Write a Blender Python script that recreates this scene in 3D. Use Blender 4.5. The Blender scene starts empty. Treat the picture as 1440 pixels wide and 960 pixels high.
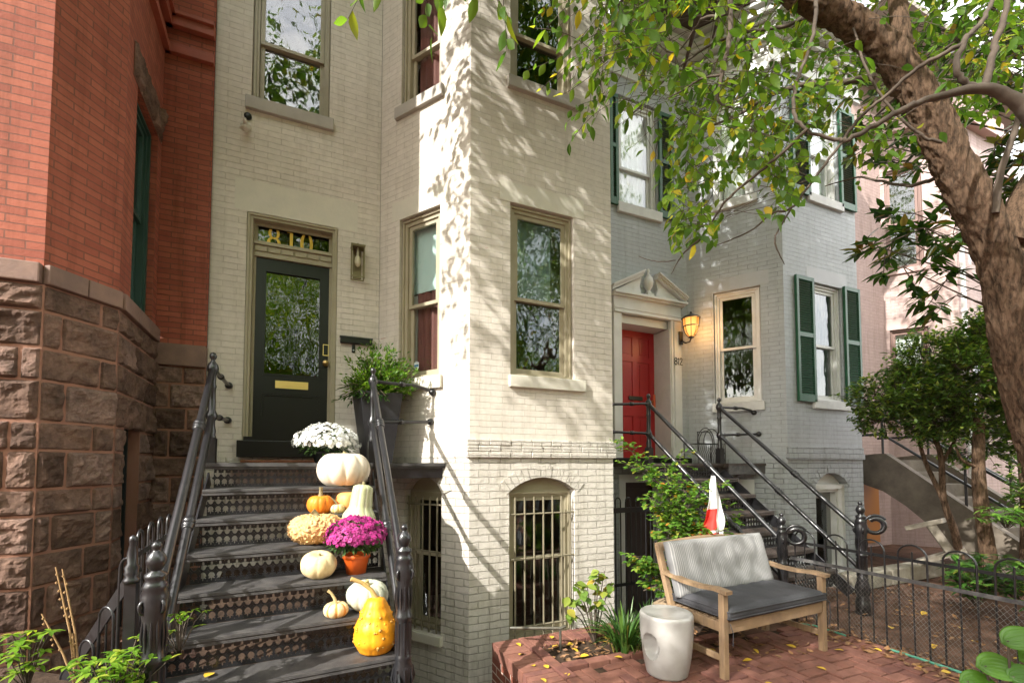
import bpy, bmesh, math, random
from mathutils import Vector, Matrix, noise
random.seed(11)
SC = bpy.context.scene
COL = SC.collection
PI = math.pi
V = Vector
WL = {}


def rnd(a, b):
    return random.uniform(a, b)


# ------------------------------------------------------------------ mesh helper
class MB:
    def __init__(s, M=None):
        s.v = []; s.f = []; s.m = []; s.sm = []; s.M = M

    def add(s, vs, fs, m=0, smooth=False):
        o = len(s.v)
        if s.M is not None:
            vs = [s.M @ V(p) for p in vs]
        s.v.extend([tuple(p) for p in vs])
        for f in fs:
            s.f.append([i + o for i in f]); s.m.append(m); s.sm.append(smooth)

    def quad(s, a, b, c, d, m=0):
        s.add([a, b, c, d], [(0, 1, 2, 3)], m)

    def obox(s, c, ax, ay, az, m=0):
        c = V(c); ax = V(ax); ay = V(ay); az = V(az)
        if ax.cross(ay).dot(az) < 0:
            az = -az
        vs = [c + i * ax + j * ay + k * az for k in (-1, 1) for j in (-1, 1) for i in (-1, 1)]
        s.add(vs, [(0, 2, 3, 1), (4, 5, 7, 6), (0, 1, 5, 4), (2, 6, 7, 3), (0, 4, 6, 2), (1, 3, 7, 5)], m)

    def box(s, x0, y0, z0, x1, y1, z1, m=0):
        s.obox(((x0 + x1) / 2, (y0 + y1) / 2, (z0 + z1) / 2), ((x1 - x0) / 2, 0, 0), (0, (y1 - y0) / 2, 0), (0, 0, (z1 - z0) / 2), m)

    def cbox(s, c, ax, ay, az, ch=.008, m=0):
        """box with chamfered edges"""
        c = V(c); A = [V(ax), V(ay), V(az)]
        if A[0].cross(A[1]).dot(A[2]) < 0:
            A[2] = -A[2]
        L = [a.length for a in A]; U = [a.normalized() for a in A]
        bm = bmesh.new()
        bmesh.ops.create_cube(bm, size=2)
        for v in bm.verts:
            v.co = V((v.co.x * L[0], v.co.y * L[1], v.co.z * L[2]))
        ch = min(ch, min(L) * .7)
        bmesh.ops.bevel(bm, geom=list(bm.edges), offset=ch, segments=2, affect='EDGES', profile=.6)
        vs = [c + U[0] * v.co.x + U[1] * v.co.y + U[2] * v.co.z for v in bm.verts]
        bm.verts.index_update()
        fs = [[v.index for v in f.verts] for f in bm.faces]
        bm.free()
        s.add(vs, fs, m)

    def bar(s, p, q, w, h, up=(0, 0, 1), m=0, ch=0):
        p = V(p); q = V(q); d = q - p
        u = V(up); sx = d.cross(u).normalized(); u = sx.cross(d).normalized()
        f = s.cbox if ch else s.obox
        a = ((p + q) / 2, d / 2, sx * w / 2, u * h / 2)
        if ch:
            s.cbox(*a, ch=ch, m=m)
        else:
            s.obox(*a, m=m)

    def tube(s, pts, r, n=8, m=0, cap=True, smooth=True):
        pts = [V(p) for p in pts]; k = len(pts)
        rs = r if isinstance(r, (list, tuple)) else [r] * k
        vs = []; fs = []
        t0 = (pts[1] - pts[0]).normalized()
        u = t0.orthogonal().normalized()
        for i in range(k):
            if i == 0: t = t0
            elif i == k - 1: t = (pts[-1] - pts[-2]).normalized()
            else: t = ((pts[i] - pts[i - 1]).normalized() + (pts[i + 1] - pts[i]).normalized()).normalized()
            u = (u - t * u.dot(t)).normalized(); w = t.cross(u)
            for j in range(n):
                a = 2 * PI * j / n
                vs.append(pts[i] + (u * math.cos(a) + w * math.sin(a)) * rs[i])
        for i in range(k - 1):
            for j in range(n):
                a = i * n + j; b = i * n + (j + 1) % n
                fs.append((a, b, b + n, a + n))
        s.add(vs, fs, m, smooth)
        if cap:
            s.add(vs[:n], [tuple(range(n - 1, -1, -1))], m); s.add(vs[-n:], [tuple(range(n))], m)

    def lathe(s, c, prof, n=20, m=0, ax=(0, 0, 1), smooth=True, lobes=0, amp=0, phase=0):
        c = V(c); z = V(ax).normalized(); x = z.orthogonal().normalized(); y = z.cross(x)
        vs = []; fs = []
        for r, h in prof:
            for j in range(n):
                a = 2 * PI * j / n
                q = r * (1 + amp * math.cos(lobes * a + phase)) if lobes else r
                vs.append(c + x * (q * math.cos(a)) + y * (q * math.sin(a)) + z * h)
        for i in range(len(prof) - 1):
            for j in range(n):
                a = i * n + j; b = i * n + (j + 1) % n
                fs.append((a, b, b + n, a + n))
        fs2 = []
        if prof[0][0] > 1e-4: fs2.append(tuple(range(n - 1, -1, -1)))
        if prof[-1][0] > 1e-4: fs2.append(tuple(range((len(prof) - 1) * n, len(prof) * n)))
        o = len(s.v)
        s.add(vs, fs, m, smooth)
        for f in fs2:
            s.f.append([i + o for i in f]); s.m.append(m); s.sm.append(False)

    def prism(s, o, ex, ey, ez, poly, m=0, smooth=False):
        """polygon (x,y) in plane o,ex,ey extruded by ez"""
        o = V(o); ex = V(ex); ey = V(ey); ez = V(ez); n = len(poly)
        vs = [o + ex * a + ey * b for a, b in poly]; vs += [p + ez for p in vs]
        fs = [tuple(range(n - 1, -1, -1)), tuple(range(n, 2 * n))]
        fs += [(i, (i + 1) % n, (i + 1) % n + n, i + n) for i in range(n)]
        area = sum(poly[i][0] * poly[(i + 1) % n][1] - poly[(i + 1) % n][0] * poly[i][1] for i in range(n))
        if (area > 0) != (ex.cross(ey).dot(ez) > 0):
            fs = [tuple(reversed(f)) for f in fs]
        s.add(vs, fs, m, smooth)

    def plate(s, o, ex, ey, ez, outer, inner, m=0):
        """ring between two equally long star shaped loops, extruded by ez"""
        o = V(o); ex = V(ex); ey = V(ey); ez = V(ez); n = len(outer)
        P = lambda q: o + ex * q[0] + ey * q[1]
        a = [P(q) for q in outer]; b = [P(q) for q in inner]
        vs = a + b + [p + ez for p in a] + [p + ez for p in b]
        fs = []
        for i in range(n):
            j = (i + 1) % n
            fs += [(2 * n + i, 2 * n + j, 3 * n + j, 3 * n + i), (i, n + i, n + j, j), (n + i, 3 * n + i, 3 * n + j, n + j)]
        s.add(vs, fs, m)

    def build(s, name, mats, parent=None, loc=None, auto=0):
        me = bpy.data.meshes.new(name)
        if parent is not None: base = WL[parent.name]
        elif loc is not None: base = V(loc)
        else:
            xs = [p[0] for p in s.v]; ys = [p[1] for p in s.v]; zs = [p[2] for p in s.v]
            base = V(((min(xs) + max(xs)) / 2, (min(ys) + max(ys)) / 2, min(zs)))
        me.from_pydata([(p[0] - base.x, p[1] - base.y, p[2] - base.z) for p in s.v], [], s.f)
        if not isinstance(mats, (list, tuple)): mats = [mats]
        for q in mats: me.materials.append(q)
        me.polygons.foreach_set('material_index', s.m)
        me.polygons.foreach_set('use_smooth', s.sm)
        uv = me.uv_layers.new(name='UVMap')
        co = s.v
        data = [0.0] * (2 * len(me.loops))
        for p in me.polygons:
            n = p.normal
            if abs(n.z) > .8:
                for li in p.loop_indices:
                    q = co[me.loops[li].vertex_index]; data[2 * li] = q[0]; data[2 * li + 1] = q[1]
            else:
                h = math.hypot(n.x, n.y); tx = -n.y / h; ty = n.x / h
                for li in p.loop_indices:
                    q = co[me.loops[li].vertex_index]; data[2 * li] = q[0] * tx + q[1] * ty; data[2 * li + 1] = q[2]
        uv.data.foreach_set('uv', data)
        me.update()
        o = bpy.data.objects.new(name, me); COL.objects.link(o)
        if parent is not None:
            o.parent = parent; WL[o.name] = WL[parent.name]
        else:
            o.location = base; WL[o.name] = base
        return o


def tag(o, label=None, cat=None, group=None, kind=None):
    if label: o['label'] = label
    if cat: o['category'] = cat
    if group: o['group'] = group
    if kind: o['kind'] = kind
    return o


def thing(name, label, cat, loc, group=None):
    o = bpy.data.objects.new(name, None); COL.objects.link(o)
    o.location = loc; o.empty_display_size = .1
    WL[o.name] = V(loc)
    return tag(o, label, cat, group)


def sub(o, levels=1):
    m = o.modifiers.new('sub', 'SUBSURF'); m.levels = levels; m.render_levels = levels
    return o


# ------------------------------------------------------------------ materials
def newmat(name):
    m = bpy.data.materials.new(name); m.use_nodes = True
    nt = m.node_tree; nt.nodes.clear()
    out = nt.nodes.new('ShaderNodeOutputMaterial')
    return m, nt, out


def N(nt, typ, **kw):
    n = nt.nodes.new(typ)
    for k, v in kw.items():
        if k.startswith('_'): setattr(n, k[1:], v)
        else: n.inputs[k.replace('__', ' ')].default_value = v
    return n


def rgb(c):
    return (c[0], c[1], c[2], 1)


def coords(nt, uv=False, scale=(1, 1, 1)):
    tc = N(nt, 'ShaderNodeTexCoord')
    mp = N(nt, 'ShaderNodeMapping'); mp.inputs['Scale'].default_value = scale
    nt.links.new(tc.outputs['UV' if uv else 'Object'], mp.inputs['Vector'])
    return mp.outputs['Vector']


def ramp(nt, fac, stops):
    r = N(nt, 'ShaderNodeValToRGB')
    e = r.color_ramp.elements
    while len(e) < len(stops): e.new(.5)
    for i, (p, c) in enumerate(stops):
        e[i].position = p; e[i].color = rgb(c) if len(c) == 3 else c
    nt.links.new(fac, r.inputs['Fac'])
    return r.outputs['Color']


def mix(nt, fac, a, b, mode='MIX'):
    n = N(nt, 'ShaderNodeMix', _data_type='RGBA', _blend_type=mode)
    for k, x in ((0, fac), (6, a), (7, b)):
        if hasattr(x, 'node'): nt.links.new(x, n.inputs[k])
        else: n.inputs[k].default_value = x if k == 0 else rgb(x)
    return n.outputs[2]


def noi(nt, vec, scale, detail=4, rough=.6):
    n = N(nt, 'ShaderNodeTexNoise', Scale=scale, Detail=detail, Roughness=rough)
    nt.links.new(vec, n.inputs['Vector'])
    return n.outputs['Fac']


def mat(name, col, rough=.6, col2=None, nscale=6, metal=0, bump=0, bscale=40, spec=.5, coat=0, uv=False, stretch=(1, 1, 1), rough2=None, contrast=(.35, .65)):
    m, nt, out = newmat(name)
    b = N(nt, 'ShaderNodeBsdfPrincipled', Roughness=rough, Metallic=metal)
    b.inputs['Base Color'].default_value = rgb(col)
    b.inputs['Specular IOR Level'].default_value = spec
    b.inputs['Coat Weight'].default_value = coat
    nt.links.new(b.outputs[0], out.inputs[0])
    if col2 is not None or bump or rough2 is not None:
        vec = coords(nt, uv, stretch)
        f = noi(nt, vec, nscale, 6, .65)
        if col2 is not None:
            nt.links.new(ramp(nt, f, [(contrast[0], col), (contrast[1], col2)]), b.inputs['Base Color'])
        if rough2 is not None:
            nt.links.new(ramp(nt, noi(nt, vec, nscale * 2.3, 4), [(.35, (rough,) * 3), (.65, (rough2,) * 3)]), b.inputs['Roughness'])
        if bump:
            bp = N(nt, 'ShaderNodeBump', Strength=min(1, bump * 1.0), Distance=.01)
            nt.links.new(noi(nt, vec, bscale, 5, .7), bp.inputs['Height'])
            nt.links.new(bp.outputs[0], b.inputs['Normal'])
    return m


def brickmat(name, c1, c2, mortar, bw, bh, ms, depth=.006, rough=.7, wear=None, dirt=None, wob=.004, rot=0, smooth=.1, fine=.25, fade=False):
    m, nt, out = newmat(name)
    b = N(nt, 'ShaderNodeBsdfPrincipled', Roughness=rough)
    b.inputs['Specular IOR Level'].default_value = .3
    nt.links.new(b.outputs[0], out.inputs[0])
    vec = coords(nt, True)
    if rot: vec.node.inputs['Rotation'].default_value = (0, 0, rot)
    # wobble the lattice a little
    nz = N(nt, 'ShaderNodeTexNoise', Scale=9.0, Detail=2.0)
    nt.links.new(vec, nz.inputs['Vector'])
    sb = N(nt, 'ShaderNodeVectorMath', _operation='SUBTRACT'); nt.links.new(nz.outputs['Color'], sb.inputs[0]); sb.inputs[1].default_value = (.5, .5, .5)
    sc = N(nt, 'ShaderNodeVectorMath', _operation='SCALE'); nt.links.new(sb.outputs[0], sc.inputs[0]); sc.inputs['Scale'].default_value = wob * 2
    ad = N(nt, 'ShaderNodeVectorMath', _operation='ADD'); nt.links.new(vec, ad.inputs[0]); nt.links.new(sc.outputs[0], ad.inputs[1])
    bt = N(nt, 'ShaderNodeTexBrick', Scale=1.0)
    bt.inputs['Mortar Size'].default_value = ms; bt.inputs['Mortar Smooth'].default_value = smooth
    bt.inputs['Brick Width'].default_value = bw; bt.inputs['Row Height'].default_value = bh
    bt.inputs['Color1'].default_value = rgb(c1); bt.inputs['Color2'].default_value = rgb(c2); bt.inputs['Mortar'].default_value = rgb(mortar)
    nt.links.new(ad.outputs[0], bt.inputs['Vector'])
    if fade:     # joints filled with old paint here and there
        fm = ramp(nt, noi(nt, vec, 4.5, 5, .7), [(.40, (0, 0, 0)), (.60, (.85, .85, .85))])
        nt.links.new(mix(nt, fm, mortar, c1), bt.inputs['Mortar'])
    col = bt.outputs['Color']
    big = noi(nt, vec, 1.3, 5, .65)
    mid = noi(nt, vec, 14, 5, .7)
    col = mix(nt, .35, col, mix(nt, 1.0, col, ramp(nt, big, [(.3, (.72, .72, .72)), (.7, (1.12, 1.12, 1.12))]), 'MULTIPLY'))
    col = mix(nt, .4, col, mix(nt, 1.0, col, ramp(nt, mid, [(.3, (.75, .75, .75)), (.7, (1.15, 1.15, 1.15))]), 'MULTIPLY'))
    # rain streaks below and a dirty foot
    if dirt is None: dirt = .16
    sm = N(nt, 'ShaderNodeMapping'); sm.inputs['Scale'].default_value = (7, .55, 1); nt.links.new(vec, sm.inputs['Vector'])
    sk = ramp(nt, noi(nt, sm.outputs[0], 1.0, 5, .7), [(.50, (1, 1, 1)), (.74, (1 - dirt * 2.2, 1 - dirt * 2.3, 1 - dirt * 2.6))])
    col = mix(nt, 1.0, col, sk, 'MULTIPLY')
    sp = ramp(nt, noi(nt, vec, 3.1, 7, .8), [(.60, (1, 1, 1)), (.72, (1 - dirt * 1.6, 1 - dirt * 1.7, 1 - dirt * 2))])
    col = mix(nt, 1.0, col, sp, 'MULTIPLY')
    if wear:
        st = N(nt, 'ShaderNodeMapping'); st.inputs['Scale'].default_value = (5, 22, 5); nt.links.new(vec, st.inputs['Vector'])
        wn = noi(nt, st.outputs[0], 1.0, 6, .75)
        w1 = ramp(nt, wn, [(wear[1], (0, 0, 0)), (wear[1] + .04, (1, 1, 1))])
        w2 = ramp(nt, noi(nt, vec, 1.1, 3), [(.52, (0, 0, 0)), (.66, (1, 1, 1))])
        mk = mix(nt, 1.0, w1, w2, 'MULTIPLY')
        col = mix(nt, mk, col, wear[0])
    nt.links.new(col, b.inputs['Base Color'])
    inv = N(nt, 'ShaderNodeMath', _operation='SUBTRACT'); inv.inputs[0].default_value = 1; nt.links.new(bt.outputs['Fac'], inv.inputs[1])
    f2 = N(nt, 'ShaderNodeMath', _operation='MULTIPLY_ADD'); nt.links.new(mid, f2.inputs[0]); f2.inputs[1].default_value = fine; nt.links.new(inv.outputs[0], f2.inputs[2])
    f3 = N(nt, 'ShaderNodeMath', _operation='MULTIPLY_ADD'); nt.links.new(noi(nt, vec, 70, 4, .7), f3.inputs[0]); f3.inputs[1].default_value = fine * .8; nt.links.new(f2.outputs[0], f3.inputs[2])
    bp = N(nt, 'ShaderNodeBump', Strength=.9, Distance=depth)
    nt.links.new(f3.outputs[0], bp.inputs['Height']); nt.links.new(bp.outputs[0], b.inputs['Normal'])
    return m


def glassmat(name, tint=(.75, .8, .78), ior=1.75, wav=.12, dark=1.0):
    m, nt, out = newmat(name)
    fr = N(nt, 'ShaderNodeFresnel', IOR=ior)
    gm = N(nt, 'ShaderNodeNewGeometry')
    im = N(nt, 'ShaderNodeMapRange'); im.inputs['To Min'].default_value = ior; im.inputs['To Max'].default_value = 1 / ior
    nt.links.new(gm.outputs['Backfacing'], im.inputs['Value']); nt.links.new(im.outputs[0], fr.inputs['IOR'])   # same reflectance on both faces
    tr = N(nt, 'ShaderNodeBsdfTransparent'); tr.inputs[0].default_value = rgb([c * dark for c in tint])
    gl = N(nt, 'ShaderNodeBsdfGlossy', Roughness=.015); gl.inputs[0].default_value = (.95, .97, 1, 1)
    mx = N(nt, 'ShaderNodeMixShader')
    nt.links.new(fr.outputs[0], mx.inputs[0]); nt.links.new(tr.outputs[0], mx.inputs[1]); nt.links.new(gl.outputs[0], mx.inputs[2])
    vec = coords(nt, False, (1, 1, .6))
    bp = N(nt, 'ShaderNodeBump', Strength=wav, Distance=.02)
    nt.links.new(noi(nt, vec, 6, 2, .4), bp.inputs['Height'])
    nt.links.new(bp.outputs[0], gl.inputs['Normal'])
    nt.links.new(mx.outputs[0], out.inputs[0])
    return m


def leafmat(name, cols, trans=.45, rough=.45, gloss=.3):
    """cols: dark..light stops, picked per leaf"""
    m, nt, out = newmat(name)
    geo = N(nt, 'ShaderNodeNewGeometry')
    c = ramp(nt, geo.outputs['Random Per Island'], cols)
    b = N(nt, 'ShaderNodeBsdfPrincipled', Roughness=rough)
    b.inputs['Specular IOR Level'].default_value = gloss
    nt.links.new(c, b.inputs['Base Color'])
    t = N(nt, 'ShaderNodeBsdfTranslucent')
    c2 = mix(nt, 1.0, c, (1.5, 1.6, .7), 'MULTIPLY')
    nt.links.new(c2, t.inputs[0])
    mx = N(nt, 'ShaderNodeMixShader'); mx.inputs[0].default_value = trans
    nt.links.new(b.outputs[0], mx.inputs[1]); nt.links.new(t.outputs[0], mx.inputs[2])
    nt.links.new(mx.outputs[0], out.inputs[0])
    return m


def emit(name, col, st):
    m, nt, out = newmat(name)
    e = N(nt, 'ShaderNodeEmission', Strength=st); e.inputs[0].default_value = rgb(col)
    nt.links.new(e.outputs[0], out.inputs[0])
    return m


MT = {}
MT['white_brick'] = brickmat('white_brick', (.645, .592, .52), (.68, .628, .558), (.46, .415, .35), .25, .062, .0026, .0055, .55, dirt=.075, wear=((.42, .16, .10), .64), wob=.004, fine=.3, fade=True)
MT['white_rough'] = brickmat('white_rough', (.63, .588, .525), (.665, .622, .56), (.47, .435, .38), .23, .071, .006, .02, .6, wob=.011, smooth=.5, fine=.75)
MT['white_paint'] = mat('white_paint', (.645, .61, .52), .5, (.59, .565, .49), 5, bump=.25, bscale=30)
MT['grey_brick'] = brickmat('grey_brick', (.415, .44, .462), (.44, .465, .487), (.29, .295, .31), .25, .062, .0026, .0055, .55, dirt=.07, wob=.004, fine=.3, fade=True)
MT['grey_rough'] = brickmat('grey_rough', (.405, .43, .445), (.43, .455, .47), (.30, .31, .32), .23, .071, .006, .018, .6, wob=.009, smooth=.6, fine=.6)
MT['pink_brick'] = brickmat('pink_brick', (.44, .325, .30), (.47, .35, .325), (.35, .255, .24), .25, .062, .003, .004, .6)
MT['pink_paint'] = mat('pink_paint', (.50, .36, .33), .6, (.45, .32, .29), 4, bump=.2)
MT['red_brick'] = brickmat('red_brick', (.38, .115, .068), (.285, .078, .048), (.19, .075, .05), .2, .052, .0042, .008, .8, wear=((.16, .065, .05), .60), wob=.004, fine=.35)
MT['red_paint'] = mat('red_paint', (.36, .09, .05), .6, (.28, .075, .045), 6, bump=.4)
MT['stone'] = None
MT['stone_mortar'] = mat('stone_mortar', (.27, .14, .095), .9, (.27, .13, .085), 8, bump=.4)
MT['stone_cap'] = mat('stone_cap', (.24, .15, .115), .85, (.17, .11, .09), 5, bump=.3)
MT['trim_tan'] = mat('trim_tan', (.37, .33, .23), .45, (.33, .29, .20), 4, bump=.08)
MT['trim_white'] = mat('trim_white', (.70, .70, .68), .45, (.62, .62, .60), 5, bump=.1)
MT['sill_grey'] = mat('sill_grey', (.42, .39, .345), .6, (.36, .335, .30), 5, bump=.2)
MT['sill_white'] = mat('sill_white', (.64, .64, .62), .6, (.55, .55, .54), 6, bump=.2)
MT['green'] = mat('green_paint', (.014, .082, .036), .4, (.018, .095, .044), 5)
MT['red_door'] = mat('red_door', (.42, .018, .02), .35, (.36, .015, .018), 3)
MT['black_door'] = mat('black_door', (.009, .010, .009), .3, spec=.3)
MT['iron'] = mat('black_iron', (.010, .010, .012), .28, (.018, .018, .020), 25, bump=.06, bscale=60, spec=.7)
MT['iron_worn'] = mat('worn_iron', (.05, .05, .055), .45, (.12, .115, .11), 18, bump=.25, bscale=60, spec=.6)
MT['brass'] = mat('brass', (.75, .55, .22), .3, metal=1)
MT['gold'] = mat('gold_leaf', (.72, .45, .07), .35, metal=.35)
MT['lantern_metal'] = mat('lantern_metal', (.20, .165, .09), .4, metal=.6)
MT['glass'] = glassmat('window_glass', tint=(.95, .97, .96))
MT['glass_dark'] = glassmat('door_glass', ior=1.75, wav=.30, dark=.45)
MT['glass_wavy'] = glassmat('old_window_glass', ior=1.8, wav=.35, dark=.85)
MT['room'] = mat('room_plaster', (.30, .27, .24), .9)
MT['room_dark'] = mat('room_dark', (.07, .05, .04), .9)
MT['curtain'] = mat('white_curtain', (.75, .76, .74), .8)
MT['red_curtain'] = mat('red_drape', (.17, .065, .055), .8)
MT['blind'] = mat('teal_blind', (.62, .80, .80), .7)
m, nt, out = newmat('brownstone'); MT['stone'] = m
b = N(nt, 'ShaderNodeBsdfPrincipled', Roughness=.92); b.inputs['Specular IOR Level'].default_value = .2; nt.links.new(b.outputs[0], out.inputs[0])
vec = coords(nt); geo = N(nt, 'ShaderNodeNewGeometry')
c = ramp(nt, geo.outputs['Random Per Island'], [(0, (.09, .058, .045)), (.35, (.15, .098, .074)), (.7, (.20, .13, .10)), (1, (.22, .155, .127))])
c = mix(nt, .75, c, mix(nt, 1.0, c, ramp(nt, noi(nt, vec, 6, 8, .7), [(.32, (.45, .45, .47)), (.66, (1.7, 1.6, 1.55))]), 'MULTIPLY'))
c = mix(nt, .5, c, mix(nt, 1.0, c, ramp(nt, noi(nt, vec, 45, 5, .75), [(.35, (.6, .6, .6)), (.65, (1.4, 1.4, 1.4))]), 'MULTIPLY'))
nt.links.new(c, b.inputs['Base Color'])
bp = N(nt, 'ShaderNodeBump', Strength=1, Distance=.022); nt.links.new(noi(nt, vec, 30, 9, .8), bp.inputs['Height']); nt.links.new(bp.outputs[0], b.inputs['Normal'])
MT['concrete'] = mat('concrete', (.185, .155, .12), .85, (.11, .09, .07), 4, bump=.4)
MT['soil'] = mat('soil', (.035, .024, .018), .95, (.075, .05, .035), 14, bump=1, bscale=30, spec=.1)
MT['dirt'] = mat('dirt', (.085, .05, .035), .95, (.15, .085, .06), 5, bump=1, bscale=22, spec=.1)
MT['street'] = mat('asphalt', (.05, .05, .05), .9, (.065, .063, .06), 9, bump=.3)


# ------------------------------------------------------------------ camera, world, sun
cam = bpy.data.cameras.new('camera'); co = bpy.data.objects.new('camera', cam); COL.objects.link(co); SC.camera = co
FPX = 640.0
PITCH = math.atan(FPX / 15000.0); YAW = math.atan2(640.0, 1470.0)
co.location = (0, 0, 1.55)
co.rotation_euler = (PI / 2 + PITCH, 0, -YAW)
cam.sensor_width = 36; cam.lens = FPX / 1440 * 36; cam.shift_y = (625 - 480) / 1440.0
cam.clip_start = .05; cam.clip_end = 600
C0 = V((0, 0, 1.55))
FW = V((math.sin(YAW) * math.cos(PITCH), math.cos(YAW) * math.cos(PITCH), math.sin(PITCH)))
RT = V((math.cos(YAW), -math.sin(YAW), 0)); UP = RT.cross(FW)


def look(p):
    """where a point falls in the photograph, used only to prune branches"""
    q = V(p) - C0; y = q.dot(FW)
    if y < .05: return -9999, -9999, y
    return 720 + FPX * q.dot(RT) / y, 625 - FPX * q.dot(UP) / y, y


SUN_AZ = math.radians(69); SUN_EL = math.radians(36)
sdir = V((-math.sin(SUN_AZ) * math.cos(SUN_EL), -math.cos(SUN_AZ) * math.cos(SUN_EL), math.sin(SUN_EL)))
w = bpy.data.worlds.new('World'); SC.world = w; w.use_nodes = True
nt = w.node_tree; nt.nodes.clear()
sky = nt.nodes.new('ShaderNodeTexSky'); sky.sky_type = 'NISHITA'; sky.sun_disc = False
sky.sun_elevation = SUN_EL; sky.sun_rotation = math.atan2(sdir.x, sdir.y); sky.air_density = 1; sky.dust_density = 2.5; sky.ozone_density = 1
bg = nt.nodes.new('ShaderNodeBackground'); bg.inputs[1].default_value = .15
wo = nt.nodes.new('ShaderNodeOutputWorld')
tcw = nt.nodes.new('ShaderNodeTexCoord'); mpw = nt.nodes.new('ShaderNodeMapping'); mpw.inputs['Scale'].default_value = (1.6, 1.6, 3.2)
nt.links.new(tcw.outputs['Generated'], mpw.inputs['Vector'])
cl = nt.nodes.new('ShaderNodeTexNoise'); cl.inputs['Scale'].default_value = 2.2; cl.inputs['Detail'].default_value = 7; cl.inputs['Roughness'].default_value = .6
nt.links.new(mpw.outputs[0], cl.inputs['Vector'])
clr = ramp(nt, cl.outputs['Fac'], [(.30, (.25, .25, .25)), (.56, (.95, .95, .95))])
nt.links.new(mix(nt, clr, sky.outputs[0], (8.9, 8.6, 8.3)), bg.inputs[0]); nt.links.new(bg.outputs[0], wo.inputs[0])
sl = bpy.data.lights.new('sun', 'SUN'); so = bpy.data.objects.new('sun', sl); COL.objects.link(so)
sl.energy = 2.65; sl.angle = math.radians(.53); sl.color = (1, .96, .89)
so.rotation_euler = sdir.to_track_quat('Z', 'Y').to_euler()
SC.view_settings.view_transform = 'Standard'; SC.view_settings.look = 'None'; SC.view_settings.exposure = 1.84; SC.view_settings.gamma = 1
SC.render.engine = 'CYCLES'
SC.cycles.max_bounces = 8; SC.cycles.diffuse_bounces = 4; SC.cycles.transparent_max_bounces = 12; SC.cycles.glossy_bounces = 3
SC.cycles.use_denoising = True
SC.cycles.sample_clamp_indirect = 8
# ------------------------------------------------------------------ walls and windows
VF, VD = 4.261, 5.3225          # bay front plane and door wall plane
CANT = V((-.571, .821, 0)).normalized()
CANTN = V((-.821, -.571, 0)).normalized()


class Plane:
    def __init__(s, o, t, n):
        s.o = V((o[0], o[1], 0)); s.t = V((t[0], t[1], 0)).normalized(); s.n = V((n[0], n[1], 0)).normalized()

    def p(s, a, z, d=0):
        """a along the wall, z up, d outwards"""
        return s.o + s.t * a + V((0, 0, z)) + s.n * d

    def box(s, mb, a0, a1, z0, z1, d0, d1, m=0, ch=0):
        c = s.p((a0 + a1) / 2, (z0 + z1) / 2, (d0 + d1) / 2)
        args = (c, s.t * (a1 - a0) / 2, V((0, 0, (z1 - z0) / 2)), s.n * (d1 - d0) / 2)
        if ch: mb.cbox(*args, ch=ch, m=m)
        else: mb.obox(*args, m=m)


def wall(mb, pl, L0, L1, z0, z1, ops, rev=.11, m=0, mr=None):
    """brick plane with openings [(a0,a1,z0,z1)], reveals going inwards"""
    xs = sorted({L0, L1, *[o[0] for o in ops], *[o[1] for o in ops]})
    zs = sorted({z0, z1, *[o[2] for o in ops], *[o[3] for o in ops]})
    xs = [x for x in xs if L0 - 1e-6 <= x <= L1 + 1e-6]; zs = [z for z in zs if z0 - 1e-6 <= z <= z1 + 1e-6]
    flip = pl.t.cross(V((0, 0, 1))).dot(pl.n) < 0

    def q(a, b, c, d, mm):
        mb.quad(*((a, b, c, d) if not flip else (d, c, b, a)), mm)
    for i in range(len(xs) - 1):
        for k in range(len(zs) - 1):
            cx = (xs[i] + xs[i + 1]) / 2; cz = (zs[k] + zs[k + 1]) / 2
            if any(o[0] < cx < o[1] and o[2] < cz < o[3] for o in ops): continue
            q(pl.p(xs[i], zs[k]), pl.p(xs[i + 1], zs[k]), pl.p(xs[i + 1], zs[k + 1]), pl.p(xs[i], zs[k + 1]), m)
    for a0, a1, b0, b1 in ops:
        b0 = max(b0, z0); b1 = min(b1, z1)
        if b1 <= b0: continue
        mm = m if mr is None else mr
        q(pl.p(a0, b0), pl.p(a0, b1), pl.p(a0, b1, -rev), pl.p(a0, b0, -rev), mm)
        q(pl.p(a1, b1), pl.p(a1, b0), pl.p(a1, b0, -rev), pl.p(a1, b1, -rev), mm)
        q(pl.p(a0, b1), pl.p(a1, b1), pl.p(a1, b1, -rev), pl.p(a0, b1, -rev), mm)
        q(pl.p(a1, b0), pl.p(a0, b0), pl.p(a0, b0, -rev), pl.p(a1, b0, -rev), mm)


def ring(mb, pl, a0, a1, z0, z1, w, d0, d1, m=0, wb=None, wt=None):
    wb = w if wb is None else wb; wt = w if wt is None else wt
    pl.box(mb, a0, a0 + w, z0, z1, d0, d1, m); pl.box(mb, a1 - w, a1, z0, z1, d0, d1, m)
    pl.box(mb, a0 + w, a1 - w, z0, z0 + wb, d0, d1, m); pl.box(mb, a0 + w, a1 - w, z1 - wt, z1, d0, d1, m)


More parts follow.
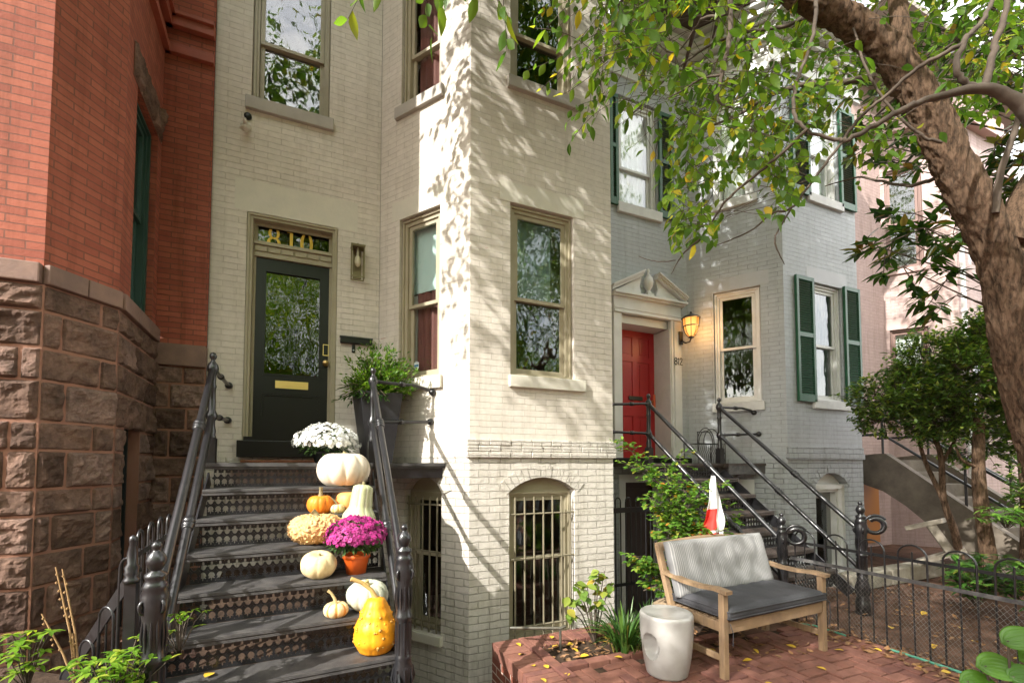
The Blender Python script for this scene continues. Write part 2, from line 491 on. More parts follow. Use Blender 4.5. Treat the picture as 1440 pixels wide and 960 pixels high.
def sash_window(house, pl, a0, a1, z0, z1, zm, trim, glass, rec=.06, cas=.06, curtain=None, sill=None, side=0):
    """double hung window; side: extra brickmould on one jamb"""
    mb = MB()
    ring(mb, pl, a0, a1, z0, z1, cas, -rec - .06, -rec, wb=.035)
    ring(mb, pl, a0 + .012, a1 - .012, z0 + .01, z1 - .012, .022, -rec, -rec + .022)
    ring(mb, pl, a0 + cas, a1 - cas, z0 + .035, z1 - cas, .018, -rec - .085, -rec - .06)
    f = mb.build('window', trim, house)
    b0, b1 = a0 + cas + .004, a1 - cas - .004
    mb = MB(); ring(mb, pl, b0, b1, zm - .018, z1 - cas - .002, .042, -rec - .045, -rec - .018, wb=.036); mb.build('upper_sash', trim, f)
    mb = MB(); ring(mb, pl, b0, b1, z0 + .037, zm + .018, .042, -rec - .078, -rec - .05, wb=.06, wt=.036); mb.build('lower_sash', trim, f)
    mb = MB()
    pl.box(mb, b0 + .036, b1 - .036, zm + .014, z1 - cas - .04, -rec - .034, -rec - .029)
    mb.build('pane', glass, f)
    mb = MB()
    pl.box(mb, b0 + .036, b1 - .036, z0 + .09, zm - .012, -rec - .067, -rec - .062)
    mb.build('pane', glass, f)
    if curtain:
        for name, ca, cb, cz0, cz1, mt, folds in curtain:
            mb = MB(); k = max(4, folds * 6)
            vs = []
            for i in range(k + 1):
                a = ca + (cb - ca) * i / k
                d = -rec - .115 - .018 * math.sin(i / k * folds * 2 * PI)
                vs += [pl.p(a, cz0, d), pl.p(a, cz1, d)]
            vs2 = [p - pl.n * .004 for p in vs]
            n2 = len(vs)
            fs = [(2 * i, 2 * i + 2, 2 * i + 3, 2 * i + 1) for i in range(k)] + [(n2 + 2 * i + 1, n2 + 2 * i + 3, n2 + 2 * i + 2, n2 + 2 * i) for i in range(k)]
            mb.add(vs + vs2, fs, 0, folds > 0)
            mb.build(name, mt, f)
    if sill:
        s0, s1, h, pr, mt = sill
        mb = MB(); pl.box(mb, s0, s1, z0 - h, z0 - .002, -.10, pr, ch=.007)
        mb.build('sill', mt, f)
    return f


def arch_head(house, pl, a0, a1, zs, zc, wallm, brickm, nb=15, hb=.20, d=-.11):
    """filler above a segmental arch inside its rectangular hole, plus the voussoirs"""
    w = a1 - a0; rise = zc - zs; R = (w * w / 4 + rise * rise) / (2 * rise); cz = zc - R; cx = (a0 + a1) / 2
    th = math.asin(w / 2 / R); n = 16
    pts = [(cx + R * math.sin(-th + 2 * th * i / n), cz + R * math.cos(-th + 2 * th * i / n)) for i in range(n + 1)]
    mb = MB()
    poly = [(a0, zc + .001)] + pts + [(a1, zc + .001)]
    mb.prism(pl.p(0, 0, 0), pl.t, V((0, 0, 1)), pl.n * d, poly)
    for i in range(nb):
        b0 = -th * 1.1 + 2.2 * th * i / nb + .004; b1 = -th * 1.1 + 2.2 * th * (i + 1) / nb - .004
        q = []
        for r, b in ((R + .002, b0), (R + .002, b1), (R + hb + rnd(-.006, .006), b1), (R + hb + rnd(-.006, .006), b0)):
            q.append((cx + r * math.sin(b), cz + r * math.cos(b)))
        mb.prism(pl.p(0, 0, -.03), pl.t, V((0, 0, 1)), pl.n * (.036 + rnd(0, .006)), q)
    return mb.build('brick_arch', brickm, house)


def shell(house, u0, u1, zr, m):
    """floors, party walls, back and roof so the rooms behind the panes are real"""
    mb = MB()
    mb.box(u0 + .02, 8.4, -1, u1 - .02, 8.5, zr, 0)
    mb.box(u0 + .02, VD + .12, -1, u0 + .06, 8.4, zr, 0); mb.box(u1 - .06, VD + .12, -1, u1 - .02, 8.4, zr, 0)
    for z in (-.9, 1.5, 4.75):
        mb.box(u0 + .06, VD + .14, z, u1 - .06, 8.4, z + .06, 0)
    mb.build('inner_wall', m, house)


def bay_floor(mb, cu, zs):
    for z in zs:
        mb.prism((0, 0, z), (1, 0, 0), (0, 1, 0), (0, 0, .06), [(cu + .16, VF + .13), (cu + 1.54, VF + .13), (cu + 2.25, VD + .135), (cu - .55, VD + .135)])


# ================================================================== the white house
def house_planes(off):
    c = V((1.399 + off, VF, 0))
    d = Plane((-.99 + off, VD), (1, 0), (0, -1))
    l = Plane(c, CANT, CANTN)
    f = Plane(c, (1, 0), (0, -1))
    r = Plane((3.10 + off, VF), (.571, .821), (.821, -.571))
    return d, l, f, r


CL = 1.2965                       # length of a canted bay side
ZR = 8.3
wh = thing('row_house', 'cream painted brick house with black door and barred basement windows', 'house', (0.8, VD, 0), 'row houses along the street')
D, Lf, Fr, Rt = house_planes(0)
mb = MB()
wall(mb, D, 0, 1.645, 1.62, ZR, [(.315, 1.195, 1.62, 4.17), (.325, 1.085, 5.385, 7.5)], .13)
wall(mb, Lf, 0, CL, 1.62, ZR, [(.395, .985, 2.47, 4.275), (.392, .98, 5.565, 7.5)], .12)
wall(mb, Fr, 0, 1.701, 1.80, ZR, [(.437, 1.20, 2.465, 4.285), (.437, 1.20, 5.63, 7.5)], .12)
wall(mb, Rt, 0, CL, 1.62, ZR, [])
mb.build('wall', [MT['white_brick']], wh)
mb = MB()
wall(mb, D, 0, 1.645, -1, 1.62, [])
wall(mb, Lf, 0, CL, -1, 1.62, [(.35, .865, -.17, 1.425)], .15)
wall(mb, Fr, 0, 1.701, -1, 1.615, [(.425, 1.195, -.25, 1.41)], .15)
wall(mb, Rt, 0, CL, -1, 1.62, [])
mb.build('basement_wall', [MT['white_rough']], wh)
# belt course: three proud courses of rough brick
mb = MB()
random.seed(3)
for k in range(3):
    z0 = 1.617 + .062 * k; a = -.028 if k % 2 == 0 else -.028; first = True
    while a < 1.728:
        w_ = (.115 if (first and k == 1) else .235) + rnd(-.012, .012); first = False
        b = min(a + w_ - .007, 1.728)
        if b - a > .02:
            Fr.box(mb, a, b, z0, z0 + .055, -.02, .027 + rnd(-.004, .006) + (.004 if k == 0 else 0), ch=.006)
        a += w_
Fr.box(mb, -.012, 1.712, 1.615, 1.802, -.03, .017)
Rt.box(mb, .0, CL, 1.617, 1.80, -.03, .02)
Lf.box(mb, 0.02, CL, 1.617, 1.628, -.02, .007)
mb.build('belt_course', MT['white_rough'], wh)
# smooth painted lintels
mb = MB()
for pl, q in ((Fr, (.32, 1.335, 4.287, 4.50)), (Lf, (.28, 1.10, 4.277, 4.49)), (D, (.20, 1.40, 4.172, 4.50))):
    mb = MB(); pl.box(mb, *q, -.1, .003); mb.build('lintel', MT['white_paint'], wh)
mb = MB(); mb.box(-1.0, VF - .25, ZR, 3.8, 8.5, ZR + .2); mb.build('roof', MT['room_dark'], wh)
mb = MB(); bay_floor(mb, 1.399, (1.5, 4.75)); mb.build('floor_slab', MT['room'], wh)
shell(wh, -.99, 3.84, ZR, MT['room'])
T = MT['trim_tan']
rc, bl = MT['red_curtain'], MT['blind']
sash_window(wh, D, .325, 1.085, 5.385, 7.5, 6.09, T, MT['glass'], sill=(.275, 1.13, .135, .045, MT['sill_grey']), curtain=[('roller_shade', .36, 1.05, 6.0, 7.4, MT['room_dark'], 0)])
sash_window(wh, Lf, .395, .985, 2.47, 4.275, 3.29, T, MT['glass'], cas=.075, sill=(.345, 1.03, .135, .04, MT['white_paint']),
            curtain=[('red_drape', .46, .86, 2.5, 3.46, rc, 4), ('blind', .46, .93, 3.47, 4.2, bl, 0), ('shade', .87, .97, 2.5, 3.45, MT['curtain'], 0)])
sash_window(wh, Lf, .392, .98, 5.565, 7.5, 6.17, T, MT['glass'], cas=.075, sill=(.35, 1.045, .13, .045, MT['sill_grey']), curtain=[('red_drape', .46, .86, 5.6, 7.4, rc, 4)])
sash_window(wh, Fr, .437, 1.20, 2.465, 4.285, 3.30, T, MT['glass_wavy'], cas=.07, sill=(.42, 1.325, .125, .045, MT['white_paint']), curtain=[('blind', .5, 1.0, 3.36, 4.2, bl, 0)])
sash_window(wh, Fr, .437, 1.20, 5.63, 7.5, 6.22, T, MT['glass_wavy'], cas=.08, sill=(.40, 1.275, .125, .05, MT['sill_grey']))
# basement windows with iron grilles
for pl, a0, a1, z0, zs, zc, zm, mid in ((Fr, .425, 1.195, -.25, 1.27, 1.41, .56, None), (Lf, .35, .865, -.17, 1.27, 1.425, .60, None)):
    arch_head(wh, pl, a0, a1, zs, zc, MT['white_rough'], MT['white_rough'], nb=15 if pl is Fr else 11, hb=.13)
    f = sash_window(wh, pl, a0, a1, z0, zs, zm, T, MT['glass_wavy'], rec=.10, cas=.06)
    mb = MB()
    pl.box(mb, a0, a1, zs - .02, zc, -.14, -.115)
    mb.build('head_panel', T, f)
    mb = MB()
    hz = [z0 + .14, zm + .02, zs - .235] if pl is Fr else [z0 + .10, zm + .05, zs - .14]
    for z in hz:
        mb.tube([pl.p(a0 + .02, z, -.02), pl.p(a1 + (.03 if pl is Fr else -.02), z, -.02)], .0105, 6)
    nb = 7 if pl is Fr else 5
    for i in range(nb):
        a = a0 + .075 + (a1 - a0 - .12) * i / (nb - 1)
        mb.tube([pl.p(a, z0 - .02, -.02), pl.p(a, zs - .06, -.02)], .0105, 6)
    mb.build('grille', mat('grille_paint', (.22, .19, .13), .5, (.17, .15, .10), 12), wh)
# basement left sill
mb = MB(); Lf.box(mb, .32, .90, -.27, -.172, -.1, .05, ch=.01); mb.build('sill', MT['white_paint'], wh)
# sticker in the window
mb = MB()
sp = [(0, -.05), (.035, -.03), (.04, .03), (0, .045), (-.04, .03), (-.035, -.03)]
mb.prism(Lf.p(.83, 2.64, -.125), Lf.t, V((0, 0, 1)), Lf.n * .002, [(a * .95, b * 1.1) for a, b in sp], 0)
mb.prism(Lf.p(.83, 2.64, -.123), Lf.t, V((0, 0, 1)), Lf.n * .001, [(-.030, -.012), (.030, -.012), (.030, .012), (-.030, .012)], 1)
mb.build('security_sticker', [mat('sticker_white', (.75, .78, .8), .4), mat('sticker_blue', (.1, .3, .5), .4)], wh)

# ---- front door
mb = MB()
ring(mb, D, .315, 1.195, 1.79, 4.17, .055, -.13, -.012, wb=.001)
ring(mb, D, .323, 1.187, 1.79, 4.162, .02, -.014, .006, wb=.001)
ring(mb, D, .365, 1.145, 1.80, 4.115, .03, -.16, -.10, wb=.001)
mb.build('door_casing', T, wh)
DR = Plane((-.99, VD + .11), (1, 0), (0, -1))
mb = MB()
a0, a1 = .372, 1.138
DR.box(mb, a0, a0 + .10, 1.835, 3.745, -.045, 0); DR.box(mb, a1 - .10, a1, 1.835, 3.745, -.045, 0)
for z0, z1 in ((1.835, 2.06), (2.30, 2.495), (3.625, 3.745)):
    DR.box(mb, a0 + .10, a1 - .10, z0, z1, -.045, 0)
DR.box(mb, a0 + .10, a1 - .10, 2.06, 2.30, -.045, -.02)
ring(mb, DR, a0 + .10, a1 - .10, 2.06, 2.30, .022, -.02, -.006)
ring(mb, DR, a0 + .10, a1 - .10, 2.495, 3.625, .018, -.03, .006)
dr = mb.build('front_door', MT['black_door'], wh)
mb = MB(); DR.box(mb, a0 + .11, a1 - .11, 2.50, 3.62, -.026, -.02); mb.build('door_glass', MT['glass_dark'], dr)
mb = MB()
ring(mb, DR, .60, .92, 2.36, 2.44, .016, 0, .012); DR.box(mb, .612, .908, 2.372, 2.428, .0, .006); DR.box(mb, .625, .895, 2.385, 2.40, .006, .013)
mb.build('mail_slot', MT['brass'], dr)
mb = MB(); DR.box(mb, 1.068, 1.115, 2.76, 2.87, 0, .02, ch=.008); mb.build('keypad_lock', MT['black_door'], dr)
mb = MB(); DR.box(mb, 1.062, 1.121, 2.752, 2.80, 0, .012, ch=.005); ring(mb, DR, 1.062, 1.121, 2.752, 2.878, .006, 0, .014); mb.build('lock_plate', MT['brass'], dr)
mb = MB(); mb.lathe(DR.p(1.092, 2.665, 0), [(.033, 0), (.033, .006), (.014, .012), (.014, .035), (.028, .045), (.033, .06), (.026, .075), (0, .08)], 16, ax=DR.n); mb.build('door_knob', MT['brass'], dr)
# transom bar, transom glass, numerals
mb = MB()
DR.box(mb, .368, 1.142, 3.75, 3.79, -.06, .03); DR.box(mb, .368, 1.142, 3.79, 3.875, -.06, .018); DR.box(mb, .368, 1.142, 3.875, 3.91, -.06, .045)
for i in range(6):
    x = .38 + i * .128
    DR.box(mb, x, x + .115, 3.806, 3.86, .018, .034, ch=.008)
ring(mb, DR, .368, 1.142, 3.91, 4.115, .036, -.05, -.005, wt=.03, wb=.012)
tr = mb.build('transom', T, wh)
mb = MB(); DR.box(mb, .40, 1.11, 3.918, 4.09, -.03, -.024); mb.build('transom_glass', MT['glass_dark'], tr)


def oval(rx, rz, n=28): return [(rx * math.cos(2 * PI * i / n), rz * math.sin(2 * PI * i / n)) for i in range(n)]


def numeral(mb, ch, pl, a, z, h, d, th=.004):
    """serif numerals; a = left, z = bottom, h = height"""
    E1, E2 = pl.t, V((0, 0, 1))
    if ch == '0':
        o = pl.p(a + .27 * h, z + .5 * h, d); mb.plate(o, E1, E2, pl.n * th, oval(.27 * h, .5 * h), oval(.135 * h, .455 * h))
        return .62 * h
    if ch == '8':
        o = pl.p(a + .27 * h, z + .73 * h, d); mb.plate(o, E1, E2, pl.n * th, oval(.23 * h, .27 * h), oval(.115 * h, .225 * h))
        o = pl.p(a + .27 * h, z + .28 * h, d - .0005); mb.plate(o, E1, E2, pl.n * th, oval(.28 * h, .28 * h), oval(.145 * h, .235 * h))
        return .62 * h
    if ch == '1':
        o = pl.p(a, z, d)
        mb.prism(o, E1, E2, pl.n * th, [(x * h, y * h) for x, y in ((.06, 0), (.40, 0), (.40, .04), (.295, .05), (.295, 1), (.25, 1), (.06, .9), (.06, .87), (.165, .88), (.165, .05), (.06, .04))])
        return .47 * h
    if ch == '2':
        o = pl.p(a, z, d)
        mb.prism(o, E1, E2, pl.n * th, [(x * h, y * h) for x, y in ((.02, 0), (.5, 0), (.52, .2), (.46, .2), (.42, .12), (.2, .12), (.42, .42), (.5, .6), (.5, .8), (.4, .96), (.25, 1), (.1, .96), (.02, .82), (.08, .74), (.16, .8), (.14, .9), (.24, .94), (.33, .84), (.33, .62), (.24, .42), (.02, .1))])
        return .6 * h


mb = MB(); x = .49
for ch in '810':
    x += numeral(mb, ch, DR, x, 3.868, .24, -.0235) + .03
mb.build('house_number', MT['gold'], tr)
# threshold block
mb = MB(); D.box(mb, .28, 1.235, 1.622, 1.79, -.15, .075, ch=.006); D.box(mb, .33, 1.18, 1.79, 1.832, -.15, .02); mb.build('threshold', MT['black_door'], wh)
mb = MB(); D.box(mb, .36, 1.15, 1.565, 1.59, .08, .42, ch=.006)
tag(mb.build('door_mat', mat('coir', (.25, .09, .04), .95, (.18, .07, .035), 30, bump=1, bscale=200)), 'rust brown mat lying before the black front door', 'door mat')

# ---- wall lantern, camera light, mailbox, bell
wl = thing('wall_lantern', 'bronze box lantern with clear panes beside the black door', 'lantern', D.p(1.40, 3.60, 0))
mb = MB(); D.box(mb, 1.355, 1.445, 3.63, 3.95, 0, .014, ch=.004); D.box(mb, 1.385, 1.415, 3.93, 3.96, .01, .08); mb.build('back_plate', MT['lantern_metal'], wl)
mb = MB()
for a in (1.33, 1.46):
    for d in (.03, .15): D.box(mb, a, a + .01, 3.60, 3.95, d, d + .01)
for z in (3.60, 3.94):
    D.box(mb, 1.34, 1.46, z, z + .01, .03, .04); D.box(mb, 1.34, 1.46, z, z + .01, .15, .16); D.box(mb, 1.33, 1.34, z, z + .01, .04, .15); D.box(mb, 1.46, 1.47, z, z + .01, .04, .15)
D.box(mb, 1.325, 1.475, 3.952, 3.962, .025, .165)
mb.tube([D.p(1.40, 3.962, .095), D.p(1.40, 4.0, .095)], .006, 6)
mb.build('lantern_cage', MT['lantern_metal'], wl)
mb = MB(); mb.lathe(D.p(1.40, 3.80, .095), [(.012, .15), (.012, .06), (.03, .03), (.035, -.02), (.02, -.06), (0, -.07)], 12); mb.build('bulb', mat('clear_bulb', (.6, .55, .4), .1), wl)
sv = thing('floodlight_bracket', 'white wall bracket with dark round lens under the upper sill', 'bracket', D.p(.285, 5.0, 0))
mb = MB(); mb.lathe(D.p(.285, 5.06, 0), [(.05, 0), (.05, .02), (.02, .03), (.018, .10), (0, .102)], 14, ax=D.n); mb.tube([D.p(.285, 5.10, .07), D.p(.285, 5.01, .07), D.p(.25, 4.985, .07), D.p(.235, 5.0, .07)], .010, 6)
mb.lathe(D.p(.285, 5.0, .07), [(.0, -.02), (.04, -.015), (.045, .0), (.03, .012), (0, .015)], 12, ax=(0, 0, 1)); mb.build('bracket_arm', MT['white_paint'], sv)
mb = MB(); mb.lathe(D.p(.30, 5.17, 0), [(.036, 0), (.036, .02), (.028, .03), (0, .028)], 16, ax=D.n); mb.build('lens', MT['black_door'], sv)
mbx = thing('mailbox', 'flat black mailbox fixed to the wall above the planter', 'mailbox', D.p(1.40, 2.88, 0))
mb = MB(); D.box(mb, 1.235, 1.57, 2.885, 2.945, 0, .055, ch=.006); mb.build('box_body', MT['black_door'], mbx)
mb = MB(); D.box(mb, 1.228, 1.577, 2.945, 2.957, 0, .062); mb.build('box_lid', MT['iron'], mbx)
db = thing('doorbell', 'small black video doorbell on the cream wall under the mailbox', 'doorbell', D.p(1.375, 2.8, 0))
mb = MB(); D.box(mb, 1.357, 1.393, 2.79, 2.88, 0, .02, ch=.008); mb.build('bell_body', MT['black_door'], db)
mb = MB(); mb.lathe(D.p(1.375, 2.815, .02), [(.010, 0), (.010, .003), (0, .003)], 12, ax=D.n); mb.build('bell_button', mat('bell_button', (.4, .42, .45), .3), db)

# ================================================================== the red house
rh = thing('row_house', 'red brick house with brownstone base and rounded bay', 'house', (-1.6, 4.6, 0), 'row houses along the street')
A = V((-1.608, 3.827, 0)); B = V((-1.351, 4.232, 0)); Dd = V((-1.40, VD - .05, 0))


def pl2(p, q):
    t = (q - p).normalized(); return Plane(p, t, (t.y, -t.x))


PF = Plane((-5.0, A.y), (1, 0), (0, -1)); PA = pl2(A, B); PB = pl2(B, Dd); PW = Plane((Dd.x, Dd.y), (1, 0), (0, -1))
LA = (B - A).length; LB = (Dd - B).length; ZC = 2.70
W0, W1, WZ0, WZ1 = .26, .90, ZC + .13, 4.62
mb = MB()
wall(mb, PF, 0, 5 + A.x, ZC + .1, 9, [(.8, 1.9, ZC + .2, 5)], .12)
wall(mb, PA, 0, LA, ZC + .1, 9, [])
wall(mb, PB, 0, LB, ZC + .1, 9, [(W0, W1, WZ0, WZ1)], .14)
wall(mb, PW, 0, .415, ZC - .15, 9, [])
mb.build('wall', MT['red_brick'], rh)
mb = MB(); mb.box(-5, A.y, 9, -1.0, 8.5, 9.2); mb.build('roof', MT['room_dark'], rh)
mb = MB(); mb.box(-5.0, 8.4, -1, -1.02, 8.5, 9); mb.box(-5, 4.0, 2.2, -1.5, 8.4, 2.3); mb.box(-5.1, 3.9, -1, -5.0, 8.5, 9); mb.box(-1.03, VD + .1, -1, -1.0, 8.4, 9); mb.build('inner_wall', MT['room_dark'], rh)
# water table
mb = MB()
for pl, L0, L1, cuts in ((PF, 2.4, 5 + A.x, .55), (PA, 0, LA, .235), (PB, 0, LB - .03, .34)):
    k = max(1, round((L1 - L0) / cuts))
    for i in range(k):
        a = L0 + (L1 - L0) * i / k + .003; b = L0 + (L1 - L0) * (i + 1) / k - .003
        mb2 = pl.box(mb, a - (0 if i else -.0), b, ZC, ZC + .125, -.1, .045, ch=.008)
PW.box(mb, .0, .415, ZC - .21, ZC, -.05, .05, ch=.01)
mb.build('water_table', MT['stone_cap'], rh)
# rock faced ashlar base


def ashlar(pl, L0, L1, z0, z1, seed, ops=(), depth=.045, hs=(.17, .235, .21, .26, .185, .245)):
    random.seed(seed)
    mb = MB(); z = z1; k = 0
    while z > z0:
        h = hs[k % len(hs)]; b0 = max(z0, z - h)
        a = L0; first = True
        while a < L1 - .01:
            w_ = rnd(.18, .40)
            if first and k % 2: w_ *= .45
            first = False
            e = min(L1, a + w_)
            if L1 - e < .10: e = L1
            segs = [(a, e)]
            for o in ops:
                if o[2] < (z + b0) / 2 < o[3]:
                    segs = [s2 for s in segs for s2 in ((s[0], min(s[1], o[0])), (max(s[0], o[1]), s[1])) if s2[1] - s2[0] > .03]
            for s0, s1 in segs:
                nx = max(4, int((s1 - s0) / .015)); nz = max(4, int((z - b0) / .015)); vs = []; fs = []
                sd = rnd(0, 90); tilt = rnd(-.012, .012); tilz = rnd(-.012, .012); bulge = depth * rnd(.6, 1.1)
                for j in range(nz + 1):
                    for i in range(nx + 1):
                        fx = i / nx; fz = j / nz
                        xx = s0 + .004 + (s1 - s0 - .008) * fx; zz = b0 + .004 + (z - b0 - .008) * fz
                        ed = min(fx * (s1 - s0), (1 - fx) * (s1 - s0), fz * (z - b0), (1 - fz) * (z - b0))
                        rise = min(1, max(0, ed / .030)) ** .45
                        nn = (.5 - abs(noise.noise(V((xx * 6 + sd, zz * 8, sd))))) * 1.5 + noise.fractal(V((xx * 15 + sd, zz * 18, sd)), 1.0, 2.1, 5) * .95 + .5 * noise.noise(V((xx * 3 + sd, zz * 4, sd * 2)))
                        dd = .010 + rise * (bulge * .18 + bulge * .55 * nn + tilt * (fx - .5) * 3 + tilz * (fz - .5) * 3)
                        dd = max(dd, .014 + .006 * noise.noise(V((xx * 30, zz * 30, sd))))
                        if ed <= 0: dd = 0
                        vs.append(pl.p(xx, zz, dd))
                for j in range(nz):
                    for i in range(nx):
                        q = (j * (nx + 1) + i, j * (nx + 1) + i + 1, (j + 1) * (nx + 1) + i + 1, (j + 1) * (nx + 1) + i)
                        fs.append(q)
                mb.add(vs, fs, 0, False)
            a = e
        z = b0; k += 1
    # mortar backing
    o2 = [o for o in ops]
    wall(mb, Plane(pl.p(0, 0, .006), pl.t, pl.n), L0, L1, z0, z1, o2, .16, m=1)
    return mb


bw = (.20, .62, .15, 1.92)
mb = MB()
for pl, L0, L1, sd, ops in ((PF, 2.4, 5 + A.x + .01, 5, ()), (PA, -.0, LA, 6, ()), (PB, 0, LB, 7, (bw,)), (PW, 0, .415, 8, ())):
    q = ashlar(pl, L0, L1, -.9, ZC - .004 if pl is not PW else ZC - .21, sd, ops)
    o = len(mb.v); mb.v += q.v; mb.f += [[i + o for i in f] for f in q.f]; mb.m += q.m; mb.sm += q.sm
mb.build('stone_base', [MT['stone'], MT['stone_mortar']], rh)
GT = mat('dark_green_trim', (.03, .075, .06), .45)
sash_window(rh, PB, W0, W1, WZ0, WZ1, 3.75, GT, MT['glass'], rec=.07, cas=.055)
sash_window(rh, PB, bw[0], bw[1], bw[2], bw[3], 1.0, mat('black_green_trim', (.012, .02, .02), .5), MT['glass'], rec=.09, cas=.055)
# rough stone lintel
mb = MB()
q = ashlar(PB, .14, LB - .02, WZ1 + .002, WZ1 + .30, 21, (), .05, hs=(.30,))
q.build('lintel', [MT['stone'], MT['stone_mortar']], rh)
mb = MB()
for z, h, d in ((5.56, .07, .05), (5.63, .04, .03), (5.83, .09, .06), (5.92, .04, .09)):
    PW.box(mb, 0, .413, z, z + h, -.02, d, ch=.006); PB.box(mb, 0, LB, z, z + h, -.02, d); PA.box(mb, 0, LA, z, z + h, -.02, d); PF.box(mb, 2.4, 5 + A.x, z, z + h, -.02, d)
mb.build('string_course', MT['red_paint'], rh)
# ================================================================== the grey house
OFF = 4.63
gh = thing('row_house', 'pale grey painted brick house with red door and green shutters', 'house', (5.2, VD, 0), 'row houses along the street')
gD, gL, gF, gR = house_planes(OFF)
ZG = 7.62
gu0 = 3.845
gD = Plane((gu0, VD), (1, 0), (0, -1))
DO = (.155, 1.066, 1.62, 3.72)      # door recess
mb = MB()
wall(mb, gD, 0, 1.45, 1.62, ZG, [DO, (.155, .895, 5.36, 7.0)], .13)
wall(mb, gL, 0, CL, 1.62, ZG, [(.29, .915, 2.45, 4.13), (.34, .90, 5.49, 7.05)], .12)
wall(mb, gF, 0, 1.70, 1.80, ZG, [(.62, 1.30, 2.48, 4.22), (.62, 1.30, 5.54, 7.05)], .12)
wall(mb, gR, 0, CL, 1.62, ZG, [])
mb.build('wall', MT['grey_brick'], gh)
mb = MB()
wall(mb, gD, 0, 1.45, -1, 1.62, [(.12, .90, -.6, 1.40)], .12)
wall(mb, gL, 0, CL, -1, 1.62, [(.42, 1.0, -.3, 1.33)], .12)
wall(mb, gF, 0, 1.70, -1, 1.615, [(.57, 1.31, -.6, 1.42)], .15)
wall(mb, gR, 0, CL, -1, 1.62, [])
mb.build('basement_wall', MT['grey_rough'], gh)
mb = MB()
gF.box(mb, -.015, 1.715, 1.617, 1.70, -.03, .03, ch=.006); gF.box(mb, -.008, 1.708, 1.702, 1.80, -.03, .018, ch=.006)
gL.box(mb, .02, CL, 1.617, 1.628, -.02, .007)
mb.build('belt_course', MT['grey_rough'], gh)
mb = MB()
GP0 = mat('grey_paint', (.43, .44, .46), .55, (.40, .41, .425), 4, bump=.2)
gF.box(mb, .50, 1.42, 4.222, 4.43, -.1, .003); mb.build('lintel', GP0, gh)
mb = MB(); gL.box(mb, .18, 1.02, 4.132, 4.34, -.1, .003); mb.build('lintel', GP0, gh)
shell(gh, 3.84, 8.47, ZG, MT['room'])
mb = MB(); bay_floor(mb, 1.399 + OFF, (1.5, 4.75)); mb.build('floor_slab', MT['room'], gh)
W = MT['trim_white']; cu = MT['curtain']
SW = MT['sill_white']
sash_window(gh, gD, .155, .895, 5.36, 7.0, 5.96, W, MT['glass'], cas=.075, sill=(.135, .945, .15, .05, SW),
            curtain=[('curtain', .19, .86, 5.4, 6.95, cu, 7)])
sash_window(gh, gL, .29, .915, 2.45, 4.13, 3.27, W, MT['glass_wavy'], cas=.07, sill=(.265, .95, .13, .045, SW))
sash_window(gh, gL, .34, .90, 5.49, 7.05, 6.2, W, MT['glass'], cas=.07, sill=(.30, .94, .12, .045, SW), curtain=[('curtain', .37, .87, 5.5, 7.0, cu, 6)])
sash_window(gh, gF, .62, 1.30, 2.48, 4.22, 3.31, W, MT['glass_wavy'], cas=.07, sill=(.555, 1.37, .13, .045, SW), curtain=[('curtain', .95, 1.26, 2.5, 4.15, mat('grey_curtain', (.4, .4, .39), .9), 4)])
sash_window(gh, gF, .62, 1.30, 5.54, 7.05, 6.25, W, MT['glass'], cas=.07, sill=(.555, 1.37, .13, .045, SW), curtain=[('curtain', .65, 1.27, 5.6, 7.0, cu, 6)])
# basement doorway under the arch
arch_head(gh, gF, .57, 1.31, 1.25, 1.42, MT['grey_rough'], MT['grey_rough'], nb=15, hb=.13)
mb = MB()
ring(mb, gF, .57, 1.31, -.6, 1.25, .07, -.16, -.05, wb=.001); gF.box(mb, .57, 1.31, 1.25, 1.42, -.15, -.12); ring(mb, gF, .64, 1.24, -.6, 1.18, .045, -.19, -.10, wb=.001)
mb.build('basement_frame', W, gh)
bd = MB(); gF.box(bd, .685, 1.195, -.6, 1.13, -.24, -.20); ring(bd, gF, .685, 1.195, -.6, 1.135, .09, -.205, -.19); bdo = bd.build('basement_door', mat('grey_door', (.22, .22, .22), .5), gh)
mb = MB(); gF.box(mb, .78, 1.10, .1, 1.04, -.199, -.195); mb.build('door_glass', MT['glass_dark'], bdo)
# basement window on the canted side and doorway below the porch
mb = MB(); ring(mb, gL, .42, 1.0, -.3, 1.33, .08, -.10, .012, wt=.14); ring(mb, gL, .50, .92, -.2, 1.19, .04, -.12, -.06); mb.build('basement_window', W, gh)
mb = MB(); gL.box(mb, .52, .90, -.18, 1.17, -.10, -.095); mb.build('pane', MT['glass_dark'], gh)
mb = MB(); ring(mb, gD, .12, .90, -.6, 1.40, .11, -.10, .015, wb=.001); mb.build('areaway_door_frame', W, gh)
mb = MB(); gD.box(mb, .23, .79, -.6, 1.29, -.12, -.08); gD.box(mb, .31, .71, .35, 1.2, -.082, -.07); gD.box(mb, .31, .71, -.5, .2, -.082, -.07); mb.build('areaway_door', mat('dark_brown_door', (.035, .02, .015), .5), gh)


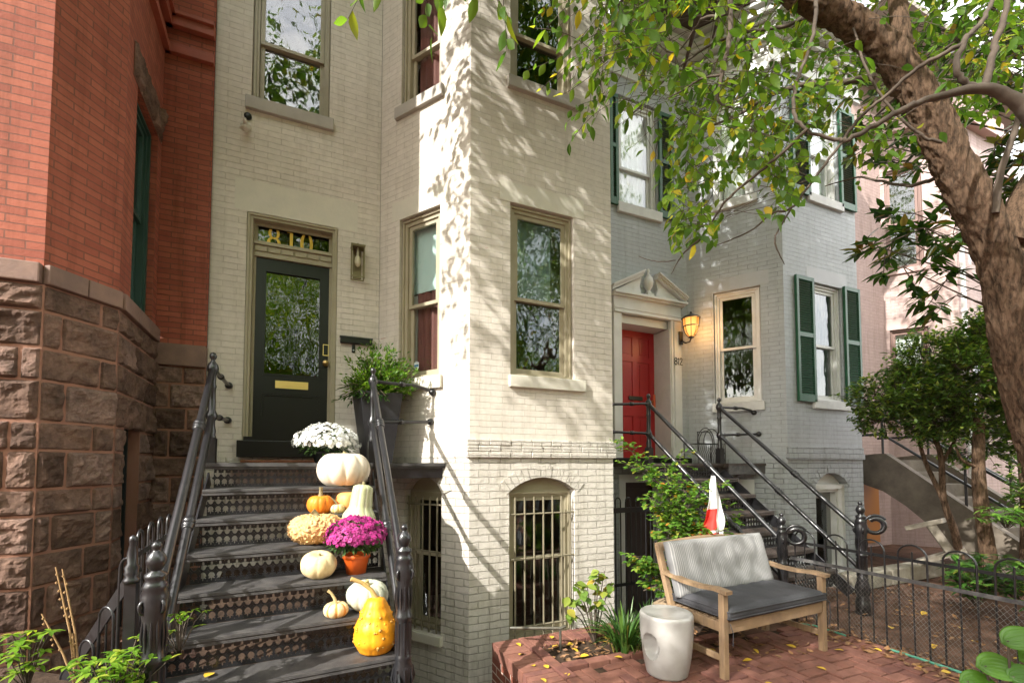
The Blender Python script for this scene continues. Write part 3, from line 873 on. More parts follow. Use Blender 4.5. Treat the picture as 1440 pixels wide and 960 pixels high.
def shutter(house, pl, a0, a1, z0, z1):
    mb = MB(); d0, d1 = .008, .045; w_ = .05; zm = z0 + (z1 - z0) * .53
    pl.box(mb, a0, a0 + w_, z0, z1, d0, d1, ch=.004); pl.box(mb, a1 - w_, a1, z0, z1, d0, d1, ch=.004)
    for z, h in ((z0, .10), (zm - .03, .06), (z1 - .055, .055)):
        pl.box(mb, a0 + w_, a1 - w_, z, z + h, d0, d1 - .002)
    f = mb.build('shutter', MT['green'], house)
    for za, zb in ((z0 + .10, zm - .03), (zm + .03, z1 - .055)):
        mb = MB(); k = int((zb - za) / .034)
        for i in range(k):
            z = za + (zb - za) * (i + .5) / k
            c = pl.p((a0 + a1) / 2, z, (d0 + d1) / 2)
            ax = pl.t * ((a1 - a0) / 2 - w_ + .001)
            up = (V((0, 0, 1)) * .7 - pl.n * .7).normalized()
            nn = (V((0, 0, 1)) * .7 + pl.n * .7).normalized()
            mb.obox(c, ax, up * .019, nn * .003)
        mb.build('slat', MT['green'], f)


shutter(gh, gD, -.0, .15, 5.30, 6.95)
shutter(gh, gD, .905, 1.185, 5.30, 6.95)
shutter(gh, gF, .215, .605, 2.44, 4.25)
shutter(gh, gF, 1.315, 1.695, 2.44, 4.25)
shutter(gh, gF, .215, .605, 5.48, 7.05)
shutter(gh, gF, 1.315, 1.695, 5.48, 7.05)
# door surround with broken pediment
mb = MB()
zt = 3.72
gD.box(mb, .03, .165, 1.62, zt - .002, -.30, .05); gD.box(mb, 1.06, 1.27, 1.62, zt - .002, .0, .05)
gD.box(mb, 1.066, 1.10, 1.62, zt, .05, .062); gD.box(mb, 1.12, 1.225, 1.80, zt - .02, .05, .066); gD.box(mb, 1.06, 1.28, 1.62, 1.80, .0, .072)
gD.box(mb, 1.045, 1.06, 1.62, zt - .13, -.31, .049)
gD.box(mb, .03, 1.27, zt, zt + .035, -.3, .075); gD.box(mb, .03, 1.27, zt + .035, 3.95, .0, .05); gD.box(mb, .03, 1.27, 3.78, 3.795, .05, .062)
gD.box(mb, .0, 1.32, 3.95, 3.975, -.02, .10, ch=.004); gD.box(mb, .0, 1.345, 3.975, 4.01, -.02, .135, ch=.006)
gD.box(mb, .166, 1.059, zt - .12, zt - .003, -.30, -.02)
mb.build('door_surround', W, gh)
mb = MB()
E2 = V((0, 0, 1))
cx = .66
for sgn in (-1, 1):
    for th, dz, dp in ((.035, 0, .10), (.022, .036, .13), (.02, .058, .15)):
        x0 = cx + sgn * .685; x1 = cx + sgn * .13
        poly = [(x0, 4.012 + dz), (x1, 4.30 + dz), (x1, 4.30 + dz + th), (x0, 4.012 + dz + th * .9)]
        mb.prism(gD.p(0, 0, -.02), gD.t, E2, gD.n * (.02 + dp), poly)
    mb.prism(gD.p(0, 0, -.02), gD.t, E2, gD.n * .07, [(cx + sgn * .64, 4.012), (cx + sgn * .13, 4.012), (cx + sgn * .17, 4.15), (cx + sgn * .13, 4.298)])
mb.build('pediment', W, gh)
mb = MB()
gD.box(mb, cx - .06, cx + .06, 4.012, 4.06, -.02, .10, ch=.004)
mb.lathe(gD.p(cx, 4.06, .04), [(.055, 0), (.045, .02), (.025, .05), (.03, .06), (.065, .12), (.075, .18), (.065, .24), (.035, .265), (.04, .275), (.022, .30), (.014, .32), (.025, .345), (.018, .375), (0, .39)], 18)
mb.build('urn_finial', W, gh)
# red door
rp = Plane(gD.p(0, 0, -.30), gD.t, gD.n)
mb = MB()
a0, a1, z0, z1 = .167, 1.043, 1.64, 3.61
pan = [(.09, .28, 1.72, 2.22), (.40, .59 + .0, 1.72, 2.22), (.09, .28, 2.46, 3.12), (.40, .59, 2.46, 3.12), (.09, .28, 3.22, 3.5), (.40, .59, 3.22, 3.5)]
dw = .74; dx = a1 - dw
rp.box(mb, dx, a1, z0, z1, -.05, -.012)
for zz0, zz1 in ((z0, 1.74), (2.28, 2.44), (3.12, 3.20), (3.50, z1)): rp.box(mb, dx + .001, a1 - .001, zz0, zz1, -.012, 0)
for xx0, xx1 in ((0, .10), (.32, .42), (.64, .74)):
    for zz0, zz1 in ((1.74, 2.28), (2.44, 3.12), (3.20, 3.50)): rp.box(mb, dx + xx0, dx + xx1, zz0, zz1, -.012, -.0005)
for xx0, xx1 in ((.10, .32), (.42, .64)):
    for zz0, zz1 in ((1.74, 2.28), (2.44, 3.12), (3.20, 3.50)): rp.box(mb, dx + xx0 + .04, dx + xx1 - .04, zz0 + .04, zz1 - .04, -.012, -.004, ch=.004)
rd = mb.build('front_door', MT['red_door'], gh)
mb = MB(); rp.box(mb, a0, dx - .005, z0, z1, -.05, -.01); mb.build('side_jamb', W, gh)
mb = MB(); rp.box(mb, dx + .24, dx + .50, 2.53, 2.59, 0, .012, ch=.003); mb.build('mail_slot', mat('dark_bronze', (.06, .05, .04), .4, metal=.6), rd)
mb = MB(); mb.lathe(rp.p(a1 - .06, 2.52, 0), [(.028, 0), (.012, .01), (.012, .03), (.027, .045), (.022, .065), (0, .07)], 14, ax=rp.n); mb.build('door_knob', MT['brass'], rd)
tg = MB(); tg.box(4.78, VD + .20, 2.36, 4.82, VD + .21, 2.62)
tag(tg.build('door_hanger', mat('orange_cloth', (.62, .12, .05), .8)), 'orange strip hanging from the red door knob', 'door hanger')
mb = MB(); gD.box(mb, .0, 1.40, 1.565, 1.64, -.30, .10, ch=.006); mb.build('threshold', MT['black_door'], gh)


def loop_digits(house, pl, a, z, h, d, m):
    mb = MB()
    P = lambda x, y: pl.p(a + x * h, z + y * h, d)
    e = [P(.22 + .2 * math.sin(t) * (1 if t < 2 * PI else .85) , .75 + .25 * math.cos(t)) for t in [2 * PI * i / 14 for i in range(15)]]
    g = [P(.22 + .24 * math.sin(t), .26 + .26 * math.cos(t)) for t in [2 * PI * i / 14 for i in range(15)]]
    mb.tube(e, .007, 6); mb.tube(g, .007, 6)
    mb.tube([P(.62, .78), P(.74, 1.0), P(.74, 0)], .007, 6)
    mb.tube([P(.98, .72), P(1.05, .95), P(1.2, 1.0), P(1.36, .9), P(1.36, .65), P(1.2, .4), P(.98, .05), P(1.2, .06), P(1.42, .02)], .007, 6)
    return mb.build('house_number', m, house)


loop_digits(gh, gD, 1.115, 3.05, .105, .07, MT['black_door'])
# cornice: frieze board, dentils and stepped crown
mb = MB()
for ki, (pl, L0, L1) in enumerate(((gD, 0, 1.45), (gL, -.16, CL + .0), (gF, -.17, 1.87))):
    e_ = .003 * ki
    pl.box(mb, L0, L1, 7.28 + e_, 7.31 + e_, -.02, .03 + e_); pl.box(mb, L0, L1, 7.311 + e_, 7.60, -.02, .015)
    for z, h, d in ((7.60, .04, .10), (7.64, .06, .16), (7.74, .05, .24), (7.79, .05, .30), (7.84, .07, .37), (7.95, .05, .42)):
        pl.box(mb, L0 - d * .35 if pl is gF else L0, L1 + (d * .35 if pl is gF else 0), z + e_, z + h - .012 + e_, -.02, d - .001 * ki)
cr = mb.build('cornice', W, gh)
dm = {}
for pl, L0, L1 in ((gD, 0, 1.42), (gL, 0, CL), (gF, 0, 1.70)):
    k = int((L1 - L0) / .085); mb = MB()
    for i in range(k):
        a = L0 + .085 * i
        pl.box(mb, a, a + .045, 7.53, 7.598, .012, .07)
    pl.box(mb, L0, L1, 7.50, 7.531, .012, .03)
    mb.build('dentil_molding', W, cr)
mb = MB(); mb.box(3.85, VF, 8.0, 8.4, 8.5, 8.08); mb.build('roof', MT['room_dark'], gh)
# lit lamp beside the red door
lp = thing('wall_lamp', 'lit amber glass lamp on a black bracket beside the red door', 'lamp', gD.p(1.30, 3.40, .07))
bc = gD.p(1.30, 3.46, .22)
mb = MB(); gD.box(mb, 1.20, 1.275, 3.36, 3.56, .066, .085, ch=.006); mb.tube([gD.p(1.24, 3.42, .085), gD.p(1.25, 3.37, .15), gD.p(1.29, 3.38, .20), bc + V((0, 0, -.02))], .012, 8)
mb.build('bracket', MT['iron'], lp)
mb = MB(); mb.lathe(bc, [(.03, -.03), (.045, -.02), (.035, .0)], 14); mb.lathe(bc, [(.135, .262), (.14, .27), (.11, .295), (.05, .325), (.02, .34), (.012, .37), (0, .375)], 18)
for i in range(8):
    t = 2 * PI * i / 8
    mb.tube([bc + V((math.cos(t) * r, math.sin(t) * r, z)) for r, z in ((.05, 0), (.09, .06), (.115, .15), (.122, .265))], .005, 5)
mb.lathe(bc, [(.112, .14), (.119, .14), (.119, .152), (.112, .152)], 18)
mb.build('lamp_cage', MT['iron'], lp)
m_, nt_, out_ = newmat('amber_glass')
e_ = N(nt_, 'ShaderNodeEmission', Strength=.55); e_.inputs[0].default_value = (1, .50, .13, 1)
lw = N(nt_, 'ShaderNodeLayerWeight', Blend=.35)
cr_ = ramp(nt_, lw.outputs['Facing'], [(0, (1, .50, .13)), (.6, (.85, .27, .04)), (1, (.5, .14, .02))]); nt_.links.new(cr_, e_.inputs[0]); nt_.links.new(e_.outputs[0], out_.inputs[0])
mb = MB(); mb.lathe(bc, [(.04, .0), (.078, .055), (.104, .15), (.112, .262)], 20); mb.build('glass_shade', m_, lp)
pl_ = bpy.data.lights.new('lamp_light', 'POINT'); po = bpy.data.objects.new('lamp_light', pl_); COL.objects.link(po)
pl_.energy = 3; pl_.color = (1, .5, .17); pl_.shadow_soft_size = .08; po.location = bc + gD.n * .17 + V((.05, 0, .1))

# ================================================================== the pink house
ph = thing('row_house', 'dusty pink painted brick house behind the magnolia branches', 'house', (10, VD, 0), 'row houses along the street')
P1 = Plane((8.46, VD), (1, 0), (0, -1)); P2 = Plane((10.53, VD), (.571, -.821), (-.821, -.571)); c3 = P2.p(1.10, 0)
P3 = Plane((c3.x, c3.y), (1, 0), (0, -1)); P4 = Plane((c3.x + 1.7, c3.y), (.571, .821), (.821, -.571)); P5 = Plane(P4.p(1.1, 0)[:2], (1, 0), (0, -1))
mb = MB()
wall(mb, P1, 0, 2.07, -1, 9.2, [(.3, 1.2, 1.62, 4.0)], .2); wall(mb, P2, 0, 1.10, -1, 9.2, [(.075, .66, 2.5, 4.23), (.065, .64, 5.44, 7.5)], .12)
wall(mb, P3, 0, 1.7, -1, 9.2, [(.45, 1.2, 2.5, 4.23), (.45, 1.2, 5.44, 7.5)], .12); wall(mb, P4, 0, 1.1, -1, 9.2, []); wall(mb, P5, 0, 3, -1, 9.2, [])
mb.build('wall', MT['pink_brick'], ph)
mb = MB()
P2.box(mb, -.0, 1.1, 2.28, 2.32, -.02, .02); P3.box(mb, 0, 1.7, 2.28, 2.32, -.02, .02); mb.build('belt_course', MT['pink_paint'], ph); mb = MB()
P2.box(mb, -.02, .78, 4.232, 4.45, -.02, .005); mb.build('lintel', MT['pink_paint'], ph); mb = MB()
for pl, L in ((P1, 2.07), (P2, 1.1), (P3, 1.7)): pl.box(mb, 0, L, 8.2, 8.5, -.02, .15)
mb.build('cornice', MT['pink_paint'], ph)
PT = mat('pink_brown_trim', (.20, .12, .10), .5)
sash_window(ph, P2, .075, .66, 2.5, 4.23, 3.3, PT, MT['glass'], cas=.05, curtain=[('curtain', .1, .62, 2.55, 4.15, cu, 3)], sill=(.03, .70, .10, .04, MT['pink_paint']))
sash_window(ph, P2, .065, .64, 5.44, 7.5, 6.4, PT, MT['glass'], cas=.05, sill=(.0, .70, .10, .04, MT['pink_paint']))
sash_window(ph, P3, .45, 1.2, 2.5, 4.23, 3.3, PT, MT['glass'], cas=.05)
sash_window(ph, P3, .45, 1.2, 5.44, 7.5, 6.4, PT, MT['glass'], cas=.05)
mb = MB(); P1.box(mb, .3, 1.2, 1.62, 4.0, -.2, -.16); mb.build('front_door', PT, ph)
mb = MB(); mb.box(8.46, 8.4, -1, 14.5, 8.5, 9.2); mb.box(8.5, VD + .2, 1.4, 14.5, 8.4, 1.46); mb.box(14.4, VD + .1, -1, 14.5, 8.4, 9.2); mb.box(8.46, 4, 9.2, 14.6, 8.5, 9.3); mb.build('inner_wall', MT['room'], ph)
dp = MB(); q = P3.p(.04, 0, .06); dp.tube([(q.x, q.y, .2), (q.x, q.y, 8.3)], .04, 10); 
for z in (2.0, 4.4, 6.6): dp.lathe((q.x, q.y, z), [(.05, 0), (.05, .06)], 10)
dp.build('downpipe', MT['trim_white'], ph)
mbd = MB(); P1.box(mbd, 1.02, 1.62, .05, 1.28, .002, .03); 
mbd.build('basement_door', mat('orange_lit_door', (.42, .16, .03), .5), ph)  # orange glow on the door is put into its base colour
# ================================================================== ground
random.seed(23)


def sheet(name, xs, ys, z, holes, m, kind='structure'):
    mb = MB()
    for i in range(len(xs) - 1):
        for j in range(len(ys) - 1):
            cx = (xs[i] + xs[i + 1]) / 2; cy = (ys[j] + ys[j + 1]) / 2
            if any(h[0] < cx < h[1] and h[2] < cy < h[3] for h in holes): continue
            mb.quad((xs[i], ys[j], z), (xs[i + 1], ys[j], z), (xs[i + 1], ys[j + 1], z), (xs[i], ys[j + 1], z))
    return tag(mb.build(name, m), kind=kind)


HOLES = [(.60, 1.425, 2.3, 5.5), (-.95, .60, 2.98, 5.5), (1.42, 3.3, 3.60, 5.5), (3.3, 5.35, 3.75, 5.5), (6.2, 7.8, 3.6, 4.5)]
xs = sorted({-80, 80, *[h[0] for h in HOLES], *[h[1] for h in HOLES]}); ys = sorted({-6, 60, *[h[2] for h in HOLES], *[h[3] for h in HOLES]})
sheet('ground', xs, ys, -.03, HOLES, MT['dirt'])
g = MB(); g.box(-80, -3.2, -.12, 80, -1.6, -.01); tag(g.build('pavement', brickmat('pavement_brick', (.28, .11, .07), (.22, .09, .06), (.10, .07, .05), .2, .1, .006, .006, .85)), kind='structure')
g = MB(); g.quad((-80, -60, -.16), (80, -60, -.16), (80, -3.2, -.16), (-80, -3.2, -.16)); tag(g.build('road', MT['street']), kind='structure')
g = MB(); g.box(-80, -3.35, -.2, 80, -3.2, -.005); tag(g.build('kerb', MT['concrete']), kind='structure')
g = MB(); g.quad((-.95, 2.3, -.75), (.56, 2.3, -.75), (.56, 5.5, -.75), (-.95, 5.5, -.75)); g.prism((-.72, 0, 0), (0, 1, 0), (0, 0, 1), (1.18, 0, 0), [(3.02, -.74), (3.02, -.35), (3.6, .10), (4.2, .52), (4.8, .62), (4.8, -.74)]); tag(g.build('stoop_ground', MT['soil']), kind='structure')  # dark sloping bank added behind the lower risers so their holes look dark
g = MB(); g.quad((.56, 2.3, -.75), (1.42, 2.3, -.75), (1.42, 5.5, -.75), (.56, 5.5, -.75)); g.quad((1.42, 3.6, -.62), (5.35, 3.6, -.62), (5.35, 5.5, -.62), (1.42, 5.5, -.62)); g.quad((6.2, 3.6, -.6), (7.8, 3.6, -.6), (7.8, 4.5, -.6), (6.2, 4.5, -.6))
g.box(.52, 2.3, -.75, .60, 2.98, -.031); g.box(-.95, 2.92, -.75, .60, 2.98, -.031); g.box(.60, 2.22, -.75, 1.42, 2.3, -.031)
g.box(3.3, 3.69, -.62, 5.35, 3.75, -.02); g.box(5.35, 3.75, -.62, 5.42, 4.5, -.02); g.box(6.14, 3.54, -.6, 7.86, 3.6, -.02); g.box(6.14, 3.6, -.6, 6.2, 4.26, -.02); g.box(7.8, 3.6, -.6, 7.86, 4.26, -.02)
tag(g.build('areaway_floor', MT['concrete']), kind='structure')

# patio bricks in herringbone
BR = [mat('paver_a', (.22, .088, .058), .85, (.15, .064, .046), 12, bump=.5, bscale=90), mat('paver_b', (.175, .070, .050), .85, (.25, .11, .078), 10, bump=.5, bscale=90), mat('paver_c', (.13, .052, .042), .9, (.21, .085, .062), 12, bump=.5, bscale=90)]
g = MB(); g.box(1.43, -1.6, -.1, 4.52, 3.02, -.022); tag(g.build('patio_bed', MT['soil']), kind='structure')
mb = MB(); u = .098
for i in range(-2, 34):
    for j in range(-48, 2):
        t = (i - j) % 4
        x = 1.68 + i * u; y = 2.92 + j * u
        if t == 0: w2, h2 = 2 * u, u
        elif t == 3: w2, h2 = u, 2 * u
        else: continue
        if x + w2 < 1.69 or x > 4.48 or y + h2 > 3.03 or y < -1.6: continue
        x0 = max(x, 1.68); x1 = min(x + w2, 4.50)
        if x1 - x0 < .03: continue
        c = V(((x0 + x1) / 2, y + h2 / 2, -.028 + rnd(-.006, .006)))
        rx = rnd(-.02, .02); ry = rnd(-.02, .02); rz = rnd(-.035, .035)
        M = Matrix.Rotation(rz, 3, 'Z') @ Matrix.Rotation(rx, 3, 'X') @ Matrix.Rotation(ry, 3, 'Y')
        mb.cbox(c, M @ V(((x1 - x0) / 2 - rnd(.003, .008), 0, 0)), M @ V((0, h2 / 2 - rnd(.003, .008), 0)), M @ V((0, 0, .028)), ch=.005, m=random.choice((0, 0, 1, 1, 2)))
tag(mb.build('patio_paving', BR), kind='structure')

# ---- raised planting bed with brick retaining wall
RB = brickmat('planter_brick', (.24, .075, .045), (.19, .06, .04), (.55, .45, .38), .2, .068, .006, .006, .8, fine=.5)
pb = thing('planting_bed_wall', 'low red brick retaining wall round the planting bed', 'brick wall', (1.5, 3.4, -.75))
mb = MB(); mb.box(1.425, -1.5, -.75, 1.65, 3.70, -.075); mb.box(1.65, 3.48, -.75, 3.25, 3.70, -.075); mb.build('wall', RB, pb)
mb = MB()
y = 3.70
while y > .8:
    mb.cbox((1.54, y - .034, -.022), (.118, 0, 0), (0, .031, 0), (0, 0, .05 + rnd(-.003, .003)), ch=.006, m=random.choice((0, 1, 1, 2))); y -= .0695
x = 1.665
while x < 3.2:
    mb.cbox((x + .034, 3.585, -.022), (.031, 0, 0), (0, .115, 0), (0, 0, .05 + rnd(-.003, .003)), ch=.006, m=random.choice((0, 1, 1, 2))); x += .0695
y = 3.46
while y > 1.0:
    mb.cbox((1.71, y - .1, -.012), (.045, 0, 0), (0, .096, 0), (0, 0, .05 + rnd(-.004, .004)), ch=.006, m=random.choice((0, 1, 2))); y -= .2
x = 1.77
while x < 3.2:
    mb.cbox((x + .1, 3.085, -.02), (.096, 0, 0), (0, .045, 0), (0, 0, .04 + rnd(-.004, .004)), ch=.006, m=random.choice((0, 1, 2))); x += .2
mb.build('coping', BR, pb)
mb = MB(); mb.box(1.65, 1.4, -.072, 1.66, 3.5, -.066)
MTR = mat('mortar', (.50, .42, .36), .9, (.42, .35, .30), 10, bump=.3)
mb = MB(); mb.box(1.428, -1.4, -.074, 1.655, 3.698, .012); mb.box(1.655, 3.475, -.074, 3.2, 3.698, .012); mb.build('mortar_bed', MTR, pb)
# soil
mb = MB(); k = 40; kk = 24; vs = []; fs = []
for j in range(kk + 1):
    for i in range(k + 1):
        x = 1.74 + 1.9 * i / k; y = 3.08 + .42 * j / kk
        vs.append((x, y, -.005 + .025 * noise.noise(V((x * 5, y * 5, 0))) + .022 * noise.fractal(V((x * 22, y * 22, 3)), 1, 2, 4)))
for j in range(kk):
    for i in range(k): fs.append((j * (k + 1) + i, j * (k + 1) + i + 1, (j + 1) * (k + 1) + i + 1, (j + 1) * (k + 1) + i))
mb.add(vs, fs, 0, True); tag(mb.build('bed_soil', MT['soil']), kind='structure')
# garden dirt beyond the fence, gently uneven
mb = MB(); k = 90; kk = 70; vs = []; fs = []
for j in range(kk + 1):
    for i in range(k + 1):
        x = 4.46 + 6 * i / k; y = -1.0 + 4.68 * j / kk
        vs.append((x, y, -.015 + .03 * min(1, max(0, (x - 4.5) / .4)) * noise.noise(V((x * 2.1, y * 2.1, 0))) + .012 * noise.fractal(V((x * 14, y * 14, 3)), 1, 2, 4)))
for j in range(kk):
    for i in range(k): fs.append((j * (k + 1) + i, j * (k + 1) + i + 1, (j + 1) * (k + 1) + i + 1, (j + 1) * (k + 1) + i))
mb.add(vs, fs, 0, True); tag(mb.build('garden_soil', MT['dirt']), kind='structure')

# ================================================================== cast iron stoops
TREAD = None


def treadmat(name, c1, c2):
    m, nt, out = newmat(name)
    b = N(nt, 'ShaderNodeBsdfPrincipled', Roughness=.42); b.inputs['Specular IOR Level'].default_value = .55
    vec = coords(nt, True)
    nt.links.new(ramp(nt, noi(nt, vec, 9, 6, .7), [(.35, c1), (.7, c2)]), b.inputs['Base Color'])
    br = N(nt, 'ShaderNodeTexBrick', Scale=1); br.inputs['Mortar Size'].default_value = .002; br.inputs['Mortar Smooth'].default_value = .6
    br.inputs['Brick Width'].default_value = .014; br.inputs['Row Height'].default_value = .0075
    nt.links.new(vec, br.inputs['Vector'])
    bp = N(nt, 'ShaderNodeBump', Strength=.8, Distance=.003); bp.invert = True
    nt.links.new(br.outputs['Fac'], bp.inputs['Height']); nt.links.new(bp.outputs[0], b.inputs['Normal'])
    nt.links.new(b.outputs[0], out.inputs[0])
    return m


TM = treadmat('tread_iron', (.030, .028, .030), (.095, .088, .082))
TM2 = treadmat('tread_iron_rusty', (.045, .033, .028), (.12, .09, .075))


def pierced(mb, W_, H_, th=.008):
    """pierced riser in its own x (along), z (up) frame"""
    ex, ez, ey = V((1, 0, 0)), V((0, 0, 1)), V((0, 1, 0))
    nx = int(W_ / .046); cw = W_ / nx; rows = 2; b = .012; ch = (H_ - 2 * b) / rows
    n = 32
    for r in range(rows):
        for i in range(nx):
            cx = (i + .5) * cw; cz = b + (r + .5) * ch
            hole = []; outer = []
            for k in range(n):
                t = 2 * PI * k / n
                x = math.cos(t); z = math.sin(t)
                rr = .37 * cw
                if r == 1:      # tulip with three petals
                    rad = rr * (1 + (.42 * math.cos(4 * (t - PI / 2)) if 0 <= t <= PI else -.08))
                else:           # horseshoe hole with small points
                    rad = rr * (.98 + (.10 if 0 <= t <= PI else .34 * math.cos(6 * (t + PI / 2)) - .12))
                hz = ch / cw * 1.06
                hole.append((cx + x * rad, cz + z * rad * hz))
                m_ = max(abs(x) / (cw / 2), abs(z) / (ch / 2))
                outer.append((cx + x / m_, cz + z / m_))
            mb.plate((0, 0, 0), ex, ez, ey * th, outer, hole)
    mb.box(0, 0, 0, W_, th, b); mb.box(0, 0, H_ - b, W_, th, H_)
    for r in range(rows + 1):
        pass
    for i in range(nx):   # little bosses between the holes
        for z, rr in ((H_ / 2, .009),):
            mb.obox(((i) * cw + .001, -.003, z), (rr * .7, 0, rr * .7), (-rr * .7, 0, rr * .7), (0, .004, 0))


def stoop(label, o, a, b, W_, n, h, zp, slab, tm, first_riser=1):
    """o: left end of the porch nosing, a: along the steps, b: one run outwards (vector), n treads below the porch"""
    o = V((o[0], o[1], 0)); a = V((a[0], a[1], 0)).normalized(); b = V((b[0], b[1], 0)); bd = b.normalized()
    st = thing('iron_stoop', label, 'front steps', o, 'cast iron stoops')
    for i in range(1, n + 1):
        z = zp - h * i; q = o + b * i
        mb = MB()
        mb.cbox(q + a * W_ / 2 - bd * (b.length / 2 + .005) + V((0, 0, z - .012)), a * W_ / 2, bd * (b.length / 2 + .022), V((0, 0, .012)), ch=.006)
        mb.bar(q + bd * .006 + V((0, 0, z - .034)), q + bd * .006 + a * W_ + V((0, 0, z - .034)), .014, .022)
        mb.build('tread', tm, st)
    mb = MB()
    M = Matrix.Translation(o) @ Matrix(((a.x, -bd.x, 0, 0), (a.y, -bd.y, 0, 0), (0, 0, 1, 0), (0, 0, 0, 1)))
    mb.M = M; pierced(mb, W_ - .05, h - .045)
    for i in range(len(mb.v)):
        p = mb.v[i]; mb.v[i] = (p[0] + a.x * .025, p[1] + a.y * .025, p[2])
    r0 = mb.build('riser', MT['iron'], st)
    for i in range(n + 1):
        r = r0 if i == 0 else r0.copy()
        if i: COL.objects.link(r); r.parent = st
        off = b * i - bd * .025 + V((0, 0, zp - h * (i + 1) + .001))
        r.location = off
    for sgn, aa in ((0, .0), (1, W_)):
        mb = MB()
        p0 = o + a * aa + V((0, 0, zp - .12)); p1 = o + a * aa + b * (n + .6) + V((0, 0, zp - h * (n + .6) - .12))
        mb.bar(p0, p1, .012, .12)
        mb.build('stringer', MT['iron'], st)
    mb = MB()
    mb.prism((0, 0, zp), (1, 0, 0), (0, 1, 0), (0, 0, -.03), slab)
    mb.prism((0, 0, zp - .03), (1, 0, 0), (0, 1, 0), (0, 0, -.02), [(x, y + .012) for x, y in slab])
    mb.build('platform', tm, st)
    return st


s1 = stoop('black cast iron front steps lined with pumpkins, leading to the black door', (-.74, 4.18), (.9985, .05), (.0, -.2285), 1.225, 7, .195, 1.56,
           [(-.79, 4.165), (.485, 4.23), (.50, 4.47), (1.225, 4.50), (.66, 5.31), (-.79, 5.32)], TM)
mb = MB()
mb.bar((.53, 4.50, 1.47), (1.20, 4.535, 1.47), .02, .115)
mb.build('fascia', MT['iron'], s1)
# scroll bracket at the platform corner
mb = MB()
mb.tube([V((.60 + .06 * math.cos(t) * (1 - t / 16), 4.485, 1.44 + .05 * math.sin(t) * (1 - t / 16))) for t in [i * .4 for i in range(24)]], .008, 6)
mb.build('scroll', MT['iron'], s1)
s2 = stoop('rust brown iron front steps leading to the red door', (3.97, 4.50), (.995, .03), (.045, -.215), 1.10, 6, .195, 1.56,
           [(3.86, 4.48), (5.10, 4.52), (5.10, 4.44), (5.90, 4.48), (5.30, 5.31), (3.86, 5.32)], TM2)
mb = MB(); mb.bar((5.12, 4.46, 1.47), (5.88, 4.50, 1.47), .02, .115); mb.build('fascia', MT['iron_worn'], s2)

# things seen through the risers under the steps
# ---- railings
NEWEL = [(.068, 0), (.068, .14), (.060, .15), (.064, .17), (.054, .19), (.056, .23), (.062, .27), (.058, .33), (.048, .36), (.054, .375), (.046, .39), (.044, .60), (.053, .612), (.053, .628), (.046, .64), (.044, .70), (.046, .80), (.056, .86), (.058, .93), (.050, .955), (.055, .965), (.047, .985), (.040, 1.0), (.046, 1.012), (.046, 1.028), (.022, 1.042), (.026, 1.05), (.040, 1.075), (.042, 1.095), (.034, 1.12), (.018, 1.135), (.014, 1.142), (.021, 1.152), (.022, 1.165), (.012, 1.18), (0, 1.183)]
POST = [(.034, 0), (.034, .20), (.038, .21), (.030, .225), (.034, .26), (.027, .29), (.026, .34), (.040, .36), (.044, .385), (.034, .41), (.026, .43), (.025, .60), (.032, .62), (.025, .64), (.027, .72), (.040, .745), (.044, .77), (.036, .80), (.020, .82), (.014, .835), (.026, .855), (.028, .872), (.018, .892), (0, .90)]


def rail(mb, p, q, r=.0245, collars=(.5,), bend=None):
    p = V(p); q = V(q)
    pts = [p] + (bend or []) + [q]
    mb.tube(pts, r, 12)
    d = (q - p).normalized()
    for t in collars:
        c = p.lerp(q, t)
        mb.lathe(c - d * .05, [(r, 0), (r * 1.35, .005), (r * 1.15, .014), (r * 1.5, .026), (r * 1.5, .038), (r * 1.2, .048), (r * 1.5, .058), (r * 1.5, .07), (r * 1.15, .084), (r * 1.35, .094), (r, .1)], 12, ax=d)


def newel(mb, x, y, z, s=1.0, side=1):
    mb.lathe((x, y, z), [(r * s, h * s) for r, h in NEWEL], 18)
    # acanthus scroll on the face, eight raised flutes
    for i in range(8):
        t = 2 * PI * i / 8
        mb.tube([V((x + math.cos(t) * .043 * s, y + math.sin(t) * .043 * s, z + .40 * s)), V((x + math.cos(t) * .043 * s, y + math.sin(t) * .043 * s, z + .59 * s))], .008 * s, 5)
        mb.tube([V((x + math.cos(t) * .052 * s, y + math.sin(t) * .052 * s, z + .21 * s)), V((x + math.cos(t) * .068 * s, y + math.sin(t) * .068 * s, z + .26 * s)), V((x + math.cos(t) * .056 * s, y + math.sin(t) * .056 * s, z + .32 * s))], .008 * s, 5)


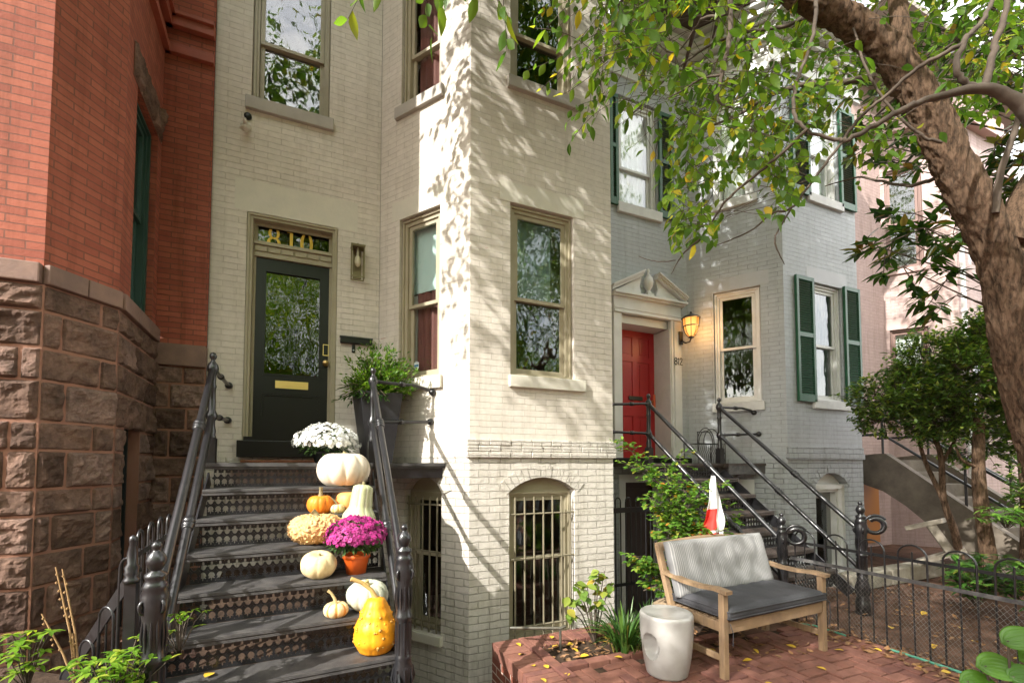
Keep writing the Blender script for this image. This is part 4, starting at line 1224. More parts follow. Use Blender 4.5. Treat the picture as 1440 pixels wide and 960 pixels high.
def railing(label, post, nw, zp, zn, ends, m, group, volute=None, curl=None, newel_scale=1.0, col=(.42, .72)):
    """post (x,y) on the porch, nw (x,y) newel at the foot, ends: wall fixings [(x,y,z, bend)]"""
    t = thing('stair_railing', label, 'railing', (post[0], post[1], zp), group)
    mb = MB(); mb.obox((post[0], post[1], zp + .10), (.038, 0, 0), (0, .038, 0), (0, 0, .10)); mb.lathe((post[0], post[1], zp), POST, 14); mb.build('post', m, t)
    mb = MB(); newel(mb, nw[0], nw[1], zn, newel_scale)
    for i in range(4):       # scrolled capital and beads
        an = PI / 4 + PI / 2 * i; c = V((nw[0], nw[1], zn + .885 * newel_scale)); v = V((math.cos(an), math.sin(an), 0))
        mb.tube([c + v * (.046 + .021 * math.cos(k) * (1 - k / 11)) * newel_scale + V((0, 0, .030 * math.sin(k) * (1 - k / 11))) for k in [2.4 - j * .42 for j in range(18)]], .0085 * newel_scale, 6)
    for i in range(12):
        an = 2 * PI * i / 12; c = V((nw[0], nw[1], zn)); v = V((math.cos(an), math.sin(an), 0))
        mb.lathe(c + v * .048 * newel_scale + V((0, 0, .965 * newel_scale)), [(0, -.008), (.008, 0), (0, .008)], 6)
        mb.tube([c + v * .044 * newel_scale + V((0, 0, .67 * newel_scale)), c + v * .050 * newel_scale + V((0, 0, .74 * newel_scale)), c + v * .045 * newel_scale + V((0, 0, .82 * newel_scale))], [.003, .007, .003], 5)
    if volute is not None:
        v = V((volute[0], volute[1], 0)).normalized(); c = V((nw[0], nw[1], zn + .96 * newel_scale)) + v * .12
        mb.tube([c + v * (.075 * math.cos(k) * (1 - k / 14)) + V((0, 0, .075 * math.sin(k) * (1 - k / 14) - .02)) for k in [PI * .75 - i * .35 for i in range(24)]], [.030 - .0008 * i for i in range(24)], 8)
    mb.build('newel', m, t)
    up = [(post[0], post[1], zp + .77), (nw[0], nw[1], zn + .86 * newel_scale)]
    lo = [(post[0], post[1], zp + .385), (nw[0], nw[1], zn + .46 * newel_scale)]
    mb = MB(); rail(mb, up[0], up[1], collars=(col[0],)); mb.build('upper_rail', m, t)
    mb = MB(); rail(mb, lo[0], lo[1], collars=(col[1] - .2,)); mb.build('lower_rail', m, t)
    for k, e in enumerate(ends):
        s0 = V((post[0], post[1], zp + (.77 if k == 0 else .385))); q = V(e[:3])
        mb = MB()
        if len(e) > 3 and e[3]:
            c1 = s0.lerp(q, .62) + V((0, 0, .035)); c2 = s0.lerp(q, .85) + V((0, 0, .025))
            mb.tube([s0, s0.lerp(q, .3) + V((0, 0, .012)), c1, c2, q], .017, 10)
        else: mb.tube([s0, q], .017, 10)
        d = (q - s0).normalized()
        mb.lathe(s0.lerp(q, .45) - d * .03 + (V((0, 0, .022)) if len(e) > 3 and e[3] else V((0, 0, 0))), [(.017, 0), (.026, .004), (.020, .014), (.028, .024), (.028, .034), (.020, .044), (.026, .056), (.017, .06)], 12, ax=d)
        mb.lathe(q - d * .05, [(.017, 0), (.03, .012), (.036, .03), (.036, .045), (.028, .06)], 12, ax=d)
        mb.build('return_rail', m, t)
    return t


railing('black iron stair railing beside the brownstone house', (-.765, 4.34), (-.682, 2.695), 1.56, 0, [(-.797, VD + .0, 2.34), (-.80, VD, 1.99)], MT['iron'], 'stair railings', col=(.35, .72))
railing('black iron stair railing running past the pumpkins to the cream bay', (.50, 4.42), (.52, 2.86), 1.56, 0, [(1.133, 4.643, 2.292, 1), (1.118, 4.664, 1.989, 0)], MT['iron'], 'stair railings', col=(.30, .78))
railing('black iron stair railing behind the bench, ending in a scrolled newel', (3.95, 4.66), (4.38, 3.18), 1.56, -.02, [(3.36, 4.67, 2.29, 0), (3.37, 4.67, 1.95, 0)], MT['iron'], 'stair railings', volute=(.6, -.75), newel_scale=.91, col=(.5, .9))
railing('black iron stair railing fixed to the grey bay, by the garden fence', (5.07, 4.55), (5.28, 2.95), 1.56, -.02, [(5.802, 4.587, 2.289, 1), (5.835, 4.541, 1.98, 0)], MT['iron'], 'stair railings', volute=(.6, -.75), col=(.6, .68))

# ================================================================== garden fence with hoops and wire mesh
ff = thing('iron_fence', 'low black hoop fence with wire mesh between patio and garden', 'fence', (4.48, 2, 0))
FX = 4.48
pk = MB(); v = .85; k = 0; pks = []
while v < 3.14:
    pks.append(v); v += .0985
hz = .765
for i, v in enumerate(pks):
    if i % 3 == 1: pk.tube([(FX, v, -.03), (FX, v, .825)], .0065, 6); pk.lathe((FX, v, .825), [(.0065, 0), (.004, .012), (0, .014)], 6)
for i in range(0, len(pks) - 2, 3):
    a, b = pks[i], pks[i + 2]; c = (a + b) / 2; r = (b - a) / 2
    pk.tube([(FX, a, -.03), (FX, a, .80)] + [(FX, c - r * math.cos(PI * j / 10), .80 + r * .92 * math.sin(PI * j / 10)) for j in range(1, 10)] + [(FX, b, .80), (FX, b, -.03)], .0075, 6)
pk.build('hoop_grille', MT['iron'], ff)
mb = MB(); mb.bar((FX + .009, .8, hz), (FX + .009, 3.16, hz), .006, .026); mb.build('upper_rail', MT['iron'], ff)
mb = MB(); mb.bar((FX - .012, .8, .60), (FX - .012, 3.16, .60), .010, .030); mb.build('lower_rail', MT['iron_worn'], ff)
mb = MB(); cw = .036; chh = .022
ny = int(2.3 / cw); nz = int(.57 / chh)
for i in range(ny):
    for j in range(nz):
        y0 = .84 + (i + (.5 if j % 2 else 0)) * cw; z0 = .015 + j * chh
        bow = .008 * math.sin(y0 * 5) * math.sin(z0 * 6)
        A_ = (FX - .02 - bow, y0, z0); B_ = (FX - .02 - bow, y0 + cw / 2, z0 + chh); C_ = (FX - .02 - bow, y0 - cw / 2, z0 + chh)
        mb.tube([A_, B_], .0011, 3, cap=False); mb.tube([A_, C_], .0011, 3, cap=False)
mb.build('wire_mesh', mat('galvanised_wire', (.30, .29, .27), .5, (.12, .11, .10), 5, metal=.4), ff)
# small hoop fence by the brownstone wall
sf = thing('iron_fence', 'small sloping hoop fence with cast post beside the brownstone wall', 'fence', (-1.0, 2.6, 0))
# small hoop fence, continued
mb = MB(); mb.obox((-.85, 2.96, .45), (.024, 0, 0), (0, .024, 0), (0, 0, .50)); mb.lathe((-.85, 2.96, .94), [(.036, 0), (.036, .02), (.026, .03), (.036, .05), (.03, .06), (.034, .08), (.022, .10), (.024, .15), (.014, .20), (.018, .215), (.016, .235), (0, .245)], 14); mb.build('post', MT['iron'], sf)
mb = MB()
hoops = [(-.885, 3.01, 1.06), (-.985, 3.08, .80), (-1.085, 3.15, .62), (-1.185, 3.22, .46)]
for x, y, zt in hoops:
    a = V((x + .038, y - .026, 0)); b = V((x - .038, y + .026, 0)); c = (a + b) / 2; h = (a - b) / 2
    mb.tube([a + V((0, 0, -.03)), a + V((0, 0, zt - .07))] + [c + h * math.cos(PI * j / 8) + V((0, 0, zt - .07 + .07 * math.sin(PI * j / 8))) for j in range(1, 8)] + [b + V((0, 0, zt - .12)), b + V((0, 0, -.03))], .008, 6)
    mb.tube([c + V((0, 0, -.03)), c + V((0, 0, zt - .09))], .006, 6)
for y, zt in ((3.12, 1.19), (3.30, 1.21), (3.48, 1.22), (3.66, 1.22)):
    c = V((-.865, y, 0)); h = V((0, .045, 0))
    mb.tube([c - h + V((0, 0, -.03)), c - h + V((0, 0, zt - .06))] + [c - h * math.cos(PI * j / 8) + V((0, 0, zt - .06 + .06 * math.sin(PI * j / 8))) for j in range(1, 8)] + [c + h + V((0, 0, zt - .06)), c + h + V((0, 0, -.03))], .007, 6)
    mb.tube([c + V((0, 0, -.03)), c + V((0, 0, zt - .10))], .006, 6)
mb.build('hoop_grille', MT['iron'], sf)
mb = MB(); mb.bar((-.83, 2.975, 1.02), (-1.26, 3.275, .30), .012, .055); mb.build('rail', MT['iron'], sf); mb = MB(); mb.bar((-.865, 3.0, 1.06), (-.865, 3.75, 1.09), .01, .03); mb.build('rail', MT['iron'], sf)

# ================================================================== bench, cushions, stool
WD = mat('weathered_teak', (.34, .225, .125), .7, (.23, .155, .095), 3, bump=.35, bscale=30, stretch=(2, 14, 2))
bx = V((.9993, .0375, 0)); by = V((-.0375, .9993, 0)); b0 = V((2.725, 2.44, 0)); bz = V((0, 0, 1))


def BP(x, y, z): return b0 + bx * x + by * y + bz * z


bench = thing('garden_bench', 'weathered teak two seat bench on the brick patio', 'bench', BP(.61, .28, 0))
BW = 1.225; BD_ = .56


def bbox(mb, x0, x1, y0, y1, z0, z1, ch=.004):
    mb.cbox(BP((x0 + x1) / 2, (y0 + y1) / 2, (z0 + z1) / 2), bx * (x1 - x0) / 2, by * (y1 - y0) / 2, bz * (z1 - z0) / 2, ch=ch)


lw_ = .048
for x in (0, BW - lw_):
    mb = MB(); bbox(mb, x, x + lw_, 0, lw_, 0, .608); mb.build('leg', WD, bench)
    mb = MB()
    mb.bar(BP(x + lw_ / 2, BD_ - .02, 0), BP(x + lw_ / 2, BD_ - .03, .40), .048, .048, up=by, ch=.004)
    mb.bar(BP(x + lw_ / 2, BD_ - .03, .39), BP(x + lw_ / 2, BD_ + .115, .86), .048, .044, up=by, ch=.004)
    mb.build('leg', WD, bench)
    mb = MB()   # armrest, slightly dished
    pts = [(-.03, .632), (.08, .640), (.22, .626), (.38, .628), (.52, .646), (.60, .655)]
    for (y0, z0), (y1, z1) in zip(pts[:-1], pts[1:]):
        mb.bar(BP(x + lw_ / 2, y0, z0 - .008), BP(x + lw_ / 2, y1 + .004, z1 - .008), .066, .026)
    mb.build('armrest', WD, bench)
    mb = MB(); bbox(mb, x + .012, x + .036, lw_ + .001, BD_ - .045, .12, .165); mb.build('stretcher', WD, bench)
mb = MB()
bbox(mb, lw_ + .001, BW - lw_ - .001, .008, .036, .32, .405); bbox(mb, lw_ + .001, BW - lw_ - .001, BD_ - .04, BD_ - .012, .32, .40)
bbox(mb, .01, .04, lw_ + .001, BD_ - .055, .33, .40); bbox(mb, BW - .04, BW - .01, lw_ + .001, BD_ - .055, .33, .40)
for i in range(7):
    y = .05 + i * .066; bbox(mb, .042, BW - .042, y, y + .05, .385, .402, ch=.002)
mb.build('seat_frame', WD, bench)
mb = MB(); n = 12
poly = [(0, -.035)] + [(BW, -.035)] + [(BW - BW * i / n, .03 + .028 * math.sin(PI * i / n)) for i in range(n + 1)]
mb.prism(BP(0, BD_ + .095, .845), bx, (bz + by * .28).normalized(), by * .03, poly)
for i in range(9):
    x = .12 + i * .115; mb.bar(BP(x, BD_ - .01, .42), BP(x, BD_ + .10, .82), .04, .014, up=by)
mb.build('backrest', WD, bench)


def cushion(name, label, o, ex, ey, ez, sx, sy, sz, m, cat, crease=0, pip=True, tuft=0):
    """soft box: half sizes sx, sy, sz"""
    mb = MB(); nx, ny = 36, 22; vs = []; fs = []
    for side in (1, -1):
        for j in range(ny + 1):
            for i in range(nx + 1):
                fx = -1 + 2 * i / nx; fy = -1 + 2 * j / ny
                e = (1 - abs(fx) ** 9) * (1 - abs(fy) ** 7)
                h = sz * (.42 + .58 * max(0, e) ** .32)
                if abs(fx) == 1 or abs(fy) == 1: h = sz * .42
                if crease and side == 1: h += crease * (noise.noise(V((fx * 3 * sx * 4, fy * 2, 1.7))) + .6 * noise.noise(V((fx * sx * 34, fy * 1.4, 5.1)))) * e
                if tuft: h -= tuft * max(0, 1 - abs(abs(fx) - .36) / .03) * e
                kx = 1 + .012 * noise.noise(V((fy * 2, side, 3)))
                vs.append(o + ex * (fx * sx * kx) + ey * (fy * sy) + ez * (h * side))
    w2 = (nx + 1) * (ny + 1)
    for s in (0, 1):
        for j in range(ny):
            for i in range(nx):
                q = (j * (nx + 1) + i, j * (nx + 1) + i + 1, (j + 1) * (nx + 1) + i + 1, (j + 1) * (nx + 1) + i)
                q = [k + s * w2 for k in q]; fs.append(q if s == 0 else q[::-1])
    bd = [i for i in range(nx + 1)] + [j * (nx + 1) + nx for j in range(1, ny + 1)] + [ny * (nx + 1) + i for i in range(nx - 1, -1, -1)] + [j * (nx + 1) for j in range(ny - 1, 0, -1)]
    for k in range(len(bd)):
        a, b = bd[k], bd[(k + 1) % len(bd)]; fs.append((a, a + w2, b + w2, b))
    mb.add(vs, fs, 0, True)
    ob = mb.build(name, m); tag(ob, label, cat)
    if pip:
        p = MB()
        for s in (0, 1):
            loop = [vs[k + s * w2] for k in bd] + [vs[bd[0] + s * w2]]
            p.tube(loop, .0065, 6, cap=False)
        p.build('piping', m, ob)
    return ob


DC = mat('charcoal_canvas', (.035, .036, .042), .75, (.055, .055, .062), 4, bump=.35, bscale=120)
cushion('seat_cushion', 'charcoal seat cushion lying on the teak bench', BP(BW / 2, .255, .455), bx, by, bz, .575, .275, .055, DC, 'cushion', crease=.010)
# striped cushion cover
m, nt, out = newmat('striped_canvas')
b = N(nt, 'ShaderNodeBsdfPrincipled', Roughness=.85); nt.links.new(b.outputs[0], out.inputs[0])
tc = N(nt, 'ShaderNodeTexCoord'); sx = N(nt, 'ShaderNodeSeparateXYZ'); nt.links.new(tc.outputs['Object'], sx.inputs[0])
ma = N(nt, 'ShaderNodeMath', _operation='MULTIPLY'); ma.inputs[1].default_value = 2 * PI / .0175; nt.links.new(sx.outputs[0], ma.inputs[0])
sn = N(nt, 'ShaderNodeMath', _operation='SINE'); nt.links.new(ma.outputs[0], sn.inputs[0])
c = ramp(nt, sn.outputs[0], [(.2, (.20, .20, .205)), (.55, (.345, .34, .33))]); nt.links.new(c, b.inputs['Base Color'])
bp = N(nt, 'ShaderNodeBump', Strength=.4, Distance=.004); nt.links.new(noi(nt, coords(nt, False, (9, 1.2, 1.2)), 6, 3), bp.inputs['Height']); nt.links.new(bp.outputs[0], b.inputs['Normal'])
tl = V((0, .30, .954)).normalized(); tl = by * tl.y + bz * tl.z; tn = tl.cross(bx).normalized()
if tn.dot(by) > 0: tn = -tn
cushion('back_cushion', 'grey and white striped back cushion propped on the bench', BP(BW / 2 - .015, BD_ - .005, .672) + tn * .04, bx, tl, tn, .582, .225, .062, m, 'cushion', crease=.016, pip=False, tuft=.012)
# ties of the cushion
mb = MB(); mb.tube([BP(BW - .02, .02, .44), BP(BW + .02, -.012, .40), BP(BW + .025, -.015, .30), BP(BW + .005, -.012, .22)], .004, 5); mb.tube([BP(.05, -.01, .40), BP(.07, -.02, .33), BP(.065, -.02, .24)], .003, 5)
tag(mb.build('cushion_tie', DC), 'dark cushion tie straps hanging off the front of the bench', 'strap')

# ceramic stool with a round hand hole
SG = mat('glazed_white', (.40, .39, .37), .3, (.31, .30, .285), 4, coat=.3, bump=.05, bscale=6)
stool_c = V((2.43, 2.70, 0))
mb = MB(); prof = [(.002, 0), (.125, .0), (.138, .006)]
for k in range(41):
    z = .014 + .41 * k / 40; prof.append((.140 + .050 * math.sin(min(1, z / .40) * PI / 2) ** .8 + .002, z))
prof += [(.1915, .436), (.187, .446), (.178, .452), (.168, .451), (.150, .444), (.10, .441), (.002, .440)]
ns = 120; mb.lathe(stool_c, prof, ns)
hd = V((-.985, -.17, 0)).normalized()
for k in range(len(mb.v)):      # the hand hole, a deep oval scoop
    p = V(mb.v[k]) - stool_c; r = math.hypot(p.x, p.y)
    if r < .12 or p.z > .42: continue
    c_ = (p.x * hd.x + p.y * hd.y) / r; s_ = (p.x * hd.y - p.y * hd.x) / r
    ex_ = math.atan2(s_, c_) * r / .068; ez_ = (p.z - .235) / .092; q = ex_ * ex_ + ez_ * ez_
    if q < 1: f = (r - .095 * (1 - q) ** .35) / r; mb.v[k] = (stool_c.x + p.x * f, stool_c.y + p.y * f, stool_c.z + p.z)
stool = mb.build('ceramic_stool', SG, loc=stool_c)
tag(stool, 'white glazed ceramic garden stool with an oval hand hole', 'stool')
es = stool.modifiers.new('es', 'EDGE_SPLIT'); es.split_angle = .9

# ================================================================== pumpkins and gourds
random.seed(5)


def skin(name, c1, c2, rough=.42, sc=9, bump=.15, spec=.4):
    m = mat(name, c1, rough, c2, sc, bump=bump, bscale=50, spec=spec, rough2=rough + .25)
    nt = m.node_tree; b = [n for n in nt.nodes if n.type == 'BSDF_PRINCIPLED'][0]; old = b.inputs['Base Color'].links[0].from_socket
    vec = coords(nt)
    mk = ramp(nt, noi(nt, vec, 17, 7, .8), [(.60, (0, 0, 0)), (.72, (.75, .75, .75))])
    c = mix(nt, mk, old, [c1[0] * .62, c1[1] * .55, c1[2] * .5])
    sc_ = ramp(nt, noi(nt, vec, 60, 3, .6), [(.66, (0, 0, 0)), (.71, (.6, .6, .6))])
    c = mix(nt, sc_, c, [.30, .20, .11]); nt.links.new(c, b.inputs['Base Color'])
    return m


STEM = mat('dry_stem', (.30, .24, .12), .8, (.20, .17, .08), 20, bump=.5)


KN = mat('wart_rind', (.50, .24, .03), .55, (.34, .22, .05), 20)


def gourd(kind, label, pos, w, h, ribs, depth, m, prof=None, stem=(.02, .06, 0, 0), lean=0, lay=None, warts=0, m2=None, stripe=0, yaw=0, cat='pumpkin', stem_m=None, wn=16, knobs=0):
    """body of revolution with ribs; prof: [(t, r)] with t 0..1 bottom to top"""
    R = w / 2; nu = ribs * 8 if ribs else 64; nv = 26
    if nu < 56: nu = ribs * max(8, 64 // ribs)
    if warts > .02: nu, nv = ribs * 24, 72
    mb = MB(); vs = []; fs = []; mi = []
    for j in range(nv + 1):
        t = j / nv
        if prof is None:
            ph_ = -PI / 2 + PI * t
            cr = max(0, math.cos(ph_)) ** .82; cz = math.sin(ph_)
            zz = h / 2 + h / 2 * cz
            dip = .16 * h * math.exp(-(cr / .42) ** 2)
            zz = zz - dip if t > .5 else zz + dip * .6
            rr = R * cr
        else:
            k = 0
            while k < len(prof) - 2 and t > prof[k + 1][0]: k += 1
            t0, r0 = prof[k]; t1, r1 = prof[k + 1]
            f = (t - t0) / (t1 - t0); f = f * f * (3 - 2 * f) if 0 < k < len(prof) - 2 else f ** (.5 if k == 0 else 1.0) if k == 0 else 1 - (1 - f) ** 1.0 if False else f
            if k == len(prof) - 2: f = 1 - (1 - f) ** .5
            if k == len(prof) - 2: f = 1 - math.sqrt(max(0, 1 - ((t - t0) / (t1 - t0)) ** 2)) if r1 < r0 else f
            rr = R * (r0 + (r1 - r0) * f); zz = h * t
        for i in range(nu):
            a = 2 * PI * i / nu
            g_ = 1 - depth * (1 - abs(math.sin(a * ribs / 2)) ** .55) if ribs else 1
            g_ *= 1 + .025 * noise.noise(V((math.cos(a) * 1.4, math.sin(a) * 1.4, t * 2 + yaw + w * 40)))
            p = V((rr * g_ * math.cos(a + yaw), rr * g_ * math.sin(a + yaw), zz))
            if warts:
                nn = noise.noise(p * wn / R * .1 * 6 + V((yaw, 3, 1)))
                ww = max(0, nn - (.02 if warts > .02 else .24)) ** .7
                p += V((p.x, p.y, (zz - h / 2) * .8)).normalized() * warts * ww * (1 if .05 < t < .95 else .2)
            vs.append(p)
    for j in range(nv):
        for i in range(nu):
            fs.append((j * nu + i, j * nu + (i + 1) % nu, (j + 1) * nu + (i + 1) % nu, (j + 1) * nu + i))
            per = nu / max(1, ribs)
            mi.append(1 if stripe and min((i % per), per - 1 - (i % per)) < stripe else 0)
    M = Matrix.Translation(pos)
    if lay:    # laid over: tilt axis
        M = M @ Matrix.Translation(V((0, 0, lay[2]))) @ Matrix.Rotation(lay[0], 4, V(lay[1])) @ Matrix.Translation(V((0, 0, -h / 2)))
    low = min((M @ p).z for p in vs); M = Matrix.Translation((0, 0, pos.z - low - .005)) @ M
    o = len(mb.v); mb.M = M; mb.add(vs, [], 0)
    for f, x in zip(fs, mi): mb.f.append(list(f)); mb.m.append(x); mb.sm.append(True)
    mb.f.append(list(range(nu - 1, -1, -1))); mb.m.append(0); mb.sm.append(False); mb.f.append(list(range(nv * nu, nv * nu + nu))); mb.m.append(0); mb.sm.append(False)
    for k in range(knobs):      # hard little warts on the rind
        j = random.randint(4, nv - 6); i = random.randrange(nu); p = V(vs[j * nu + i]); q = V((p.x, p.y, 0)).normalized() * .9 + V((0, 0, (p.z / h - .45) * .8)); r_ = rnd(.004, .009)
        mb.lathe(p - q * r_ * .3, [(r_ * 1.3, 0), (r_, r_ * .6), (r_ * .5, r_), (0, r_ * 1.15)], 7, m=2 if rnd(0, 1) < .4 else 0, ax=q)
    ob = mb.build(kind, [m, m2 or m, KN], loc=pos); tag(ob, label, cat, 'pumpkins and gourds on the steps')
    r, L, dx, dy = stem
    if L:
        s = MB(M); zt = h * (.86 if prof is None else .99)
        pts = [V((0, 0, zt - .01)), V((dx * .2, dy * .2, zt + L * .4)), V((dx * .6, dy * .6, zt + L * .8)), V((dx, dy, zt + L))]
        s.tube(pts, [r * 1.5, r * .9, r * .8, r], 7); s.build('stem', stem_m or STEM, ob)
    return ob


WP = skin('white_pumpkin_skin', (.76, .68, .55), (.74, .62, .46), .45, 5); OP = skin('orange_skin', (.72, .22, .012), (.62, .17, .01))
PP = skin('peach_skin', (.74, .34, .11), (.70, .27, .07)); CP = skin('cream_skin', (.72, .60, .36), (.66, .50, .26), .4, 12)
GP = skin('pale_green_skin', (.50, .50, .29), (.36, .39, .2), .45, 14); GS = skin('green_stripe', (.62, .60, .42), (.55, .55, .36), .45, 14)
TP = skin('tan_wart_skin', (.66, .42, .19), (.56, .31, .12), .55, 18, .4); BP_ = skin('blue_grey_skin', (.40, .43, .33), (.50, .50, .38), .5, 7)
YP = skin('golden_skin', (.80, .34, .012), (.74, .26, .008), .35, 6); OS = skin('orange_stripe', (.62, .25, .04), (.6, .3, .08))
gourd('pumpkin', 'large white pumpkin near the top of the front steps', V((.236, 4.13, 1.365)), .43, .33, 10, .09, WP, stem=(.022, .03, .01, 0), yaw=.3)
gourd('pumpkin', 'small bright orange pumpkin with a tall straight stem', V((.055, 3.86, 1.17)), .20, .165, 11, .07, OP, stem=(.016, .075, .0, 0))
gourd('pumpkin', 'peach coloured pumpkin behind the striped green gourd', V((.262, 3.92, 1.17)), .20, .185, 9, .04, PP, stem=(.01, .0, 0, 0))
gourd('pumpkin', 'tiny yellow and white pumpkin beside the small orange one', V((.172, 3.825, 1.17)), .122, .085, 9, .09, CP, stem=(.008, .055, -.05, .01), m2=skin('mini_yellow', (.75, .42, .06), (.7, .5, .15)), stripe=1)
gourd('gourd', 'pale green bottle gourd with a narrow neck', V((.33, 3.67, .975)), .275, .415, 10, .05, GP, prof=[(0, .62), (.05, .85), (.20, 1.0), (.40, .90), (.62, .60), (.86, .56), (.94, .54), (1, .28)], stem=(.014, .02, 0, .01), m2=GS, stripe=1, cat='gourd', lay=(.12, (0, 1, 0), .20))
gourd('pumpkin', 'flat tan pumpkin covered all over in warts', V((.028, 3.655, .975)), .37, .225, 10, .05, TP, stem=(.024, .045, -.03, .0), warts=.022, wn=20, yaw=1)
gourd('pumpkin', 'plain cream pumpkin on the step below the warty one', V((.044, 3.405, .78)), .235, .185, 9, .06, CP, stem=(.01, .012, 0, 0), lay=(.25, (1, .3, 0), .095), yaw=.4)
gourd('pumpkin', 'grey green ribbed pumpkin behind the golden gourd', V((.345, 3.225, .585)), .275, .195, 12, .08, BP_, stem=(.016, .03, -.01, 0), lay=(.16, (1, 0, 0), .10), stem_m=mat('tan_stem', (.45, .32, .12), .8))
gourd('pumpkin', 'mini white pumpkin with orange stripes and curved stem', V((.146, 3.145, .585)), .155, .105, 8, .10, CP, stem=(.010, .085, -.05, .01), m2=OS, stripe=1, stem_m=mat('tan_stem_b', (.5, .38, .18), .8))
gourd('gourd', 'big golden warty gourd on the lowest visible step', V((.372, 2.985, .39)), .265, .335, 10, .03, YP, prof=[(0, .45), (.05, .78), (.25, 1.0), (.45, .96), (.68, .74), (.86, .55), (.95, .42), (1, .15)], stem=(.014, .13, -.15, -.0), warts=.007, wn=14, knobs=70, cat='gourd', stem_m=mat('tan_stem_c', (.55, .36, .12), .75))

# ---- chrysanthemums


def blossom(mb, c, n, r, m, layers=2, np_=9, cup=.35):
    n = V(n).normalized(); x = n.orthogonal().normalized(); y = n.cross(x); a0 = rnd(0, 6)
    for l in range(layers):
        rr = r * (1 - .38 * l); lift = cup * (.35 + .7 * l)
        for k in range(np_ - l * 2):
            a = a0 + 2 * PI * k / (np_ - l * 2) + l * .3
            d = (x * math.cos(a) + y * math.sin(a)); s = n.cross(d)
            p0 = c + n * (.002 + .003 * l); p1 = c + d * rr * .6 + n * (rr * lift * .8) ; p2 = c + d * rr + n * rr * (lift + rnd(-.15, .1))
            w_ = rr * .26
            mb.add([p0, p1 - s * w_, p2, p1 + s * w_], [(0, 1, 2, 3)], m, False)
    mb.obox(c + n * .005, x * r * .16, y * r * .16, n * .006, m)


def leaf(mb, p, d, up, L, W_, m=0, fine=False, curl=.15):
    d = V(d).normalized(); s = d.cross(V(up))
    if s.length < 1e-3: s = d.orthogonal()
    s.normalize(); u = s.cross(d)
    p = V(p)
    if not fine:
        mid = p + d * L * .45 - u * W_ * .22; tip = p + d * L - u * L * curl
        mb.add([p, p + d * L * .42 + s * W_ * .5, tip, p + d * L * .42 - s * W_ * .5, mid], [(0, 1, 4), (1, 2, 4), (2, 3, 4), (3, 0, 4)], m)
    else:
        prof = [(0, 0), (.18, .32), (.42, .5), (.66, .40), (.86, .18), (1, 0)]
        vs = []; fs = []
        for t, w_ in prof:
            c = p + d * (L * t) - u * (L * curl * t * t)
            vs += [c - s * (W_ * w_) + u * (W_ * w_ * .25), c, c + s * (W_ * w_) + u * (W_ * w_ * .25)]
        for i in range(len(prof) - 1):
            a = 3 * i; fs += [(a, a + 1, a + 4, a + 3), (a + 1, a + 2, a + 5, a + 4)]
        mb.add(vs, fs, m, True)


def mum(label, pos, potr, poth, rx, rz, zc, nb, br, flower, green, potm, cat='potted flower'):
    t = thing('potted_chrysanthemum', label, cat, pos)
    pos = V(pos)
    mb = MB(); mb.lathe(pos, [(potr * .72, 0), (potr * .95, poth * .78), (potr * .97, poth * .80), (potr * 1.04, poth * .80), (potr * 1.07, poth), (potr * .98, poth), (potr * .95, poth * .86), (0, poth * .85)], 28); mb.build('pot', potm, t)
    c = pos + V((0, 0, zc)); fl = MB(); gr = MB()
    for i in range(nb):
        z = 1 - (i + .5) / nb * 1.12; rr = math.sqrt(max(0, 1 - z * z)); a = i * 2.39996
        n = V((rr * math.cos(a), rr * math.sin(a), z)); k = rnd(.90, 1.05) * (1 + .10 * noise.noise(V((n.x * 2.2, n.y * 2.2, n.z * 2.2 + potr * 50))))
        if rnd(0, 1) < .07: continue
        q = c + V((n.x * rx * k, n.y * rx * k, n.z * rz * k))
        nn = V((n.x / rx, n.y / rx, n.z / rz)).normalized() + V((rnd(-.3, .3), rnd(-.3, .3), rnd(-.1, .3)))
        blossom(fl, q, nn, br * rnd(.6, 1.2), 0 if rnd(0, 1) < .6 else 1, layers=3, np_=11)
    for i in range(420):
        z = rnd(-.75, .7); rr = math.sqrt(1 - z * z); a = rnd(0, 2 * PI); k = rnd(.6, .93)
        n = V((rr * math.cos(a), rr * math.sin(a), z)); q = c + V((n.x * rx * k, n.y * rx * k, n.z * rz * k * (.75 if z < 0 else 1)))
        leaf(gr, q, n + V((rnd(-.6, .6), rnd(-.6, .6), rnd(-.3, .6))), (0, 0, 1), rnd(.03, .055), rnd(.018, .03))
    fl.build('blossoms', flower, t); gr.build('foliage', green, t)
    return t


GL = leafmat('mum_leaf', [(0, (.03, .07, .02)), (1, (.08, .14, .04))], .25)
WB = [mat('white_petal', (.78, .78, .74), .6), mat('white_petal_b', (.62, .63, .60), .6)]
MBl = [mat('magenta_petal', (.42, .02, .20), .6), mat('magenta_petal_b', (.27, .012, .13), .6)]
mum('white chrysanthemum in a dark pot at the top of the steps', (.105, 4.42, 1.56), .13, .10, .27, .18, .17, 380, .025, WB, GL, MT['black_door'])
mum('magenta chrysanthemum in an orange pot on the steps', (.290, 3.44, .78), .090, .135, .205, .155, .245, 400, .021, MBl, GL, mat('orange_pot', (.70, .12, .015), .4))
